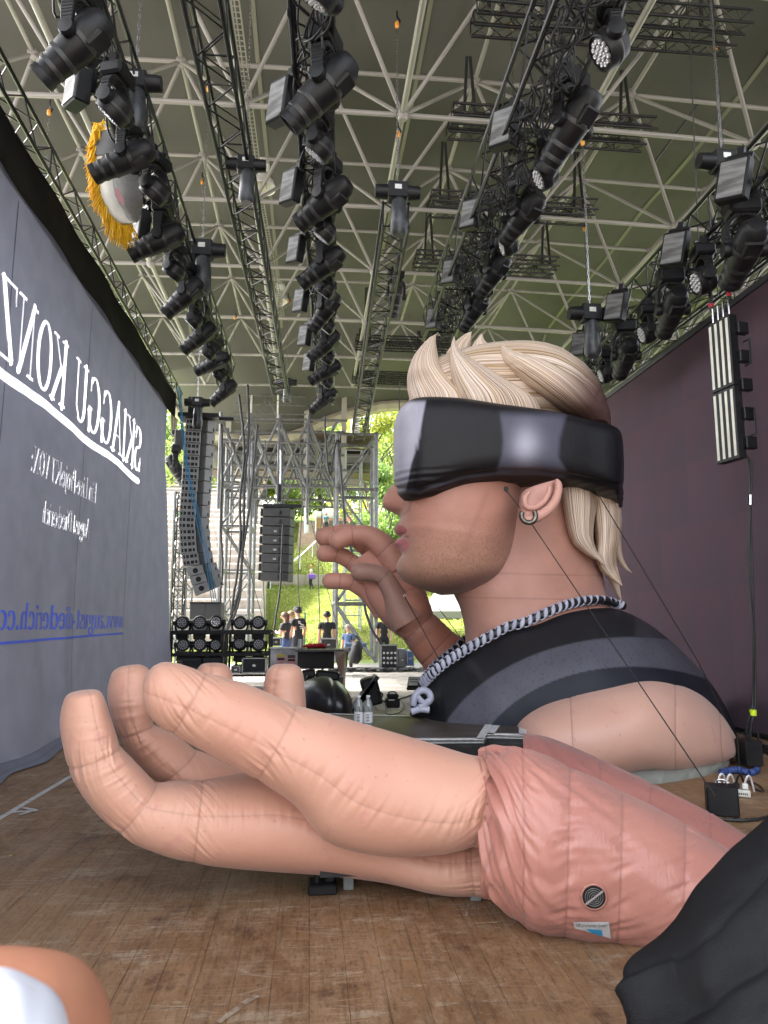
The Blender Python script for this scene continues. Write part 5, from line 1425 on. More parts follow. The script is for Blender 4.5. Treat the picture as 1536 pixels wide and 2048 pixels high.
# --- fixtures ------------------------------------------------------------------------------
glassy = mat('lamp_lens', (.10, .10, .12), .06, .0, (.35, .36, .40), 9, coat=1, lo=.45, hi=.7)
band = mat('lamp_band', (.020, .020, .021), .45)
silver = mat('yoke_grey', (.16, .16, .175), .35, .3)
def yoke(mb, w, z0, z1, th=.06, dep=.15):
    """fork with rounded shoulders"""
    for s in (-1, 1):
        pts = [(0, 0, z0), (s * w * .55, 0, z0 - .03), (s * w * .95, 0, z0 - .12), (s * w, 0, z0 - .25), (s * w, 0, z1)]
        q = crom(np.array(pts, float), np.linspace(0, 4, 18))
        for k in range(17):
            c = (q[k] + q[k + 1]) / 2; d = q[k + 1] - q[k]; L0 = np.linalg.norm(d); d = d / L0
            n_ = np.array([-d[2], 0, d[0]])
            mb.box(c, (th, dep * (1 - .35 * k / 17), L0 * 1.15), rot=np.stack([n_, np.array([0, 1.0, 0]) if True else n_, d], -1) if np.linalg.det(np.stack([n_, np.array([0, 1.0, 0]), d], -1)) > 0 else np.stack([-n_, np.array([0, 1.0, 0]), d], -1), bev=.008)
        mb.lathe([(.0, -.045), (.075, -.04), (.085, 0), (.075, .04), (0, .045)], (s * w, 0, z1), (1, 0, 0), 16)
    return mb
def make_spot():
    t = thing('moving_spotlight', None, 'spotlight')
    MB().box((0, 0, -.10), (.36, .26, .20), bev=.03).box((0, 0, -.02), (.40, .20, .06), bev=.01).box((.15, -.135, -.1), (.03, .02, .12)).box((-.15, -.135, -.1), (.03, .02, .12)).build('base', LAMP, t, local=True)
    MB().box((0, -.134, -.10), (.16, .008, .08), bev=.003).build('display', mat('display_black', (.01, .01, .012), .15), t.children[0], local=True)
    MB().box((-.10, 0, .05), (.05, .10, .13)).box((.10, 0, .05), (.05, .10, .13)).box((0, 0, .01), (.24, .06, .03)).build('clamp', BLACK, t, local=True)
    yoke(MB(), .20, -.20, -.60, .05, .17).build('yoke', LAMP, t, local=True)
    h = MB().lathe([(.0, .37), (.10, .36), (.145, .30), (.165, .12), (.17, 0), (.155, -.16), (.135, -.30), (.125, -.42), (.132, -.43), (.132, -.50), (.118, -.50), (.112, -.44), (0.0, -.43)], (0, 0, 0), (0, 1, 0), 28)
    h.box((0, .14, .13), (.20, .20, .08), bev=.02).box((0, .14, -.13), (.20, .20, .08), bev=.02)
    hd = h.build('head', LAMP, t, local=True); hd.location = (0, 0, -.60)
    MB().lathe([(.0, -.452), (.06, -.468), (.10, -.462), (.112, -.45), (.0, -.44)], (0, 0, 0), (0, 1, 0), 24).build('lens', glassy, hd, local=True)
    for y0, r0 in ((-.20, .154), (-.34, .134), (.05, .173)):
        MB().lathe([(r0, -.025), (r0 + .004, -.02), (r0 + .002, .02), (r0, .025)], (0, y0, 0), (0, 1, 0), 28).build('housing_band', band, hd, local=True)
    mb = MB()
    for k in range(9):
        mb.box((-.10 + k * .025, .22, .172), (.010, .10, .006))
    mb.build('vent_slots', RUBBER, hd, local=True)
    MB().tube(crom(np.array([(.17, .1, -.05), (.27, .12, -.02), (.30, .1, .08), (.2, .05, .12)]), np.linspace(0, 3, 14)), .009, 6).build('cable', RUBBER, t, local=True, smooth=True)
    return t
def make_wash():
    t = thing('moving_wash_light', None, 'wash light')
    MB().box((0, 0, -.07), (.30, .24, .14), bev=.025).build('base', LAMP, t, local=True)
    MB().box((-.08, 0, .05), (.05, .08, .12)).box((.08, 0, .05), (.05, .08, .12)).box((0, 0, .01), (.2, .05, .03)).build('clamp', BLACK, t, local=True)
    yoke(MB(), .185, -.14, -.42, .045, .12).build('yoke', LAMP, t, local=True)
    hd = MB().lathe([(.0, .13), (.10, .125), (.145, .09), (.165, .02), (.17, -.06), (.16, -.115), (.15, -.12), (.145, -.10), (.0, -.10)], (0, 0, 0), (0, 1, 0), 30).build('head', LAMP, t, local=True); hd.location = (0, 0, -.42)
    mb = MB()
    cells = [(0, 0)] + [(.05 * math.cos(k * math.pi / 3), .05 * math.sin(k * math.pi / 3)) for k in range(6)] + [(.098 * math.cos(k * math.pi / 6), .098 * math.sin(k * math.pi / 6)) for k in range(12)]
    for (a, b_) in cells: mb.lathe([(.0, -.115), (.015, -.125), (.022, -.118), (.023, -.10)], (a, 0, b_), (0, 1, 0), 8)
    mb.build('led_lenses', mat('led_lens', (.5, .5, .52), .12, .2, coat=1), hd, local=True)['kind'] = 'stuff'
    MB().lathe([(.168, -.03), (.174, -.02), (.174, .0), (.168, .01)], (0, 0, 0), (0, 1, 0), 30).build('housing_band', band, hd, local=True)
    return t
def make_blinder():
    t = thing('strobe_panel', None, 'strobe light')
    MB().box((0, 0, 0), (.16, .36, .50), bev=.015).box((.10, 0, .05), (.10, .2, .25), bev=.02).build('housing', LAMP, t, local=True)
    MB().box((-.083, 0, 0), (.006, .30, .44)).build('diffuser', mat('strobe_face', (.22, .22, .22), .6, 0, (.09, .09, .088), 3, spec=.2, stretch=(1, 1, 5)), t, local=True)
    MB().box((-.088, 0, .225), (.006, .31, .012)).box((-.088, 0, -.225), (.006, .31, .012)).build('face_frame', BLACK, t, local=True)
    MB().box((.05, 0, .32), (.05, .28, .04)).box((.05, .15, .2), (.04, .02, .26)).box((.05, -.15, .2), (.04, .02, .26)).box((.08, 0, .39), (.06, .08, .10)).build('bracket', BLACK, t, local=True)
    MB().tube(crom(np.array([(.12, 0, .1), (.22, .05, .2), (.2, .0, .42), (.08, 0, .48)]), np.linspace(0, 3, 12)), .008, 6).build('cable', RUBBER, t, local=True, smooth=True)
    return t
spot0, wash0, blind0 = make_spot(), make_wash(), make_blinder()
used = {}
def place(proto, px, py, Y, label, group, yaw, tilt, roll=0.0, sc=1.0):
    """hang a fixture with its head centre at photo (px, py), Y metres away; yaw turns the fork, tilt aims the head"""
    o = proto if proto.name not in used else copy_tree(proto)
    used[proto.name] = 1
    hz = {'moving_spotlight': -.60, 'moving_wash_light': -.42, 'strobe_panel': 0.0}[proto.name.split('.')[0]]
    c = P(px, py, Y=Y)
    o.rotation_euler = (roll, 0, yaw); o.scale = (sc, sc, sc)
    o.location = c - np.array([0, math.sin(roll) * -hz * sc * 0, hz * sc * math.cos(roll)])
    o['label'] = label; o['group'] = group
    for ch in o.children:
        if ch.name.startswith('head'): ch.rotation_euler = (tilt, 0, 0)
    return o
def yd(py, h): return float(P(768, py, Z=CAM_H + h)[1])
ordw = lambda k: ords[k] if k < len(ords) else 'farthest'
# row A: left run, heads point down to the left, towards the seats
A = [(158, 88, 's', 1.0), (232, 215, 'w', 1.05), (255, 318, 's', .92), (312, 380, 'w', 1.05), (322, 480, 's', 1.0), (350, 540, 'w', 1.0), (372, 590, 's', 1.0), (388, 640, 'w', .95), (402, 672, 's', .95), (418, 705, 'w', .9), (430, 725, 's', .95), (440, 750, 'w', .9), (450, 782, 's', .95)]
for k, (x, y, t, s) in enumerate(A):
    dy = yd(y, 5.65 - (.15 if t == 'w' else 0))
    lab = '%s %s of the left run beside the curtain' % (ordw(k), 'long barrel spotlight' if t == 's' else 'round wash light')
    place(spot0 if t == 's' else wash0, x, y, dy, lab, 'moving lights on the left run', R(RNG.uniform(-118, -94)), R(RNG.uniform(18, 44)) if t == 's' else R(45), 0, s)
# row B: middle run
B = [(640, -25, 'w', 1.1), (650, 175, 's', 1.1), (640, 292, 'w', 1.05), (655, 400, 's', 1.05), (650, 462, 'w', 1.0), (650, 530, 's', 1.0), (652, 578, 'w', .95), (653, 618, 's', .95), (655, 652, 'w', .9), (653, 688, 's', .95), (655, 716, 'w', .9), (655, 742, 's', .95), (655, 765, 'w', .9), (650, 798, 's', 1.0)]
for k, (x, y, t, s) in enumerate(B):
    dy = yd(y, 5.65 - (.15 if t == 'w' else 0))
    lab = '%s %s of the middle run of lights' % (ordw(k), 'long barrel spotlight' if t == 's' else 'round wash light')
    place(spot0 if t == 's' else wash0, x, y, dy, lab, 'moving lights on the middle run', R(RNG.uniform(-130, -108)), R(RNG.uniform(22, 46)) if t == 's' else R(50), 0, s)
# row C: right run above the hair
Cc = [(1222, 92, 'w', 1.15), (1145, 250, 's', 1.15), (1092, 350, 'w', 1.05), (1050, 430, 's', 1.0), (1018, 490, 'w', 1.0), (990, 545, 's', .95), (972, 580, 'w', .9), (952, 618, 's', .95), (935, 650, 'w', .9)]
for k, (x, y, t, s) in enumerate(Cc):
    dy = yd(y, 5.65 - (.15 if t == 'w' else 0))
    lab = '%s %s of the right run toward the blond hair' % (ordw(k), 'long barrel spotlight' if t == 's' else 'round wash light')
    place(spot0 if t == 's' else wash0, x, y, dy, lab, 'moving lights on the right run', R(RNG.uniform(-160, -140)) if t == 's' else R(-100), R(RNG.uniform(18, 38)), 0, s)
# row D: above the LED wall
D_ = [(1490, 500, 's', 1.1), (1408, 560, 'w', 1.1), (1345, 620, 's', 1.0), (1296, 665, 'w', 1.0), (1252, 712, 's', 1.0), (1212, 748, 'w', .95)]
for k, (x, y, t, s) in enumerate(D_):
    Y = float(P(x, y, X=5.2)[1])
    lab = '%s %s from the right over the video wall' % (ordw(k), 'barrel spotlight' if t == 's' else 'round wash light')
    place(spot0 if t == 's' else wash0, x, y, Y, lab, 'moving lights over the video wall', R(170) if t == 's' else R(-100), R(20), 0, s)
# separate hanging lamps
place(spot0, 792, 592, 18.5, 'single dark spotlight hanging under the hoist truss left of the right run', 'single hanging spotlights', R(-170), R(60), 0, 1.15)
# strobe panels
E = [(158, 165, .95, -60, 'white faced strobe panel behind the nearest left spotlight', 5.9, 'L'), (280, 452, .8, -60, 'tilted strobe panel behind the fringe on the left run', 5.9, 'L'),
     (563, 205, .9, 10, 'strobe panel left of the nearest middle spotlight', 6.0, 'M'), (583, 375, .85, 10, 'second strobe panel left of the middle run', 6.0, 'M'), (592, 500, .8, 10, 'third strobe panel left of the middle run', 6.0, 'M'),
     (602, 602, .8, 10, 'fourth strobe panel left of the middle run', 6.0, 'M'), (610, 672, .8, 10, 'fifth strobe panel left of the middle run', 6.0, 'M'), (618, 725, .8, 10, 'farthest strobe panel left of the middle run', 6.0, 'M'),
     (1010, 258, .9, -25, 'white faced strobe panel left of the nearest right run spotlight', 6.0, 'R'), (942, 430, .8, -25, 'second strobe panel on the left side of the right run', 6.0, 'R'), (902, 545, .8, -25, 'third strobe panel on the left side of the right run', 6.0, 'R'), (868, 638, .8, -25, 'strobe panel left of the right run just over the quiff', 6.0, 'R'),
     (1468, 362, .9, -30, 'strobe panel on the broad truss near the right edge of the photo', 5.35, 'W'), (1350, 500, .85, -30, 'strobe panel on the broad truss above the middle of the video wall', 5.35, 'W'), (1232, 615, .85, -30, 'strobe panel on the broad truss right of the hanging hoist', 5.35, 'W'), (1160, 690, .8, -30, 'strobe panel on the broad truss just over the back of the hair', 5.35, 'W')]
for (x, y, s, yw, lab, h, g) in E:
    place(blind0, x, y, yd(y, h) if g != 'W' else float(P(x, y, X=4.9)[1]), lab, 'strobe panels on the trusses', R(38), 0, R(12), s * 1.1)
# black cabinets and hoist motors
def motor(x, y, Y, lab, s=1.0, up=3.0, chain=True):
    c = P(x, y, Y=Y)
    t = thing('chain_hoist', lab, 'chain hoist', c, 'electric chain hoists')
    MB().box((0, 0, 0), (.30 * s, .22 * s, .26 * s), bev=.02).lathe([(.0, -.34 * s), (.10 * s, -.33 * s), (.11 * s, -.15 * s), (.11 * s, .15 * s), (.10 * s, .33 * s), (0, .34 * s)], (0, 0, 0), (1, 0, 0), 18).build('motor_body', LAMP, t, local=True)
    MB().box((0, -.115 * s, .03), (.10 * s, .008, .07 * s)).build('plate', WHITE, t, local=True)
    bag = MB().lathe([(.10 * s, -.12 * s), (.12 * s, -.3 * s), (.13 * s, -.62 * s), (.09 * s, -.68 * s)], (.02, 0, 0), (0, 0, 1), 14).build('chain_bag', mat('bag_black', (.016, .018, .022), .35, 0, (.05, .055, .06), 8), t, local=True)
    if chain: 
        chainline(c + (0, 0, up), c + (0, 0, .15), 'hoist_chain', 'steel chain running up from the ' + lab.replace('black chain hoist', 'hoist').replace('grey chain hoist', 'hoist'), 'hoist chains')
    return t
motor(795, 385, yd(430, 6.6) - .3, 'black chain hoist at the head of the short slung truss', 1.1, 3.3)
motor(1445, 325, yd(325, 5.6), 'black chain hoist with a white plate hanging at upper right', 1.0, 3.6)
motor(1180, 628, float(P(1180, 628, X=4.6)[1]), 'black chain hoist hanging over the back of the hair', 1.1, 3.4)
motor(272, 165, yd(150, 6.6), 'black chain hoist beside the nearest left spotlight', .9, 3.4)
motor(405, 500, yd(500, 6.6), 'black chain hoist right of the left spotlight run', 1.2, 3.4)
motor(492, 330, yd(330, 6.9), 'black chain hoist on the bare truss', .9, 3.4)
motor(395, 805, 17.0, 'grey chain hoist above the tall speaker column', .9, 2.4)
motor(573, 765, 22.5, 'small black chain hoist at the far end of the bare truss', 1.0, 3)
for (x, y, x2, y2, Y, lab) in ((1022, 30, 1026, 215, 11.8, 'hoist chain with orange block left of the nearest right spotlight'), (1430, 70, 1440, 300, 11.6, 'long hoist chain with orange block at upper right'),
                               (1168, 440, 1172, 620, 17.2, 'hoist chain with orange block above the back of the hair'), (100, 200, 150, 365, 12.6, 'hoist chain with orange block above the curtain truss'),
                               (797, 245, 797, 345, 12.6, 'hoist chain with orange block right of the middle run'), (405, 345, 398, 475, 16.5, 'hoist chain between the left run and the bare truss'), (470, 620, 468, 700, 22, 'far hoist chain beside the bare truss')):
    a = P(x, y, Y=Y); b_ = P(x2, y2, Y=Y); chainline(a, (a[0], Y, b_[2]), 'hoist_chain', lab, 'hoist chains')
# thin ropes at right
for (x, y, y2, lab) in ((1382, 20, 560, 'left one of two black ropes hanging at upper right'), (1432, 20, 560, 'right one of two thin black ropes hanging at upper right')):
    a, b_ = P(x, y, Y=9.6), P(x + 18, y2, Y=9.6)
    tag(MB().tube([a + (0, 0, 1.5), b_], .010, 6).build('rope', RUBBER), lab, 'rope', 'thin ropes at upper right')
# guy cable across the roof
tag(MB().tube([P(1560, -10, Y=14), P(1305, 330, Y=16)], .03, 6).build('guy_cable', RUBBER), 'black diagonal cable crossing the bright part of the roof at upper right', 'cable')
# white bell shaped lamps on a perforated rail
for (x, y, Y, s, lab) in ((525, 358, 17, 1.0, 'nearer white bell shaped lamp on the perforated rail'), (560, 592, 25, 1.0, 'farther white bell shaped lamp on the perforated rail')):
    c = P(x, y, Y=Y); t = thing('bell_lamp', lab, 'lamp', c, 'white bell lamps under the roof')
    MB().lathe([(.03, .55), (.14, .5), (.18, .36), (.13, .22), (.10, .20), (.13, .1), (.27, -.06), (.34, -.25), (.33, -.27), (.24, -.1), (.0, -.05)], (0, 0, 0), (0, 0, 1), 24).build('lamp_shade', WHITE, t, local=True)
    MB().lathe([(0, -.32), (.1, -.31), (.13, -.2), (.1, -.06)], (0, 0, 0), (0, 0, 1), 18).build('bulb', mat('frosted_glass', (.5, .48, .38), .2), t, local=True)
rail_m = mat('perforated_rail', (.24, .23, .21), .5, .3)
for (p0, p1, lab) in (((468, 0), (515, 345), 'nearer perforated steel rail left of the middle run'), ((520, 400), (565, 640), 'farther perforated steel rail left of the middle run')):
    a, b_ = at(*p0, 9.9), at(*p1, 9.9); t = thing('perforated_rail', lab, 'rail', a, 'perforated rails')
    d = (b_ - a); Ln = np.linalg.norm(d); d /= Ln; s = np.array([d[1], -d[0], 0])
    for sg in (-1, 0, 1): MB().tube([a + s * sg * .08, b_ + s * sg * .08], .014, 4).build('edge', rail_m, t)
    mb = MB(); n = int(Ln / .12)
    for k in range(n): mb.bar(a + d * k * .12 - s * .08, a + d * k * .12 + s * .08, .014, 4)
    mb.build('rungs', rail_m, t)['kind'] = 'stuff'
# looms of cable along the runs
for (a, b_, lab, hh) in ((T2a, T2b, 'tangled black cable loom along the left spotlight run', .1), (T4a, T4b, 'tangled black cable loom along the middle spotlight run', .1), (T6a, T6b, 'tangled black cable loom along the right spotlight run', .1), (T7a, T7b, 'tangled black cable loom along the truss over the video wall', .1)):
    mb = MB(); n = 240
    for q in range(11):
        tt = np.linspace(0, 1, n); ph = RNG.uniform(0, 6, 6)
        pts = a[None] * (1 - tt[:, None]) + b_[None] * tt[:, None]
        pts[:, 0] += .16 * np.sin(tt * 40 + ph[0]) + .08 * np.sin(tt * 93 + ph[1]); pts[:, 2] += -.14 - .05 * (q % 4) + hh * (1 + .5 * (q > 6)) * np.sin(tt * (57 + 9 * q) + ph[2]) + .07 * np.sin(tt * 131 + ph[3])
        mb.tube(pts, .013, 5)
    o = mb.build('cable_loom', RUBBER, smooth=True); tag(o, lab, 'cables', 'cable looms', kind='stuff')

# ---------------------------------------------------------------- LED strip panel hanging right
Yp = 8.6
tl, tr_, bl, br = P(1422, 655, Y=Yp + .25), P(1458, 632, Y=Yp - .1), P(1430, 930, Y=Yp + .25), P(1470, 912, Y=Yp - .1)
cz = (tl[2] + bl[2]) / 2
base = (tl + br) / 2
ledp = thing('strip_light_panel', 'hanging black panel with eight white light strips in front of the video wall', 'light panel', base)
ax = (tr_ - tl); ax[2] = 0; wd = np.linalg.norm(ax); ax /= wd; nn = np.array([ax[1], -ax[0], 0.0]); nn = -nn if nn[1] > 0 else nn
htt = (tl[2] - bl[2] + tr_[2] - br[2]) / 2; wd = .42
o0 = np.array([tl[0], tl[1], 0]) - ax * .0
RM = np.stack([ax, -nn, np.array([0, 0, 1.0])], -1)
if np.linalg.det(RM) < 0: RM[:, 1] *= -1
zt, zb = tl[2] + .02, bl[2]
strip_m = mat('strip_diffuser', (.74, .72, .62), .35, 0, (.62, .60, .52), 5)
for col_ in range(4):
    cx_ = o0 + ax * (.055 + col_ * .105)
    for rw in range(2):
        z1 = zt - rw * (zt - zb) / 2; z0 = z1 - (zt - zb) / 2
        cc = np.array([cx_[0], cx_[1], (z0 + z1) / 2])
        fr = MB().box(cc, (.10, .12, z1 - z0 - .01), rot=RM, bev=.006).build('strip_housing', BLACK, ledp)
        MB().box(cc + nn * .062, (.042, .008, z1 - z0 - .09), rot=RM).build('strip', strip_m, fr)
for k, z in enumerate(np.linspace(zb + .2, zt - .2, 5)):
    MB().box(o0 + ax * .44 + (0, 0, z) - nn * .1, (.09, .16, .16), rot=RM, bev=.01).build('power_box', LAMP, ledp)
for z in (zt - .55, zb + .45):
    c = o0 + ax * .56 + (0, 0, z) - nn * .1
    MB().tube([c + (0, 0, .16) - ax * .1, c + (0, 0, .16), c - (0, 0, .16), c - (0, 0, .16) - ax * .1], .012, 6).build('handle', BLACK, ledp)
for q in (.05, .15, .25, .36):
    MB().tube([o0 + ax * q + (0, 0, zt), o0 + ax * q + (0, 0, zt + .22)], .014, 6).build('hanger', CHROME, ledp)
for q in (.03, .38):
    MB().tube([o0 + ax * q + (0, 0, zt + .2), o0 + ax * q + (0, 0, zt + .62)], .028, 8).build('shackle_sling', RUBBER, ledp)
    MB().lathe([(.02, -.04), (.04, 0), (.02, .04)], o0 + ax * q + (0, 0, zt + .28), (0, 0, 1), 10).build('red_shackle', mat('red_shackle', (.5, .03, .06), .4), ledp)
cb = [P(1484, 905, Y=8.7), P(1500, 930, Y=8.7), P(1501, 1010, Y=8.7), P(1500, 1130, Y=8.7), P(1506, 1260, Y=8.7), P(1506, 1400, Y=8.7), P(1500, 1455, Y=8.6), P(1492, 1500, Y=8.4), P(1498, 1545, Y=8.0), P(1486, 1566, Y=7.7)]
cbt = thing('cable_drop', 'black cable bundle hanging from the light panel down to the white socket strip', 'cable', cb[0])
for k in range(3):
    q = np.array(cb) + RNG.normal(0, .014, (len(cb), 3)) ; q[:, 0] += (k - 1) * .012
    MB().tube(crom(q, np.linspace(0, len(cb) - 1, 70)), .013, 6).build('cable', RUBBER, cbt, smooth=True)
MB().tube([P(1506, 1419, Y=8.68), P(1506, 1431, Y=8.68)], .042, 10).build('yellow_tape', mat('neon_tape', (.65, .85, .02), .5), cbt)
MB().tube([P(1500, 990, Y=8.68), P(1500, 1010, Y=8.68)], .03, 8).build('connector', CHROME, cbt)

# ---------------------------------------------------------------- fringed fabric shell hanging behind the left lights
fy = 9.3
yel = mat('yellow_fringe', (.80, .50, .012), .7, 0, (.70, .38, .01), 30, translucent=.2)
shell_m = mat('cream_shell', (.66, .64, .58), .6, 0, (.50, .47, .38), 3, bump=.2, translucent=.3)
grey_w = mat('grey_weave', (.36, .36, .34), .8, 0, (.28, .27, .26), 20, bump=.3, translucent=.2, stretch=(1, 1, 6))
sh = thing('fringed_lantern', 'white and grey fabric shell with thick yellow fringe behind the left spotlights', 'fringed decoration', P(225, 350, Y=fy))
outer = [(205, 244), (190, 262), (187, 300), (188, 340), (195, 385), (212, 425), (235, 447), (258, 450)]
inner = [(225, 262), (228, 280), (228, 312), (226, 345), (232, 385), (245, 415), (258, 440), (270, 444)]
right = [(262, 268), (272, 285), (278, 312), (278, 350), (285, 395), (280, 430), (276, 441), (272, 444)]
def surf(La, Lb, bulge, m, name, ya, yb, n=24, k=12):
    A_, B_ = crom(np.array(La, float), np.linspace(0, 7, n)), crom(np.array(Lb, float), np.linspace(0, 7, n)); V = []
    for i_ in range(n):
        for j_ in range(k):
            t = j_ / (k - 1); q = A_[i_] * (1 - t) + B_[i_] * t
            V.append(P(q[0], q[1], Y=ya * (1 - t) + yb * t - bulge * math.sin(math.pi * t)))
    F = [(i_ * k + j_, i_ * k + j_ + 1, (i_ + 1) * k + j_ + 1, (i_ + 1) * k + j_) for i_ in range(n - 1) for j_ in range(k - 1)]
    o = mk(name, V, F, m, sh); s_ = o.modifiers.new('thickness', 'SOLIDIFY'); s_.thickness = .01
surf(outer, inner, .05, shell_m, 'cream_panel', fy, fy - .12)
surf(inner, right, .08, grey_w, 'grey_panel', fy - .12, fy + .1)
surf([(200, 262), (196, 270), (195, 278), (192, 286), (191, 294), (190, 300), (189, 306), (188, 310)], [(262, 256), (262, 264), (262, 272), (262, 282), (262, 292), (262, 300), (262, 306), (262, 312)], .1, mat('black_cloth', (.03, .03, .032), .7), 'black_panel', fy - .06, fy - .15)
rose = mat('rose_patch', (.42, .20, .22), .8, 0, (.35, .2, .2), 20)
mk('rose_patch', [P(238 + a * 9, 392 + b * 12 + a * 4, Y=fy - .25) for a, b in ((-1, -1), (0, -1.2), (1, 0), (1.4, 1), (.2, 1.1), (-.8, .2))], [(0, 1, 2, 3, 4, 5)], rose, sh)
tt = np.linspace(0, 7, 110); oo = crom(np.array(outer, float), tt)
mb = MB()
for k in range(110):
    for q in range(5):
        a = P(oo[k][0] + RNG.uniform(-1, 8), oo[k][1] + RNG.uniform(-3, 3), Y=fy + RNG.uniform(-.08, .05))
        ln = RNG.uniform(.14, .24) * (1 + .4 * (k > 80))
        side = np.array([-.35 * (k < 70) + RNG.normal(0, .15), RNG.normal(0, .1), -1.0]); side /= np.linalg.norm(side)
        if k < 14: side = np.array([RNG.normal(-.1, .3), RNG.normal(0, .1), RNG.uniform(-.9, .1)]); ln *= .8
        mb.tube([a, a + side * ln * .5 + RNG.normal(0, .006, 3), a + side * ln + RNG.normal(0, .015, 3)], [.008, .009, .004], 4)
for k in range(140):
    a = P(RNG.uniform(186, 215), RNG.uniform(246, 270), Y=fy + RNG.uniform(-.12, .0)); mb.tube([a, a + np.array([RNG.uniform(-.04, .03), 0, -.14])], [.009, .005], 4)
o = mb.build('fringe', yel, sh); o['kind'] = 'stuff'
# ================================================================ BEHIND THE STAGE
# scaffold towers ----------------------------------------------------------------------
def px3(px, py, Y): return P(px, py, Y=Y)
def scaffold(name, label, x0, x1, Y0, Y1, z0, z1, nbx, nby, lifts, r=.05, group=None, diag=True, m=GALV, balls=False, cat='scaffold'):
    t = thing(name, label, cat, ((x0 + x1) / 2, (Y0 + Y1) / 2, z0), group)
    xs_, ys_, zs_ = np.linspace(x0, x1, nbx + 1), np.linspace(Y0, Y1, nby + 1), np.linspace(z0, z1, lifts + 1)
    for x in xs_:
        for y in ys_:
            MB().tube([(x, y, z0), (x, y, z1)], r, 8).build('standard', m, t)
    for z in zs_[1:]:
        for y in ys_:
            MB().tube([(x0, y, z), (x1, y, z)], r * .8, 7).build('ledger', m, t)
        for x in xs_:
            MB().tube([(x, Y0, z), (x, Y1, z)], r * .8, 7).build('transom', m, t)
    if diag:
        for a in range(nbx):
            for l in range(lifts):
                for y in (ys_[0], ys_[-1]):
                    p, q = ((xs_[a], y + .03, zs_[l]), (xs_[a + 1], y + .03, zs_[l + 1])); p2, q2 = ((xs_[a + 1], y - .03, zs_[l]), (xs_[a], y - .03, zs_[l + 1]))
                    if (a + l) % 2: MB().tube([p, q], r * .62, 6).build('brace', m, t)
                    else: MB().tube([p2, q2], r * .62, 6).build('brace', m, t)
    if balls:
        for x in xs_:
            for y in ys_:
                for z in zs_[1:]:
                    MB().lathe([(0, -.11), (.08, -.08), (.11, 0), (.08, .08), (0, .11)], (x, y, z), (0, 0, 1), 12).build('node_ball', m, t)
    return t
Yt = 26.5
xa, xb = px3(672, 1200, Yt)[0], px3(752, 1200, Yt)[0]
zt = px3(700, 868, Yt)[2]
scaffold('stage_tower', 'silver steel tower with round node joints standing left of the visor', xa, xb, Yt, Yt + 1.9, 0, zt, 1, 1, 4, .075, balls=True, cat='tower')
xl = px3(460, 1100, 27.5)[0]; xm = px3(576, 1100, 27.5)[0]
scaffold('stage_tower', 'grey steel tower standing between the two hanging speaker columns', px3(440, 1100, 28)[0], px3(500, 1100, 28)[0], 28, 30, 0, px3(480, 880, 28)[2], 1, 1, 5, .07, cat='tower')
# bridge of tubes between them
tb = thing('scaffold_bridge', 'wide tangle of grey scaffold tubes spanning between the two towers', 'scaffold', px3(590, 900, 28))
zb0, zb1 = px3(590, 985, 28)[2], px3(590, 850, 28)[2]
for y in (27.2, 29.5, 31.5):
    for z in np.linspace(zb0, zb1, 4):
        MB().tube([(px3(445, 900, 28)[0], y, z), (xa + .4, y, z + RNG.normal(0, .1))], .05, 7).build('ledger', GALV, tb)
xs_ = np.linspace(px3(445, 900, 28)[0], xa, 5)
for k in range(4):
    for y in (27.2, 29.5, 31.5):
        for s in (0, 1):
            a = (xs_[k + s], y, zb0 - 0.0); b_ = (xs_[k + 1 - s], y, zb1)
            MB().tube([a, b_], .055, 7).build('brace', GALV, tb)
        MB().tube([(xs_[k], y, zb0 - .8), (xs_[k], y, zb1 + .2)], .06, 7).build('standard', GALV, tb)
    MB().tube([(xs_[k], 27.2, zb1), (xs_[k + 1], 31.5, zb0)], .05, 7).build('brace', GALV, tb)
    MB().tube([(xs_[k + 1], 27.2, zb0), (xs_[k], 31.5, zb1)], .05, 7).build('brace', GALV, tb)
# brown building deck with beams behind the bridge
brown = mat('brown_fascia', (.10, .065, .05), .7, 0, (.07, .05, .04), 2)
bl = thing('gallery_building', 'brown roofed gallery with grey posts behind the scaffold tubes', 'building', px3(600, 930, 36))
for (y0, y1, c) in ((872, 886, brown), (900, 910, brown), (912, 935, mat('grey_fascia', (.16, .155, .14), .7)), (945, 955, brown)):
    a, b_ = px3(425, y0, 36), px3(750, y1, 36)
    MB().box(((a[0] + b_[0]) / 2, 36, (a[2] + b_[2]) / 2), (abs(b_[0] - a[0]), 2.2, abs(a[2] - b_[2]))).build('fascia', c, bl)
for x in (612, 688, 455):
    MB().box((px3(x, 900, 34)[0], 34.2, 9.6), (.24, .24, 5.6)).build('post', mat('concrete_post', (.34, .32, .29), .7), bl)
for z in range(5):
    zz = px3(500, 790 + z * 18, 33)[2]
    MB().tube([(px3(470, 800, 33)[0], 33, zz), (px3(612, 800, 33)[0], 33, zz)], .035, 6).build('railing', GALV, bl)
for x in (497, 503, 556):
    MB().tube([(px3(x, 800, 33)[0], 33, px3(x, 860, 33)[2]), (px3(x, 800, 33)[0], 33, px3(x, 785, 33)[2])], .05, 6).build('rail_post', WHITE, bl)
MB().tube([px3(510, 840, 33), px3(535, 795, 33), px3(556, 836, 33)], .045, 6).build('gable_brace', GALV, bl)
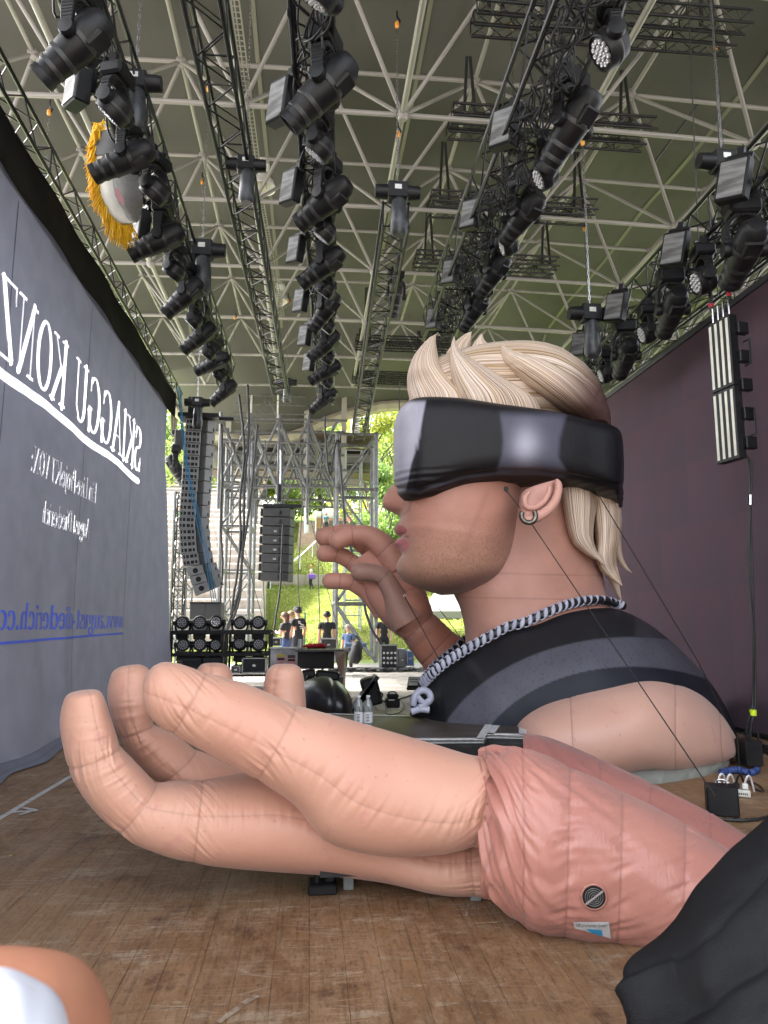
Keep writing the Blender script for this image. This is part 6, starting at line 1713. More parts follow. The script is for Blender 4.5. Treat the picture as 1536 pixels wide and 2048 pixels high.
# ladder-like light scaffold behind the tower
scaffold('access_scaffold', 'thin grey access scaffold rising behind the silver tower', px3(690, 1200, 33)[0], px3(722, 1200, 33)[0], 33, 34.4, 1.0, px3(700, 900, 33)[2], 1, 1, 12, .035, diag=False, m=mat('thin_steel', (.25, .28, .27), .5, .3))
scaffold('access_scaffold', 'thin grey scaffold beside the curtain edge behind the tall speaker column', px3(345, 1100, 24)[0], px3(375, 1100, 24)[0], 24, 25.2, 0, px3(350, 985, 24)[2], 1, 1, 9, .035, m=GALV)
a_ = px3(350, 1345, 18.6); truss('lamp_tower', 'thin black truss tower beside the curtain edge behind the tall speaker column', (a_[0], 18.6, 0), (a_[0], 18.6, px3(350, 985, 18.6)[2]), .26, .022, .3, cat='truss', up=(0, 1, 0))
for k_, (x_, Y_c) in enumerate(((462, 24.6), (530, 25.2), (600, 25.8), (640, 26.2))):
    MB().tube([px3(x_, 880, Y_c), px3(x_ + 5, 1010, Y_c), px3(x_ - 4, 1150, Y_c), px3(x_ + 3, 1325, Y_c)], .018, 5).build('hanging_cable', RUBBER, tb)
# guy cables and dark thick cables hanging
def cable(label, pts, r=.03, m=RUBBER, cat='cable', name='cable', grp=None, n=50):
    q = crom(np.array(pts), np.linspace(0, len(pts) - 1, n)); q[1:-1] += RNG.normal(0, r * .12, (n - 2, 3))
    return tag(MB().tube(q, r, 6).build(name, m, smooth=True), label, cat, grp)
YC = 22.5
for (pp, lab) in (((478, 790, 486, 860, 488, 920, 480, 1000, 480, 1090, 462, 1230), 'thick black cable beside the tall speaker column, leftmost of four'),
                  ((495, 770, 497, 860, 490, 960, 486, 1080, 478, 1180, 452, 1260), 'second thick black cable from the left behind the tall speaker column'),
                  ((515, 850, 508, 930, 498, 1020, 486, 1100, 478, 1200, 455, 1260), 'thick black cable third from the left in front of the scaffold tubes'),
                  ((443, 850, 444, 950, 441, 1050, 445, 1130, 440, 1200, 446, 1250), 'thick black cable close along the right side of the tall speaker column')):
    pts = [px3(pp[i_], pp[i_ + 1], YC) for i_ in range(0, len(pp), 2)]
    cable(lab, pts, .045, grp='thick hanging cables')
cable('black cable loop hanging from the farthest middle spotlight', [px3(649, 830, 24), px3(652, 890, 24), px3(657, 940, 24), px3(662, 946, 24), px3(668, 900, 24), px3(675, 880, 24)], .04)
cable('long black cable hanging down the front of the silver tower', [px3(676, 880, 24), px3(684, 970, 24), px3(692, 1060, 24), px3(712, 1130, 24), px3(724, 1190, 24), px3(745, 1260, 24), px3(790, 1320, 24)], .05)
cable('thin dark cable running down between the tower and the visor', [px3(800, 760, 21), px3(796, 900, 21), px3(793, 985, 21), px3(779, 1060, 21)], .018)
blue = mat('blue_rope', (.05, .26, .46), .7)
for k, (dx, lab) in enumerate(((0, 'left strand of pale blue rope slung over the tall speaker column'), (5, 'middle strand of pale blue rope slung over the tall speaker column'), (9, 'right strand of pale blue rope slung over the tall speaker column'))):
    cable(lab, [px3(356 + dx * .5, 775, 16.4), px3(363 + dx * .5, 860, 16.4), px3(374 + dx * .6, 950, 16.4), px3(392 + dx, 1040, 16.4), px3(408 + dx, 1110, 16.4), px3(420 + dx, 1180, 16.4), px3(424 + dx, 1205, 16.4)], .010, blue, 'rope', 'rope', 'blue ropes')
# tall curved speaker column -------------------------------------------------------------
side = mat('speaker_side', (.34, .34, .33), .5, 0, (.27, .27, .265), 5)
blk = mat('speaker_black', (.028, .028, .030), .6, 0, (.038, .038, .040), 6, spec=.3)
sa = thing('speaker_column', 'tall light grey hanging speaker column with curved foot by the curtain edge', 'speaker array', px3(390, 830, 17.5))
# (x,y) of the top-left corner of each cabinet front, its width, height, tilt
cab = []
yy_, xx_ = 842.0, 372.0
N_ = 14
for k in range(12):
    cab.append((xx_, yy_, 31, 24.2, 0 if k < 9 else -3 * (k - 8))); yy_ += 24.2; xx_ += (-1.7 if k < 8 else (1.5 if k < 10 else 4.5))
cab += [(371, 1172 - 1, 30, 14, 12), (377, 1132, 0, 0, 0)][:0]
def cabinet(par, px, py, w, h, Y, tilt, windows=True, name='speaker_box'):
    c = px3(px + w / 2, py + h / 2, Y); s = Y / FPX
    W, Hh, D = w * s, h * s * .97, 1.1
    t = MB(); rot = np.array(Euler((0, R(tilt), R(12))).to_matrix())
    t.box((0, 0, 0), (W, .5, Hh), bev=.01)
    o = t.build(name, side, par, local=True); o.location = Vector(c) - wloc(par); o.rotation_euler = (0, R(tilt), R(8))
    mb = MB()
    if windows:
        for rr in (-.25, .25):
            for q, ww in ((-.36, .10), (-.16, .16), (.10, .20), (.33, .14)):
                mb.box((W * q, -.256, Hh * rr), (W * ww, .012, Hh * .26))
    else:
        mb.lathe([(0, 0), (.062, 0), (.062, .02), (0, .02)], (0, -.262, 0), (0, 1, 0), 16)
    g = mb.build('grille_openings', mat('opening_black', (.01, .01, .011), .7), o, local=True); g['kind'] = 'stuff'
    m2 = MB(); m2.box((W * .5 + .10, .10, 0), (.22, .56, Hh * .98), rot=(0, 0, R(30)), bev=.01).build('side_wing', side, o, local=True)
    MB().box((W * .5 + .24, -.10, -Hh * .2), (.12, .05, .04)).box((W * .5 + .24, -.10, -Hh * .35), (.12, .05, .04)).build('rigging_pins', BLACK, o, local=True)['kind'] = 'stuff'
    return o
for (x, y, w, h, tl_) in cab: cabinet(sa, x, y, w, h, 17.5, tl_)
for k, (x, y, tl_) in enumerate(((370, 1116, -6), (375, 1131, -12))): pass
for k, (x, y, w, h, tl_) in enumerate(((376, 1134, 30, 17, -14), (382, 1151, 30, 17, -18), (388, 1168, 30, 19, -22))): cabinet(sa, x, y, w, h, 17.5, tl_, False)
MB().box(px3(400, 836, 17.5), (.95, .6, .10)).box(px3(430, 838, 17.5), (.9, .08, .08)).build('flying_frame', BLACK, sa)
MB().box(px3(384, 815, 17.5), (.16, .16, .5)).build('frame_motor', LAMP, sa)
cb_ = thing('hanging_cabinet', 'small grey cabinet with a cable left of the tall speaker column', 'speaker', px3(360, 880, 18))
MB().box((0, 0, 0), (.22, .3, .46), bev=.02).build('housing', blk, cb_, local=True)
MB().box((-.14, 0, .18), (.1, .12, .10)).build('bracket', LAMP, cb_, local=True)
place(spot0, 350, 935, 18, 'dark spotlight hanging just right of the curtain edge beside the tall speaker column', 'single hanging spotlights', R(100), R(60), 0, .9)
# second speaker column
sb = thing('speaker_column', 'short black hanging speaker column in front of the pale benches', 'speaker array', px3(562, 1012, 21))
s = 21 / FPX
for k in range(8):
    y = 1018 + k * 18.2
    c = px3(558 - k * .6, y + 9, 21)
    o = MB().box((0, 0, 0), (56 * s, .55, 17.2 * s), bev=.015).build('speaker_box', blk, sb, local=True); o.location = Vector(c) - wloc(sb); o.rotation_euler = (0, R(2), R(-14))
    MB().box((0, 0, 0), (.06, .5, 15 * s), bev=.01).build('side_plate', LAMP, o, local=True).location = (-28 * s - .04, -.02, 0)
    if k in (2, 3, 4, 5): MB().box((0, -.28, -.02), (.10, .006, .05)).build('badge', mat('badge_grey', (.25, .25, .25), .5), o, local=True)
    MB().box((.08, -.29, 0), (.07, .03, .10)).build('connector_plate', RUBBER, o, local=True)
MB().box(px3(565, 1013, 20.9), (1.1, .3, .10)).build('flying_frame', BLACK, sb)
MB().lathe([(.0, 0), (.08, .02), (.09, .5), (.0, .55)], px3(558, 1004, 21), (0, 0, 1), 14).build('motor', LAMP, sb)
cable('chain of the short black speaker column running up into the scaffold tubes', [px3(560, 980, 21), px3(561, 940, 21), px3(561, 900, 21)], .02, CHROME, 'chain', 'hoist_chain')
cable('black cable hanging under the short black speaker column to the mixing desk', [px3(566, 1050, 20.6), px3(563, 1120, 20.6), px3(560, 1180, 20.6), px3(552, 1230, 20.6), px3(547, 1275, 20.6)], .03)

# rack of wash lights --------------------------------------------------------------------
rk = thing('light_rack', 'black two tier steel rack holding ten round wash lights', 'rack', px3(440, 1340, 17.6))
Yk = 17.0
def bx_(x0, y0, x1, y1, Y, d, name, m, par, bev=.01, yoff=0):
    a, b_ = px3(x0, y0, Y), px3(x1, y1, Y)
    return MB().box(((a[0] + b_[0]) / 2, Y + d / 2 + yoff, (a[2] + b_[2]) / 2), (abs(b_[0] - a[0]), d, abs(a[2] - b_[2])), bev=bev).build(name, m, par)
for y in (1264, 1309, 1352):
    for dd in (0, .9):
        a, b_ = px3(343, y, Yk), px3(541, y, Yk); MB().box(((a[0] + b_[0]) / 2, Yk + dd, a[2]), (b_[0] - a[0], .06, .06)).build('rail', BLACK, rk)
for x in (344, 446, 452, 540):
    for dd in (0, .9):
        a, b_ = px3(x, 1262, Yk), px3(x, 1362, Yk); MB().box((a[0], Yk + dd, (a[2] + b_[2]) / 2), (.055, .055, a[2] - b_[2])).build('post', BLACK, rk)
for y in (1268, 1312):
    a, b_ = px3(343, y, Yk), px3(541, y, Yk); MB().box(((a[0] + b_[0]) / 2, Yk + .45, a[2]), (b_[0] - a[0], .85, .03)).build('shelf', LAMP, rk)
def upwash(x, y, lab):
    s_ = .92
    o = copy_tree(wash0); o['label'] = lab; o['group'] = 'round wash lights on the rack'
    o.rotation_euler = (R(180), 0, R(RNG.uniform(-14, 10))); o.scale = (s_, s_, s_)
    c = px3(x, y, Yk + .35); o.location = (c[0], c[1], c[2] - .42 * s_)
    for ch in o.children:
        if ch.name.startswith('head'): ch.rotation_euler = (R(180 + RNG.uniform(-18, 5)), 0, 0)
nm_ = ['leftmost', 'second', 'third', 'fourth', 'rightmost']
for k, x in enumerate((366, 400, 434, 480, 517)):
    upwash(x, 1245, nm_[k] + ' round wash light from the left on the top tier of the rack')
    upwash(x, 1289, nm_[k] + ' round wash light from the left on the lower tier of the rack')
# cases under and behind the rack
for k, (x0, x1) in enumerate(((364, 402), (406, 446))):
    t = thing('bass_speaker', '%s black bass speaker under the light rack' % ('left' if k == 0 else 'right'), 'speaker', px3((x0 + x1) / 2, 1340, 17.2), 'bass speakers under the rack')
    bx_(x0, 1315, x1, 1345, 17.1, .7, 'cabinet', blk, t); bx_(x0 + 2, 1322, x1 - 2, 1332, 17.06, .03, 'horn_lip', LAMP, t, 0)
for k, (x0, x1) in enumerate(((380, 409), (411, 440))):
    t = thing('speaker_cabinet', '%s tall plain dark speaker cabinet standing behind the light rack' % ('left' if k == 0 else 'right'), 'speaker', px3((x0 + x1) / 2, 1260, 18.6), 'speaker cabinets behind the rack')
    bx_(x0, 1206, x1, 1262, 18.6, .8, 'cabinet', mat('dark_fabric_front', (.055, .055, .058), .8), t); bx_(x0 - .5, 1204, x1 + .5, 1207, 18.58, .84, 'lid', LAMP, t, 0)
def case(x0, y0, x1, y1, Y, lab, d=.7, m=None, grp=None, lid=True):
    t = thing('flight_case', lab, 'flight case', px3((x0 + x1) / 2, y1, Y), grp)
    bx_(x0, y0, x1, y1, Y, d, 'case_body', m or LAMP, t)
    for (a, b_, c, e) in ((x0, y0, x1, y0 + 1.6), (x0, y1 - 1.6, x1, y1), (x0, y0, x0 + 1.6, y1), (x1 - 1.6, y0, x1, y1)):
        bx_(a, b_, c, e, Y - .012, .02, 'edge_trim', ALU, t, 0)
    bx_((x0 + x1) / 2 - 3, (y0 + y1) / 2 - 2, (x0 + x1) / 2 + 3, (y0 + y1) / 2 + 2, Y - .015, .02, 'latch', CHROME, t, 0)
    return t
case(484, 1316, 532, 1346, 17.2, 'black flight case with metal trim under the right half of the light rack')
case(462, 1332, 480, 1347, 17.15, 'small grey amplifier standing left of the flight case under the rack', m=mat('amp_grey', (.09, .09, .095), .5, .2))
case(542, 1276, 562, 1292, 19.5, 'open black case with pale lid behind the light rack near the woman', m=blk)
case(641, 1277, 674, 1302, 20.5, 'grey edged flight case with curved handle in front of the silver tower', m=blk)
case(762, 1290, 795, 1345, 22.5, 'black rack case full of white cables under the raised hand', m=blk)
case(814, 1302, 828, 1332, 22.5, 'small blue and white case at the foot of the raised arm', m=mat('blue_case', (.05, .11, .25), .5))
case(690, 1286, 734, 1296, 24.0, 'low white topped road case between the tower legs', m=mat('case_blue', (.06, .12, .24), .5))
case(797, 1298, 812, 1342, 22.8, 'tall grey metal box right of the black rack case', m=mat('grey_box', (.3, .3, .3), .5, .3))
# knobs and plugs on the rack case
mb = MB()
for a in range(4):
    for b_ in range(3):
        mb.lathe([(0, -.02), (.035, -.02), (.035, .02), (0, .02)], px3(768 + a * 7.5, 1306 + b_ * 10, 22.46), (0, -1, 0), 8)
mb2 = mb.build('plugs', WHITE, bpy.data.objects.get('flight_case.004')); mb2['kind'] = 'stuff'
cables_mb = MB()
for k in range(26):
    x0 = RNG.uniform(700, 820); y0 = RNG.uniform(1322, 1345); pts = [px3(x0 + q * RNG.uniform(6, 26), 1339 + RNG.uniform(-4, 6), 22.2 + RNG.uniform(-.6, .4)) for q in range(-3, 4)]
    pts = np.array(pts); pts[:, 2] = np.abs(pts[:, 2]) * .3 + .03 + RNG.uniform(0, .05)
    cables_mb.tube(crom(pts, np.linspace(0, 6, 30)), .02, 5)
o = cables_mb.build('cable_tangle', RUBBER, smooth=True); tag(o, 'dark tangle of cables along the back edge of the paving', 'cables', kind='stuff')
bp_ = thing('backpack', 'black bag slung on the leg of the silver tower', 'bag', px3(712, 1320, 23))
MB().lathe([(0, -.40), (.14, -.38), (.22, -.2), (.18, .0), (.19, .15), (.10, .30), (0, .33)], px3(713, 1302, 23), (.2, 0, 1), 9).build('bag_body', blk, bp_, smooth=True)
MB().tube(crom(np.array([px3(706, 1282, 22.7), px3(712, 1272, 22.7), px3(720, 1282, 22.7)]), np.linspace(0, 2, 10)), .03, 6).build('strap', RUBBER, bp_)
# display stand with the pale portrait poster and a black leaning panel
pst = thing('poster_stand', 'small poster with two pink faces fixed behind the giant little finger', 'poster', px3(575, 1330, 15))
bx_(541, 1297, 602, 1336, 15, .05, 'board', mat('poster_white', (.55, .53, .55), .5, 0, (.10, .10, .11), 2.2, stretch=(1, 1, 1)), pst)
pink = mat('poster_pink', (.55, .27, .27), .6)
for (x, y, rx, hz_) in ((562, 1318, 8, (.5, .4, .05)), (583, 1320, 8, (.06, .04, .03))):
    c = px3(x, y, 14.97)
    MB().lathe([(0, 0), (.10, 0), (.10, .01), (0, .01)], c, (0, -1, 0), 18).build('printed_face', pink, pst)
    MB().box(c + (0, -.015, .07), (.15, .01, .06)).build('printed_hair', mat('poster_hair_%d' % x, hz_, .6), pst)
    MB().box(c + (0, -.02, .0), (.14, .01, .04)).build('printed_goggles', BLACK, pst)
bx_(539, 1294, 604, 1297, 14.95, .1, 'frame', ALU, pst, 0)
dj = thing('dj_desk', 'black folded front panel of a desk with dark keyboards on it, before the green slope', 'desk', px3(647, 1370, 13.2))
V = [px3(602, 1299, 13), px3(691, 1299, 13.6), px3(691, 1375, 13.6), px3(602, 1375, 13)]
panel_m = mat('desk_panel', (.022, .021, .022), .35, 0, (.03, .028, .028), 2)
MB().box((px3(632, 1320, 13.2)[0], 13.4, px3(632, 1318, 13.2)[2]), (.66, .08, .36), rot=(R(8), 0, 0)).build('front_panel', panel_m, dj)
mk('side_panel', [px3(667, 1300, 13.2), px3(692, 1300, 13.9), px3(691, 1388, 13.9), px3(680, 1388, 13.5), px3(678, 1345, 13.5), px3(672, 1322, 13.4)], [(0, 1, 2, 3, 4, 5)], mat('side_mirror', (.30, .17, .13), .25), dj, smooth=False)
MB().box(px3(640, 1300, 13.2), (.86, .5, .03)).build('desk_top', panel_m, dj)
MB().box(px3(617, 1347, 12.8), (.24, .3, .13), rot=(0, R(-8), 0), bev=.03).build('keyboard', LAMP, dj)
MB().box(px3(655, 1350, 12.8), (.40, .3, .14), rot=(0, R(5), 0), bev=.03).build('keyboard', LAMP, dj)
MB().box(px3(640, 1362, 13.1), (.8, .5, .16)).build('shelf', panel_m, dj)
MB().tube([px3(613, 1346, 12.62), px3(615, 1351, 12.62), px3(619, 1343, 12.62)], .006, 5).tube([px3(615, 1351, 12.62), px3(612, 1356, 12.62)], .006, 5).build('emblem', CHROME, dj)
rc = MB()
for k in range(12):
    rc.tube(crom(np.array([px3(606 + k * 3, 1294 + RNG.uniform(-2, 2), 13.1), px3(616 + k * 3, 1290 + RNG.uniform(-2, 2), 13.0), px3(628 + k * 2, 1295, 13.1)]), np.linspace(0, 2, 10)), .022, 6)
rc = rc.build('red_cloth', mat('red_cloth', (.42, .02, .03), .7), smooth=True); tag(rc, 'crumpled bright red cloth lying on top of the desk', 'cloth')
tag(MB().lathe([(0, 0), (.05, 0), (.05, .14), (.045, .15), (.045, .17), (0, .17)], px3(601, 1297, 13.4), (0, 0, 1), 16).build('jar', mat('jar_glass', (.35, .35, .33), .1, coat=1)), 'small clear jar with a grey lid at the left end of the desk', 'jar')
# black inflatable roll
roll = thing('black_roll', 'shiny black inflatable cushion roll lying beyond the giant little finger', 'inflatable roll', px3(650, 1420, 10.6))
loft('cushion', mat('black_pvc', (.010, .010, .011), .30, 0, (.016, .016, .018), 5), [
    (606, 1365, 600, 1400, 10.9, .25), (622, 1358, 608, 1425, 10.8, .5), (645, 1353, 632, 1440, 10.7, .6), (668, 1358, 660, 1448, 10.6, .6), (690, 1374, 688, 1448, 10.5, .5), (702, 1395, 702, 1440, 10.5, .3), (705, 1412, 705, 1428, 10.5, .05)],
    roll, nu=70, nv=60, seams=(3,), pinch=.03, pk=.004)
# wedge made of black plates, box, tablet and strap on the paving
wd_ = thing('stair_effect_unit', 'black ribbed wedge machine standing behind the water bottles', 'stage machine', px3(735, 1405, 11.2))
for k in range(6):
    c = px3(712 + k * 6.0, 1412 - k * 9, 11.4)
    MB().box((0, 0, 0), (.30, .40, .07), rot=(0, R(-52), 0), bev=.01).build('plate', LAMP, wd_, local=True).location = Vector(c) - wloc(wd_)
MB().box(px3(742, 1382, 11.5), (.26, .35, .42), rot=(0, R(-15), 0), bev=.03).build('motor_body', BLACK, wd_)
MB().tube(crom(np.array([px3(752, 1380, 11.2), px3(765, 1388, 11.1), px3(762, 1400, 11.1), px3(775, 1405, 11.1)]), np.linspace(0, 3, 16)), .012, 5).build('cable', RUBBER, wd_)
bo = thing('power_unit', 'small boxy black power unit with a carrying handle on the paving', 'power unit', px3(785, 1412, 11.3))
MB().box(px3(785, 1405, 11.3), (.21, .22, .14), bev=.02).build('housing', BLACK, bo)
MB().box(px3(785, 1391, 11.3), (.17, .16, .06), bev=.02).build('top', LAMP, bo)
MB().tube(crom(np.array([px3(777, 1388, 11.2), px3(779, 1384, 11.2), px3(790, 1384, 11.2), px3(793, 1388, 11.2)]), np.linspace(0, 3, 12)), .010, 6).build('handle', BLACK, bo)
MB().box(px3(783, 1400, 11.18), (.10, .004, .012)).build('lettering_strip', WHITE, bo)
tb_ = thing('control_pad', 'black control pad with a white screen lying on the paving', 'control pad', px3(829, 1372, 12.2))
MB().box((0, 0, .04), (.23, .34, .05), rot=(R(28), 0, R(-14)), bev=.012).build('housing', BLACK, tb_, local=True)
MB().box((-.01, -.01, .072), (.17, .22, .006), rot=(R(28), 0, R(-14))).build('screen', mat('pad_screen', (.62, .66, .64), .3), tb_, local=True)
MB().box((.0, .035, .104), (.14, .012, .004), rot=(R(28), 0, R(-14))).box((.0, -.03, .069), (.14, .012, .004), rot=(R(28), 0, R(-14))).build('key_rows', LAMP, tb_, local=True)['kind'] = 'stuff'
cable('short black cable lying on the paving before the pendant', [P(798, 1398, Z=.015), P(812, 1394, Z=.015), P(824, 1389, Z=.015)], .014)
# coils of cable on ground by the power unit
cable('thin looped cable around the power unit', [P(752, 1392, Z=.02), P(768, 1410, Z=.02), P(775, 1428, Z=.02), P(800, 1424, Z=.02), P(806, 1408, Z=.02), P(798, 1398, Z=.02)], .009)

# ---------------------------------------------------------------- people
skin_p = mat('person_skin', (.50, .27, .19), .5)
def person(label, foot, h, face_yaw, joints, shirt, pants, hair, shoe=None, longhair=False, lean=0, z_cut=None, cap=None, extra=None):
    """joints in body space (x right, y forward, z up; 1 = standing height); one skinned continuous body coloured by region"""
    h = h * (1.07 if foot[1] < 26 else 1.0)
    t = thing('person', label, 'person', foot, None, face_yaw)
    J = dict(pel=(0, 0, .52), wai=(0, 0, .60), chest=(0, .0, .72), neck=(0, .0, .83), nk2=(0, .01, .865), head=(0, .02, .925), hd2=(0, .015, .965),
             shl=(-.105, 0, .80), shr=(.105, 0, .80), ell=(-.13, -.01, .64), elr=(.13, -.01, .64), wrl=(-.13, .06, .50), wrr=(.13, .06, .50), hnl=(-.13, .08, .46), hnr=(.13, .08, .46),
             hpl=(-.055, 0, .50), hpr=(.055, 0, .50), knl=(-.06, .01, .28), knr=(.06, .01, .28), anl=(-.06, -.01, .05), anr=(.06, -.01, .05), tol=(-.065, .08, .015), tor=(.065, .08, .015))
    Rr = dict(pel=.085, wai=.075, chest=.092, neck=.032, nk2=.03, head=.060, hd2=.048, shl=.045, shr=.045, ell=.028, elr=.028, wrl=.018, wrr=.018, hnl=.022, hnr=.022, hpl=.06, hpr=.06, knl=.042, knr=.042, anl=.027, anr=.027, tol=.022, tor=.022)
    J.update(joints or {})
    E = [('pel', 'wai'), ('wai', 'chest'), ('chest', 'neck'), ('neck', 'nk2'), ('nk2', 'head'), ('head', 'hd2'), ('chest', 'shl'), ('shl', 'ell'), ('ell', 'wrl'), ('wrl', 'hnl'), ('chest', 'shr'), ('shr', 'elr'), ('elr', 'wrr'), ('wrr', 'hnr'),
         ('pel', 'hpl'), ('hpl', 'knl'), ('knl', 'anl'), ('anl', 'tol'), ('pel', 'hpr'), ('hpr', 'knr'), ('knr', 'anr'), ('anr', 'tor')]
    ks = list(J); me = bpy.data.meshes.new('body'); me.from_pydata([tuple(np.array(J[k]) * h) for k in ks], [(ks.index(a), ks.index(b_)) for a, b_ in E], [])
    o = bpy.data.objects.new('body', me); COL.objects.link(o); o.parent = t
    md = o.modifiers.new('skin', 'SKIN'); md.use_smooth_shade = True
    for i_, k in enumerate(ks):
        me.skin_vertices[0].data[i_].radius = (Rr[k] * h, Rr[k] * h * (.72 if k in ('pel', 'wai', 'chest') else 1)); me.skin_vertices[0].data[i_].use_root = (k == 'pel')
    o.modifiers.new('sub', 'SUBSURF').levels = 2; o.modifiers['sub'].render_levels = 2
    bpy.context.view_layer.update()
    m2 = bpy.data.meshes.new_from_object(o.evaluated_get(bpy.context.evaluated_depsgraph_get()))
    o.modifiers.clear(); o.data = m2; m2.materials.clear()
    for mm in (skin_p, shirt, pants, shoe or BLACK): m2.materials.append(mm)
    pv = np.array([J[k] for k in ks]) * h
    seg = [(ks.index(a), ks.index(b_), a, b_) for a, b_ in E]
    reg = {('pel', 'wai'): 1, ('wai', 'chest'): 1, ('chest', 'neck'): 1, ('chest', 'shl'): 1, ('chest', 'shr'): 1, ('pel', 'hpl'): 2, ('pel', 'hpr'): 2, ('hpl', 'knl'): 2, ('hpr', 'knr'): 2, ('knl', 'anl'): 2, ('knr', 'anr'): 2, ('anl', 'tol'): 3, ('anr', 'tor'): 3}
    for p in m2.polygons:
        c = np.array(p.center); best = (9, 0)
        for a, b_, na, nb in seg:
            A_, B_ = pv[a], pv[b_]; d = B_ - A_; q = np.clip((c - A_) @ d / (d @ d), 0, 1); ds = np.linalg.norm(c - A_ - d * q)
            r_ = reg.get((na, nb), 0)
            if (na, nb) in (('shl', 'ell'), ('shr', 'elr')): r_ = 1 if q < .62 else 0
            if (na, nb) == ('chest', 'neck'): r_ = 1 if q < .85 else 0
            if (na, nb) == ('pel', 'wai'): r_ = 1 if q > .05 else 2
            if ds < best[0]: best = (ds, r_)
        p.material_index = best[1]; p.use_smooth = True
    hc = np.array(J['head']) * h
    mb = MB().lathe([(.0, .078 * h), (.035 * h, .072 * h), (.058 * h, .05 * h), (.066 * h, .02 * h), (.064 * h, -.01 * h), (.05 * h, -.012 * h)], hc + (0, -.012 * h, -.002 * h), (0, -.22, 1), 18)
    if longhair: mb.tube(crom(np.array([hc + (0, -.045 * h, .03 * h), hc + (0, -.06 * h, -.03 * h), hc + (0, -.055 * h, -.10 * h), hc + (0, -.05 * h, -.15 * h)]), np.linspace(0, 3, 10)), np.linspace(.05, .03, 10) * h, 12)
    mb.build('hair', hair, t, local=True, smooth=True)
    MB().lathe([(0, .018 * h), (.011 * h, 0), (0, -.012 * h)], hc + (0, .062 * h, -.008 * h), (0, .4, 1), 8).build('nose', skin_p, t, local=True, smooth=True)
    mb = MB()
    for sx in (-1, 1):
        mb.lathe([(0, -.005 * h), (.007 * h, 0), (0, .004 * h)], hc + (sx * .022 * h, .052 * h, .012 * h), (0, 1, 0), 8)
    mb.build('eyes', BLACK, t, local=True)['kind'] = 'stuff'
    for sx in (-1, 1):
        MB().lathe([(0, -.016 * h), (.008 * h, 0), (0, .016 * h)], hc + (sx * .060 * h, 0, 0), (0, 0, 1), 8).build('ear', skin_p, t, local=True, smooth=True)
    if cap: MB().lathe([(0, .085 * h), (.05 * h, .075 * h), (.068 * h, .04 * h), (.069 * h, .02 * h)], hc, (0, 0, 1), 18).box(hc + (0, .085 * h, .025 * h), (.10 * h, .08 * h, .01 * h)).build('cap', cap, t, local=True, smooth=False)
    return t
blk_c = mat('black_cotton', (.014, .014, .016), .85, 0, (.022, .022, .024), 6)
jean = mat('blue_denim', (.04, .07, .18), .8); dkp = mat('dark_trousers', (.02, .022, .03), .8)
brownh = mat('brown_hair', (.07, .035, .018), .6); blackh = mat('black_hair', (.012, .010, .009), .5); blondh = mat('fair_hair', (.25, .15, .07), .6)
def gp(px, Y): return (float(P(px, 1250, Y=Y)[0]), Y, 0.0)
w1 = person('woman in a black top looking at her phone beside the light rack', gp(572, 21.6), 1.66, R(60), dict(ell=(-.12, .03, .64), elr=(.12, .03, .64), wrl=(-.07, .14, .66), wrr=(.07, .14, .66), hnl=(-.05, .17, .68), hnr=(.05, .17, .68), head=(0, .04, .92), hd2=(0, .05, .955)), blk_c, jean, brownh, longhair=True)
MB().box((0, .30, 1.15), (.07, .012, .13), rot=(R(-40), 0, 0), bev=.005).build('phone', BLACK, w1, local=True)
m1 = person('man in a black t-shirt with a white back print standing behind the woman', gp(596, 22.4), 1.80, R(35), dict(), blk_c, dkp, blackh, cap=mat('dark_cap', (.02, .02, .025), .8))
mb = MB()
for k in range(5): mb.box((RNG.uniform(-.08, .08), -.155, 1.28 + k * .05), (.16 - .02 * k, .008, .028), rot=(0, R(RNG.uniform(-30, 30)), 0))
mb.build('back_print', WHITE, m1, local=True)['kind'] = 'stuff'
person('seated looking man with short black hair seen from behind at the grey edged case', gp(654, 22.5), 1.68, R(10), dict(shl=(-.12, 0, .79), shr=(.12, 0, .79)), blk_c, dkp, blackh)
person('person with fair hair half hidden behind the woman with the phone', gp(581, 23.6), 1.70, R(-60), None, blk_c, dkp, blondh)
person('balding man in a blue shirt leaning back between the tower legs', (float(P(697, 1280, Y=25)[0]), 25.0, -.35), 1.62, R(150), None, mat('blue_shirt', (.06, .10, .2), .8), dkp, mat('grey_hair', (.3, .26, .22), .7))
person('long haired man in a black t-shirt bending over the rack case', (float(P(768, 1280, Y=24.2)[0]), 24.2, 0), 1.66, R(175), dict(head=(0, .06, .90), hd2=(0, .07, .94)), blk_c, dkp, blondh, longhair=True)
def hillp(px, py):
    for Y in np.linspace(28, 90, 400):
        p = P(px, py, Y=Y)
        if p[2] <= hillz(p[0], Y): return p
    return P(px, py, Y=55)
hp = hillp(622, 1179); p2 = thing
person('walker with a purple bag and white top on the path above the wall', (hp[0], 52.5, 3.6), 1.75, R(80), dict(knl=(-.06, .05, .28), anr=(.06, -.09, .06), tor=(.06, -.01, .02)), mat('white_top', (.5, .48, .46), .8), dkp, mat('ginger_hair', (.4, .16, .06), .7))
bx0 = P(624, 1153, Y=52.2); tag(MB().box(bx0, (.5, .25, .36), bev=.08).build('shoulder_bag', mat('purple_bag', (.16, .07, .42), .7)), 'purple shoulder bag carried by the walker on the path', 'bag')
person('walker in dark trousers on the path just under the short speaker column', (float(P(537, 1180, Y=52.5)[0]), 52.5, 3.6), 1.7, R(-70), None, dkp, dkp, blackh)

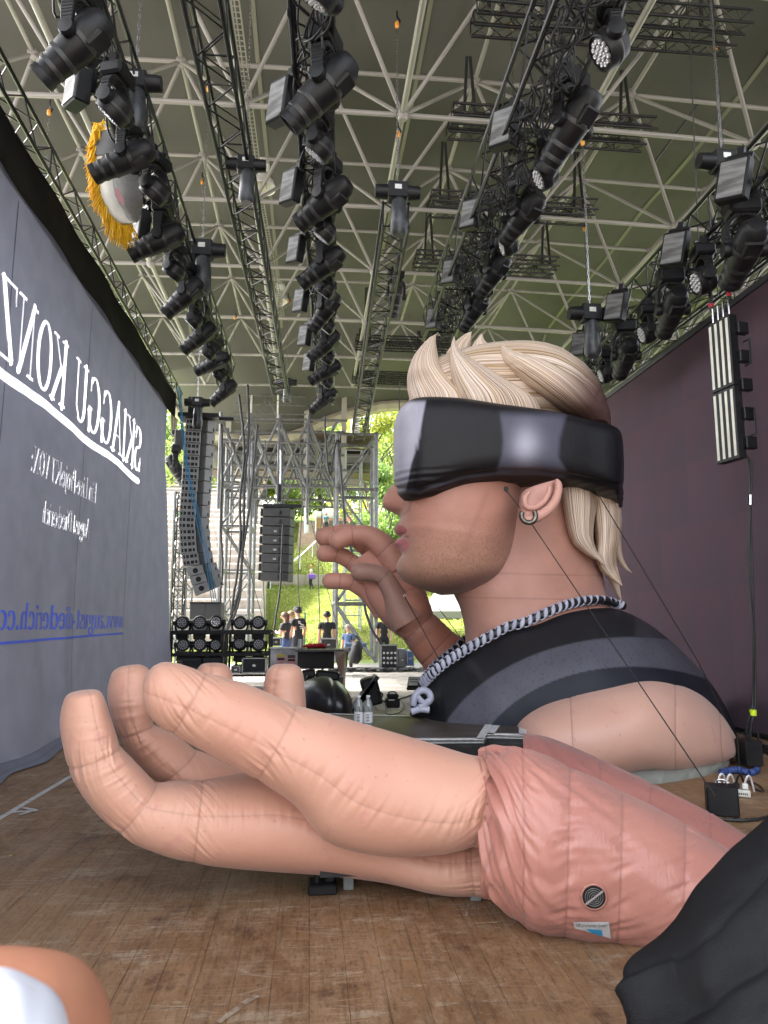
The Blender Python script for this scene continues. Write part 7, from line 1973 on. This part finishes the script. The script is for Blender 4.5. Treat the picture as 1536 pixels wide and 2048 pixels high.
# ---------------------------------------------------------------- wall, path, benches, stairs, tents
wall_m = mat('weathered_wall', (.40, .36, .30), .85, 0, (.26, .23, .19), .8, bump=.2)
wl_ = thing('retaining_wall', 'low weathered concrete wall along the path above the grass slope', 'wall', (3, 55.6, 3.6))
for k in range(14):
    x0 = -6 + k * 1.6
    MB().box((x0, 55.6, 4.25 + .02 * (k % 3)), (1.58, .4, 1.1), bev=.02).build('wall_block', wall_m, wl_)
bench_m = mat('bench_slat', (.80, .79, .76), .7, 0, (.66, .63, .58), 3)
step_m = mat('terrace_stone', (.36, .33, .29), .85, 0, (.26, .23, .2), 2)
tr_ = thing('terrace', 'pale stone terrace carrying the bench rows on the left of the hill', 'terrace', (-11, 45, 0))
rowsY = []
x_r = float(P(536, 1150, Y=45)[0])
for k in range(26):
    Y = 30 + k * 1.25; z = .5 + k * .50
    xr = float(P(530 - max(0, k - 12) * 1.5, 1150, Y=Y)[0]); xl_ = float(P(325, 1150, Y=Y)[0]) - 3
    MB().box(((xl_ + xr) / 2, Y + .6, z - .35), (xr - xl_, 1.28, .7)).build('step', step_m, tr_)
    bt = thing('bench_row', '%s pale bench row from the bottom of the terrace' % (ords[k] if k < 15 else ['sixteenth', 'seventeenth', 'eighteenth', 'nineteenth', 'twentieth', 'twenty-first', 'twenty-second', 'twenty-third', 'twenty-fourth', 'twenty-fifth', 'topmost'][k - 15]), 'bench', ((xl_ + xr) / 2, Y, z), 'pale bench rows on the terrace')
    if k == 0: bt['label'] = 'lowest pale bench row of the terrace'
    MB().box(((xl_ + xr) / 2, Y + .15, z + .42), (xr - xl_ - .3, .32, .06)).build('seat', bench_m, bt)
    for q in np.arange(xl_ + .6, xr, 1.8):
        MB().box((q, Y + .15, z + .2), (.08, .26, .40)).build('bench_leg', step_m, bt)
# stairs on the right of the benches
st = thing('stairway', 'stone stairway climbing the hill beside the grass with a white handrail', 'stairway', hillp(600, 1130))
for k in range(22):
    Y = 56.6 + k * .75; z = 4.0 + k * .33
    xa_, xb_ = P(588 + k * .5, 1100, Y=Y)[0], P(636 + k * .8, 1100, Y=Y)[0]
    MB().box(((xa_ + xb_) / 2, Y, z), (xb_ - xa_, .78, .33)).build('step', mat('stair_stone', (.42, .33, .25), .8, 0, (.3, .24, .18), 3), st)
ra, rb_ = P(540, 1150, Y=50), P(652, 1062, Y=66)
MB().tube([P(500, 1183, Y=48), P(541, 1158, Y=52), P(600, 1112, Y=56), P(650, 1066, Y=60)], .06, 6).build('handrail', WHITE, st)
for (x, y, Y) in ((505, 1180, 49), (541, 1158, 52), (575, 1131, 54), (600, 1112, 56), (625, 1089, 58), (650, 1066, 60)):
    a = P(x, y, Y=Y); MB().tube([a, a - (0, 0, 1.0)], .045, 6).build('rail_post', WHITE, st)
tent_m = mat('tent_canvas', (.80, .79, .76), .6, 0, (.7, .69, .66), 1, translucent=.3)
def tent(x0, x1, ytop, yeave, ybase, Y, lab, bar=None, tent_m=tent_m):
    a, b_ = P(x0, yeave, Y=Y), P(x1, yeave, Y=Y); top = P((x0 + x1) / 2, ytop, Y=Y)[2]; zb_ = P(x0, ybase, Y=Y)[2]; W = b_[0] - a[0]; ze = a[2]
    t = thing('marquee', lab, 'tent', (a[0] + W / 2, Y + W / 2, zb_))
    V = []; n = 9
    for i_ in range(n):
        f = i_ / (n - 1); s_ = (1 - f); zz = ze + (top - ze) * f ** 1.7
        for (u, v) in ((0, 0), (1, 0), (1, 1), (0, 1)): V.append((a[0] + W / 2 + (u - .5) * W * s_, Y + W / 2 + (v - .5) * W * s_, zz))
    F = [(i_ * 4 + q, i_ * 4 + (q + 1) % 4, (i_ + 1) * 4 + (q + 1) % 4, (i_ + 1) * 4 + q) for i_ in range(n - 1) for q in range(4)]
    mk('canopy', V, F, tent_m, t, smooth=False)
    MB().box((a[0] + W / 2, Y, ze - .15), (W, .04, .4)).build('valance', tent_m, t)
    MB().box((a[0] + W / 2, Y + W * .95, (ze + zb_) / 2), (W, .05, ze - zb_)).build('back_wall', mat('tent_wood', (.62, .42, .22), .7) if bar else tent_m, t)
    for sx in (a[0], b_[0]):
        MB().box((sx, Y + W / 2, (ze + zb_) / 2), (.05, W, ze - zb_)).build('side_wall', tent_m, t)
        MB().tube([(sx, Y, zb_), (sx, Y, ze)], .06, 6).build('pole', WHITE, t)
    if bar: MB().box((a[0] + W / 2, Y + .4, zb_ + .5), (W * .7, .5, 1.0)).build('counter', mat('counter_dark', (.12, .1, .09), .6), t)
    return t
tent(632, 722, 1000, 1024, 1062, 66, 'white peaked tent with a wooden bar on the hill right of the stairs', True)
tent(468, 560, 985, 1012, 1056, 66, 'white tent behind the short black speaker column on the hill', True)
tent(840, 960, 1150, 1224, 1262, 38, 'grey white tent seen under the chin of the inflatable bust', tent_m=mat('grey_canvas', (.20, .20, .19), .7))
for k, (x, lab, c) in enumerate(((652, 'visitor in a teal shirt at the white tent right of the stairs', (.05, .2, .28)), (500, 'visitor in an orange shirt at the tent behind the speaker column', (.6, .25, .06)), (516, 'visitor in a white shirt at the tent behind the speaker column', (.6, .6, .6)), (700, 'visitor in a red shirt at the right side of the white tent', (.5, .06, .05)))):
    person(lab, (float(P(x, 1050, Y=65)[0]), 65.0, float(P(x, 1062, Y=65)[2]) - .1), 1.72, R(RNG.uniform(0, 360)), None, mat('visitor_shirt_%d' % k, c, .8), dkp, brownh)
for k in range(9):
    x = (372, 381, 392, 397, 409, 352, 478, 524, 390)[k]; Y = (38, 38, 38.2, 38, 38.4, 47, 55, 56, 50)[k]; kk = int((Y - 30) / 1.25)
    pl = ('orange jacket', 'white shirt', 'dark blue shirt', 'pale blue shirt', 'black coat', 'green coat', 'grey shirt', 'brown jacket', 'red jumper')[k]
    cc = ((.6, .2, .04), (.6, .6, .6), (.04, .07, .2), (.25, .38, .55), (.02, .02, .02), (.08, .2, .06), (.25, .25, .25), (.2, .1, .05), (.5, .05, .05))[k]
    person('spectator in a %s on the pale bench rows' % pl, (float(P(x, 1150, Y=Y)[0]), Y, .5 + kk * .5), 1.7, R(180), None, mat('spectator_%d' % k, cc, .8), dkp, (brownh, blackh, blondh)[k % 3])
# green post by the man
tag(MB().tube([P(610, 1225, Y=23.5), P(609, 1300, Y=23.5)], .03, 6).build('green_post', mat('green_paint', (.02, .14, .06), .5)), 'thin dark green post right of the man with the printed back', 'post')
pole_l = thing('flag_pole', 'tall pale pole standing on the hill left of the white tent', 'pole', P(612, 1060, Y=64))
MB().tube([P(613, 1066, Y=64), P(613, 915, Y=64)], .22, 10).build('shaft', mat('pale_pole', (.50, .55, .56), .5), pole_l)

# ---------------------------------------------------------------- trees
bark = mat('bark', (.06, .045, .035), .9, 0, (.1, .08, .06), 6, bump=.5)
leafs = [mat('leaf_a', (.16, .25, .05), .6, 0, (.30, .38, .09), 1.3, translucent=.5), mat('leaf_b', (.11, .19, .045), .6, 0, (.20, .30, .07), 1.3, translucent=.5), mat('leaf_c', (.27, .33, .05), .6, 0, (.46, .47, .08), 1.3, translucent=.5)]
def tree(x, Y, h, w, lab, lm, seed, n=5200, leaf=.16, zb=None):
    rs = np.random.RandomState(seed)
    z0 = float(hillz(np.array(x), np.array(Y))) - .1 if zb is None else zb
    t = thing('tree', lab, 'tree', (x, Y, z0), 'trees on the hill behind the stage')
    mb = MB(); top = z0 + h
    q = np.array([(x, Y, z0), (x + rs.normal(0, .15), Y, z0 + h * .3), (x + rs.normal(0, .3), Y, z0 + h * .6), (x + rs.normal(0, .4), Y, z0 + h * .9)])
    mb.tube(crom(q, np.linspace(0, 3, 12)), np.linspace(.28, .05, 12) * h / 12, 8); mb.build('trunk', bark, t, smooth=True)
    cl = []
    lb = MB()
    for k in range(26):
        f = rs.uniform(.22, 1.0); a = rs.uniform(0, 6.28); rr = w * .5 * math.sin(math.pi * min(1, (f * .85 + .12))) ** .7 * rs.uniform(.35, 1.0)
        c = np.array([x + rr * math.cos(a), Y + rr * math.sin(a) * .8, z0 + h * f]); cl.append((c, w * rs.uniform(.11, .2)))
        s0 = crom(q, np.array([f * 2.4]))[0]
        lb.tube([s0 - (0, 0, .1 * h), (s0 + c) / 2 + (0, 0, -.1), c], [.07 * h / 12, .05 * h / 12, .02], 5)
    lb.build('limb', bark, t)['kind'] = 'stuff'
    per = n // len(cl); V = []
    for c, r_ in cl:
        d = rs.normal(0, 1, (per, 3)); d /= np.linalg.norm(d, axis=1)[:, None]
        p = c + d * (r_ * rs.uniform(.35, 1.15, per) ** .6)[:, None] * np.array([1, 1, .75])
        u = rs.normal(0, 1, (per, 3)); u /= np.linalg.norm(u, axis=1)[:, None]; v = np.cross(u, rs.normal(0, 1, (per, 3))); v /= np.linalg.norm(v, axis=1)[:, None]
        s_ = leaf * rs.uniform(.5, 1.3, (per, 1))
        V.append(np.stack([p - u * s_, p - v * s_ * .55, p + u * s_, p + v * s_ * .55], 1).reshape(-1, 3))
    V = np.concatenate(V)
    o = mk('crown', V, np.arange(len(V), dtype=np.int32).reshape(-1, 4), lm, t, smooth=False)
    return t
TR = [(338, 60, 17, 8, 0, 'pale green tree beside the curtain edge, above the benches'), (365, 68, 16, 8, 1, 'darker tree behind the tall speaker column'), (415, 74, 13, 8, 0, 'tree behind the left part of the scaffold tubes'), (470, 72, 10, 8, 0, 'tree right of the tall speaker column'),
      (530, 76, 11, 9, 2, 'yellow green tree above the short speaker column'), (585, 73, 10, 8, 0, 'round green tree above the stairs'), (640, 78, 13, 9, 1, 'dark green tree above the white tent'), (690, 74, 13, 8, 0, 'tree rising behind the silver tower'),
      (745, 60, 15, 7, 2, 'bright yellow green tree between the tower and the visor'), (775, 52, 9, 6, 1, 'dark bushy tree just left of the giant nose and lips'), (800, 64, 17, 8, 0, 'tall tree whose tip shows above the front of the visor'), (860, 60, 11, 9, 2, 'bright tree behind the inflatable head'),
      (905, 44, 4.5, 7, 0, 'bright bush under the chin of the bust below the white tent'), (960, 50, 8, 9, 1, 'tree hidden behind the neck of the bust'), (1050, 62, 12, 12, 0, 'broad tree behind the video wall'), (1200, 66, 13, 13, 1, 'dark broad tree far behind the video wall')]
for k, (px_, Y, h, w, c, lab) in enumerate(TR):
    tree(float(P(px_, 1100, Y=Y)[0]), Y, h, w, lab, leafs[c], 50 + k, n=9000 if 700 < px_ < 830 else 5600, leaf=.15 if px_ > 700 else .2)
for k in range(12):
    x = -26 + k * 6.5 + RNG.uniform(-1, 1)
    tree(x, 88 + RNG.uniform(-3, 5), RNG.uniform(8, 11), 11, '%s tree from the left in the far dark row on the hilltop' % (ordw(k) if k else 'leftmost'), leafs[k % 2], 90 + k, n=3200, leaf=.32)
# ================================================================ FOREGROUND
# decks ------------------------------------------------------------------------------
deck_top = mat('deck_plywood', (.045, .035, .028), .45, 0, (.085, .068, .055), 5, bump=.15, stretch=(.6, 3, 1))
deck_side = mat('deck_side', (.012, .012, .013), .35, 0, (.05, .05, .05), 14, lo=.55, hi=.8, stretch=(.4, 1, 3))
alu_w = mat('deck_edge_alu', (.72, .73, .72), .4, .1, (.52, .53, .52), 14)
yel_b = mat('yellow_beam', (.62, .42, .015), .5)
def quad_deck(name, lab, corners, z, th, cat='stage deck', base=None, wide=.05):
    """corners: near-left, near-right, far-right, far-left as photo pixels on the deck plane"""
    c = [P(a, b_, Z=z) for a, b_ in corners]; ctr = sum(c) / 4
    t = thing(name, lab, cat, (ctr[0], ctr[1], 0))
    lo = [q - (0, 0, th) for q in c]; eps = .006
    cc = [q - (0, 0, eps) for q in c]
    mk('top_board', cc + [q - (0, 0, .03) for q in c], [(0, 1, 2, 3), (4, 7, 6, 5)] + [(k, 4 + k, 4 + (k + 1) % 4, (k + 1) % 4) for k in range(4)], deck_top, t, smooth=False)
    for k in range(4):
        a, b_ = c[k], c[(k + 1) % 4]; ins = (ctr - (a + b_) / 2); ins[2] = 0; ins /= np.linalg.norm(ins)
        d = (b_ - a) / np.linalg.norm(b_ - a)
        V = [a, b_, b_ + ins * wide, a + ins * wide, a - (0, 0, .035), b_ - (0, 0, .035)]
        mk('edge_profile', V, [(0, 1, 2, 3), (0, 4, 5, 1)], alu_w, t, smooth=False)
        V = [a - (0, 0, .036), b_ - (0, 0, .036), b_ - (0, 0, th), a - (0, 0, th)]
        V2 = [np.array(q) + ins * .03 for q in V]
        mk('side_board', V + V2, [(0, 1, 2, 3), (4, 7, 6, 5), (0, 4, 5, 1), (1, 5, 6, 2), (2, 6, 7, 3), (3, 7, 4, 0)], deck_side, t, smooth=False)
    return t, c
zd = .50
dk, c1 = quad_deck('stage_deck', 'long black stage deck with silver edges between the giant hand and the bust', ((640, 1480), (968, 1478), (992, 1436), (640, 1426)), zd, .14, wide=.075)
dk2, c2 = quad_deck('stage_deck', 'short black stage deck joined to the right end of the long deck', ((972, 1468), (1054, 1470), (1052, 1447), (990, 1444)), zd - .004, .16, wide=.075)
dk3, c3 = quad_deck('stage_deck', 'small black deck corner with silver edge showing over the forearm', ((1020, 1560), (1130, 1545), (1128, 1509), (1020, 1505)), .38, .1)
for (q0, q1) in ((c1[1], c2[1]),):
    a, b_ = q0 - (0, 0, .17), q1 - (0, 0, .20)
    tag(MB().box((a + b_) / 2 + (0, .05, -.03), (np.linalg.norm(b_ - a) + .3, .12, .07), rot=(0, 0, math.atan2((b_ - a)[1], (b_ - a)[0]))).build('yellow_beam', yel_b), 'yellow beam under the short black stage deck', 'beam')
for q in (c1[0], c1[1], c1[2], c2[1], c2[2]):
    MB().tube([q - (0, 0, .14), (q[0], q[1], 0)], .03, 8).build('deck_leg', ALU, dk)
for q in (c3[1], c3[2], c3[0]):
    MB().tube([q - (0, 0, .1), (q[0], q[1], 0)], .025, 8).build('deck_leg', ALU, dk3)
# bottles
bot_m = mat('bottle_plastic', (.62, .68, .66), .08, coat=1, trans=.75)
wat_m = mat('label_white', (.62, .62, .62), .5); cap_m = mat('bottle_cap', (.60, .62, .62), .4)
for k, (x, lab) in enumerate(((717, 'left one of two clear water bottles on the black deck'), (736, 'right one of two clear water bottles on the black deck'))):
    c = P(x, 1452, Z=zd); Yb = c[1]; s = Yb / FPX
    t = thing('water_bottle', lab, 'bottle', c, 'water bottles on the deck')
    Hb = 52 * s * 1.12; r_ = 8.8 * s
    MB().lathe([(0, 0), (r_ * .9, 0), (r_, .02), (r_, Hb * .30), (r_ * .96, Hb * .36), (r_, Hb * .42), (r_, Hb * .66), (r_ * .85, Hb * .78), (r_ * .42, Hb * .88), (r_ * .40, Hb * .93), (0, Hb * .93)], (0, 0, 0), (0, 0, 1), 24).build('bottle_body', bot_m, t, local=True, smooth=True)
    MB().lathe([(r_ * .97, Hb * .12), (r_ * 1.01, Hb * .12), (r_ * 1.01, Hb * .46), (r_ * .97, Hb * .46)], (0, 0, 0), (0, 0, 1), 24).build('label', wat_m, t, local=True)
    MB().lathe([(0, Hb * .93), (r_ * .46, Hb * .93), (r_ * .46, Hb), (0, Hb)], (0, 0, 0), (0, 0, 1), 16).build('cap', cap_m, t, local=True)
    mb = MB()
    for q in range(6): mb.box((-.005, -r_ * 1.02, Hb * (.16 + .045 * q)), (r_ * (.5 + .3 * (q % 2)), .002, .006))
    mb.build('label_print', LAMP, t, local=True)['kind'] = 'stuff'
# low deck carrying the giant hand, with legs visible underneath
hd_ = thing('hand_deck', 'low black deck on short legs hidden under the giant palm', 'stage deck', (.6, 4.8, 0))
a, b_ = P(640, 1760, Z=.16), P(985, 1760, Z=.16)
MB().box(((a[0] + b_[0]) / 2 + .05, a[1] + .55, .19), (b_[0] - a[0] + .1, 1.0, .07)).build('deck_board', deck_side, hd_)
lg_m = mat('leg_foot_grey', (.20, .21, .20), .5, 0, (.15, .16, .15), 20)
for x, yb in ((697, 1783), (952, 1805)):
    f = P(x, yb - 3, Z=0); top = .17
    lg = MB()
    for dx in (-.018, 0, .018): lg.box((f[0] + dx, f[1] + .03, .12), (.012, .04, .16))
    lg = lg.build('leg', alu_w, hd_); lg['kind'] = 'stuff'
    MB().box((f[0], f[1] + .03, .035), (.062, .07, .07), bev=.004).build('foot', lg_m, hd_)
jk = thing('screw_jack', 'black cast steel block with a screw under the giant palm', 'jack', P(645, 1790, Z=0))
MB().box((0, .06, .03), (.17, .16, .055), bev=.008).build('base', BLACK, jk, local=True)
MB().tube([(-.03, .05, .05), (-.03, .05, .15)], .022, 12).build('screw', LAMP, jk, local=True)
MB().box((.045, .08, .10), (.05, .07, .10), bev=.006).build('web', BLACK, jk, local=True)
MB().box((0, .06, .165), (.17, .13, .03), bev=.006).build('head_plate', BLACK, jk, local=True)
# socket strip, weight box, cables on the right ------------------------------------------------
ss = thing('socket_strip', 'white multiway socket strip with plugs on the boards at right', 'socket strip', P(1462, 1592, Z=0), rz=R(-28))
MB().box((0, 0, .035), (.32, .09, .06), bev=.008).build('strip_body', mat('socket_white', (.62, .61, .55), .4, 0, (.5, .48, .42), 20), ss, local=True)
for k, x in enumerate((-.10, -.03, .05, .12)):
    MB().box((x, 0, .095), (.05, .05, .05), bev=.008).tube(crom(np.array([(x, 0, .12), (x + .02, -.02, .18), (x + .05, .03, .17), (x + .08, .12, .03)]), np.linspace(0, 3, 14)), .009, 6).build('plug', WHITE if k != 2 else LAMP, ss, local=True)
mb = MB()
for k in range(5): mb.box((.07 + k * .015, -.0465, .035), (.009, .002, .014))
mb.build('maker_mark', LAMP, ss, local=True)['kind'] = 'stuff'
wb = thing('weight_block', 'black square ballast block on the boards below the socket strip', 'ballast', P(1447, 1632, Z=0), rz=R(-24))
MB().box((0, .06, .115), (.24, .20, .23), bev=.012).build('block', LAMP, wb, local=True)
MB().tube(crom(np.array([(-.03, .05, .23), (-.02, .05, .27), (.03, .05, .27), (.04, .05, .23)]), np.linspace(0, 3, 12)), .008, 6).build('eye', CHROME, wb, local=True)
cable('black cable curving over the boards to the right edge of the photo', [P(1400, 1628, Z=.015), P(1440, 1638, Z=.015), P(1500, 1640, Z=.015), P(1560, 1628, Z=.015)], .014)
cable('thin black cable loop by the white socket strip', [P(1492, 1560, Z=.012), P(1510, 1578, Z=.012), P(1526, 1583, Z=.012), P(1520, 1572, Z=.012), P(1498, 1562, Z=.012)], .007)
cable('thick dark cable lying along the foot of the video wall', [P(1440, 1475, Z=.03), P(1480, 1480, Z=.03), P(1530, 1494, Z=.03), P(1600, 1512, Z=.03)], .03)
cable('second dark cable lying along the foot of the video wall', [P(1450, 1486, Z=.03), P(1490, 1492, Z=.03), P(1540, 1506, Z=.03), P(1600, 1522, Z=.03)], .022)
fl = thing('floor_lamp_box', 'dark metal box with a tall handle on blue cloth behind the shoulder', 'box', P(1500, 1535, Z=0))
MB().box((0, 0, .16), (.19, .22, .26), bev=.01).build('housing', LAMP, fl, local=True)
MB().tube([(-.12, 0, .02), (-.12, 0, .36), (.12, 0, .36), (.12, 0, .02)], .012, 6).build('bracket', BLACK, fl, local=True)
cable('blue cloth frill on the boards at the right end of the bust', [P(1442, 1545, Z=.03), P(1470, 1540, Z=.04), P(1500, 1545, Z=.03), P(1515, 1540, Z=.03)], .035, mat('blue_cloth', (.03, .06, .2), .7), 'cloth', 'blue_cloth')
# guy lines of the bust --------------------------------------------------------------------
ln_m = mat('guy_line', (.012, .012, .012), .6)
def line(lab, pts, r=.006, grp='guy lines of the inflatable'):
    return tag(MB().tube(pts, r, 6).build('guy_line', ln_m), lab, 'guy line', grp)
fa = [o for o in bust.children if o.name.split('.')[0] in ('face', 'visor', 'neck', 'hair_tuft', 'hair')]
h0 = hit(1011, 978, fa); h1 = hit(1232, 1072, fa)
p0 = h0[0] if h0 else P(1011, 978, Y=7.9)
gr = P(1437, 1588, Y=6.6); gr = P(1430, 1592, Z=.25)
line('long guy line from the temple past the earring to the ballast block', [p0, P(1058, 1040, Y=p0[1] - .12), gr])
p1 = P(1190, 978, Y=8.0)
line('guy line from the back of the visor past the nape hair to the shoulder', [p1, P(1400, 1330, Y=8.2), P(1470, 1480, Y=8.3)])
line('thin guy line from the raised palm down behind the necklace', [P(809, 1192, Y=9.55), P(884, 1330, Y=9.2)])
line('thin guy line on the back of the raised wrist', [P(876, 1215, Y=9.9), P(940, 1300, Y=9.7)])
MB().lathe([(0, 0), (.03, .0), (.03, .02), (0, .02)], p0, (0, -1, 0), 10).build('tether_patch', BLACK, bust)
line('thin steel line crossing the grass slope from the scaffold to the tower', [px3(622, 1040, 24), px3(650, 1160, 24), px3(672, 1245, 24)], .01)
line('thin line hanging from the short bare truss end over the benches', [px3(490, 1100, 20), px3(512, 1190, 20), px3(525, 1235, 20)], .01)

# black cloth heap, lower right -----------------------------------------------------------
cloth_m = mat('heap_cloth', (.022, .0225, .024), .95, 0, (.026, .0265, .029), 5, bump=.6, bscale=300, spec=.03)
heap = thing('covered_heap', 'black cloth draped over equipment in the lower right corner', 'covered heap', (1.6, 2.3, 0))
xs_ = np.array([1252, 1256, 1272, 1300, 1335, 1370, 1400, 1440, 1490, 1540, 1620, 1720, 1850])
ts_ = np.array([2040, 1965, 1938, 1924, 1900, 1850, 1798, 1758, 1712, 1665, 1610, 1580, 1570])
def heap_disp(US, th, VM, rad, V):
    px = PX(V.reshape(-1, 3)); x, y = px[:, 0].reshape(US.shape), px[:, 1].reshape(US.shape)
    d = .016 * np.sin((x * .9 + y) * .017 + 1.2 * np.sin(y * .006)) + .008 * np.abs(np.sin((x * .75 + y) * .021 + 1.3 * np.sin(x * .011 + y * .004))) + .003 * np.sin((x - y * .35) * .04 + 2 * np.sin(y * .01)) - .010 * np.exp(-np.abs(np.sin((x * .62 + y) * .0105 + .8 * np.sin(x * .008))) * 9) + .0025 * np.sin((x * .3 + y) * .09 + 3 * np.sin(x * .02)) * (np.sin(x * .013 + y * .007) > .2)
    crease = np.exp(-((y - (2090 - (x - 1255) * .62)) / 22) ** 2); return d - .02 * crease + .015 * np.exp(-((y - (1985 - (x - 1255) * .45)) / 15) ** 2) * (x < 1360)
loft('cloth', cloth_m, [(float(x), float(t), float(x) + 2, 2500.0 + 40 * k, 2.25, w) for k, (x, t, w) in enumerate(zip(xs_, ts_, (.04, .14, .2, .26, .32, .38, .44, .48, .52, .55, .57, .57, .5)))],
     heap, nu=260, nv=320, ex=2.6, ey=2.6, disp=heap_disp, seed=61)

# person at the lower left: bare arm and white shirt ----------------------------------------
arm_m = mat('tanned_skin', (.40, .18, .105), .75, 0, (.30, .13, .08), 9, spec=.15)
shirt_m = mat('white_shirt', (.66, .67, .72), .8, 0, (.58, .59, .66), 6)
pp = thing('person', 'blurred bare tanned arm and white clothing of someone close by at lower left', 'person', (-.36, .62, .9))
loft('body', arm_m, [(-260, 1930, -260, 2130, .62, .05), (-120, 1910, -120, 2160, .62, .055), (0, 1906, 20, 2180, .62, .06), (90, 1912, 60, 2220, .62, .062), (158, 1930, 60, 2260, .63, .062), (200, 1970, 40, 2300, .64, .058), (222, 2030, 30, 2330, .65, .055), (222, 2130, 20, 2370, .66, .052), (215, 2280, 60, 2450, .68, .045)],
     pp, nu=110, nv=80, ex=2.1)
loft('shirt', shirt_m, [(-220, 1985, -220, 2300, .56, .04), (-90, 1965, -90, 2330, .56, .055), (20, 1958, 20, 2360, .56, .06), (80, 1976, 85, 2380, .565, .06), (118, 2010, 120, 2390, .57, .052), (140, 2062, 140, 2380, .575, .04), (148, 2130, 152, 2350, .58, .02)],
     pp, nu=110, nv=90, ex=2.3, disp=lambda US, th, VM, rad, V: .0015 * wave(US, VM * 3, (60, 110), 3))
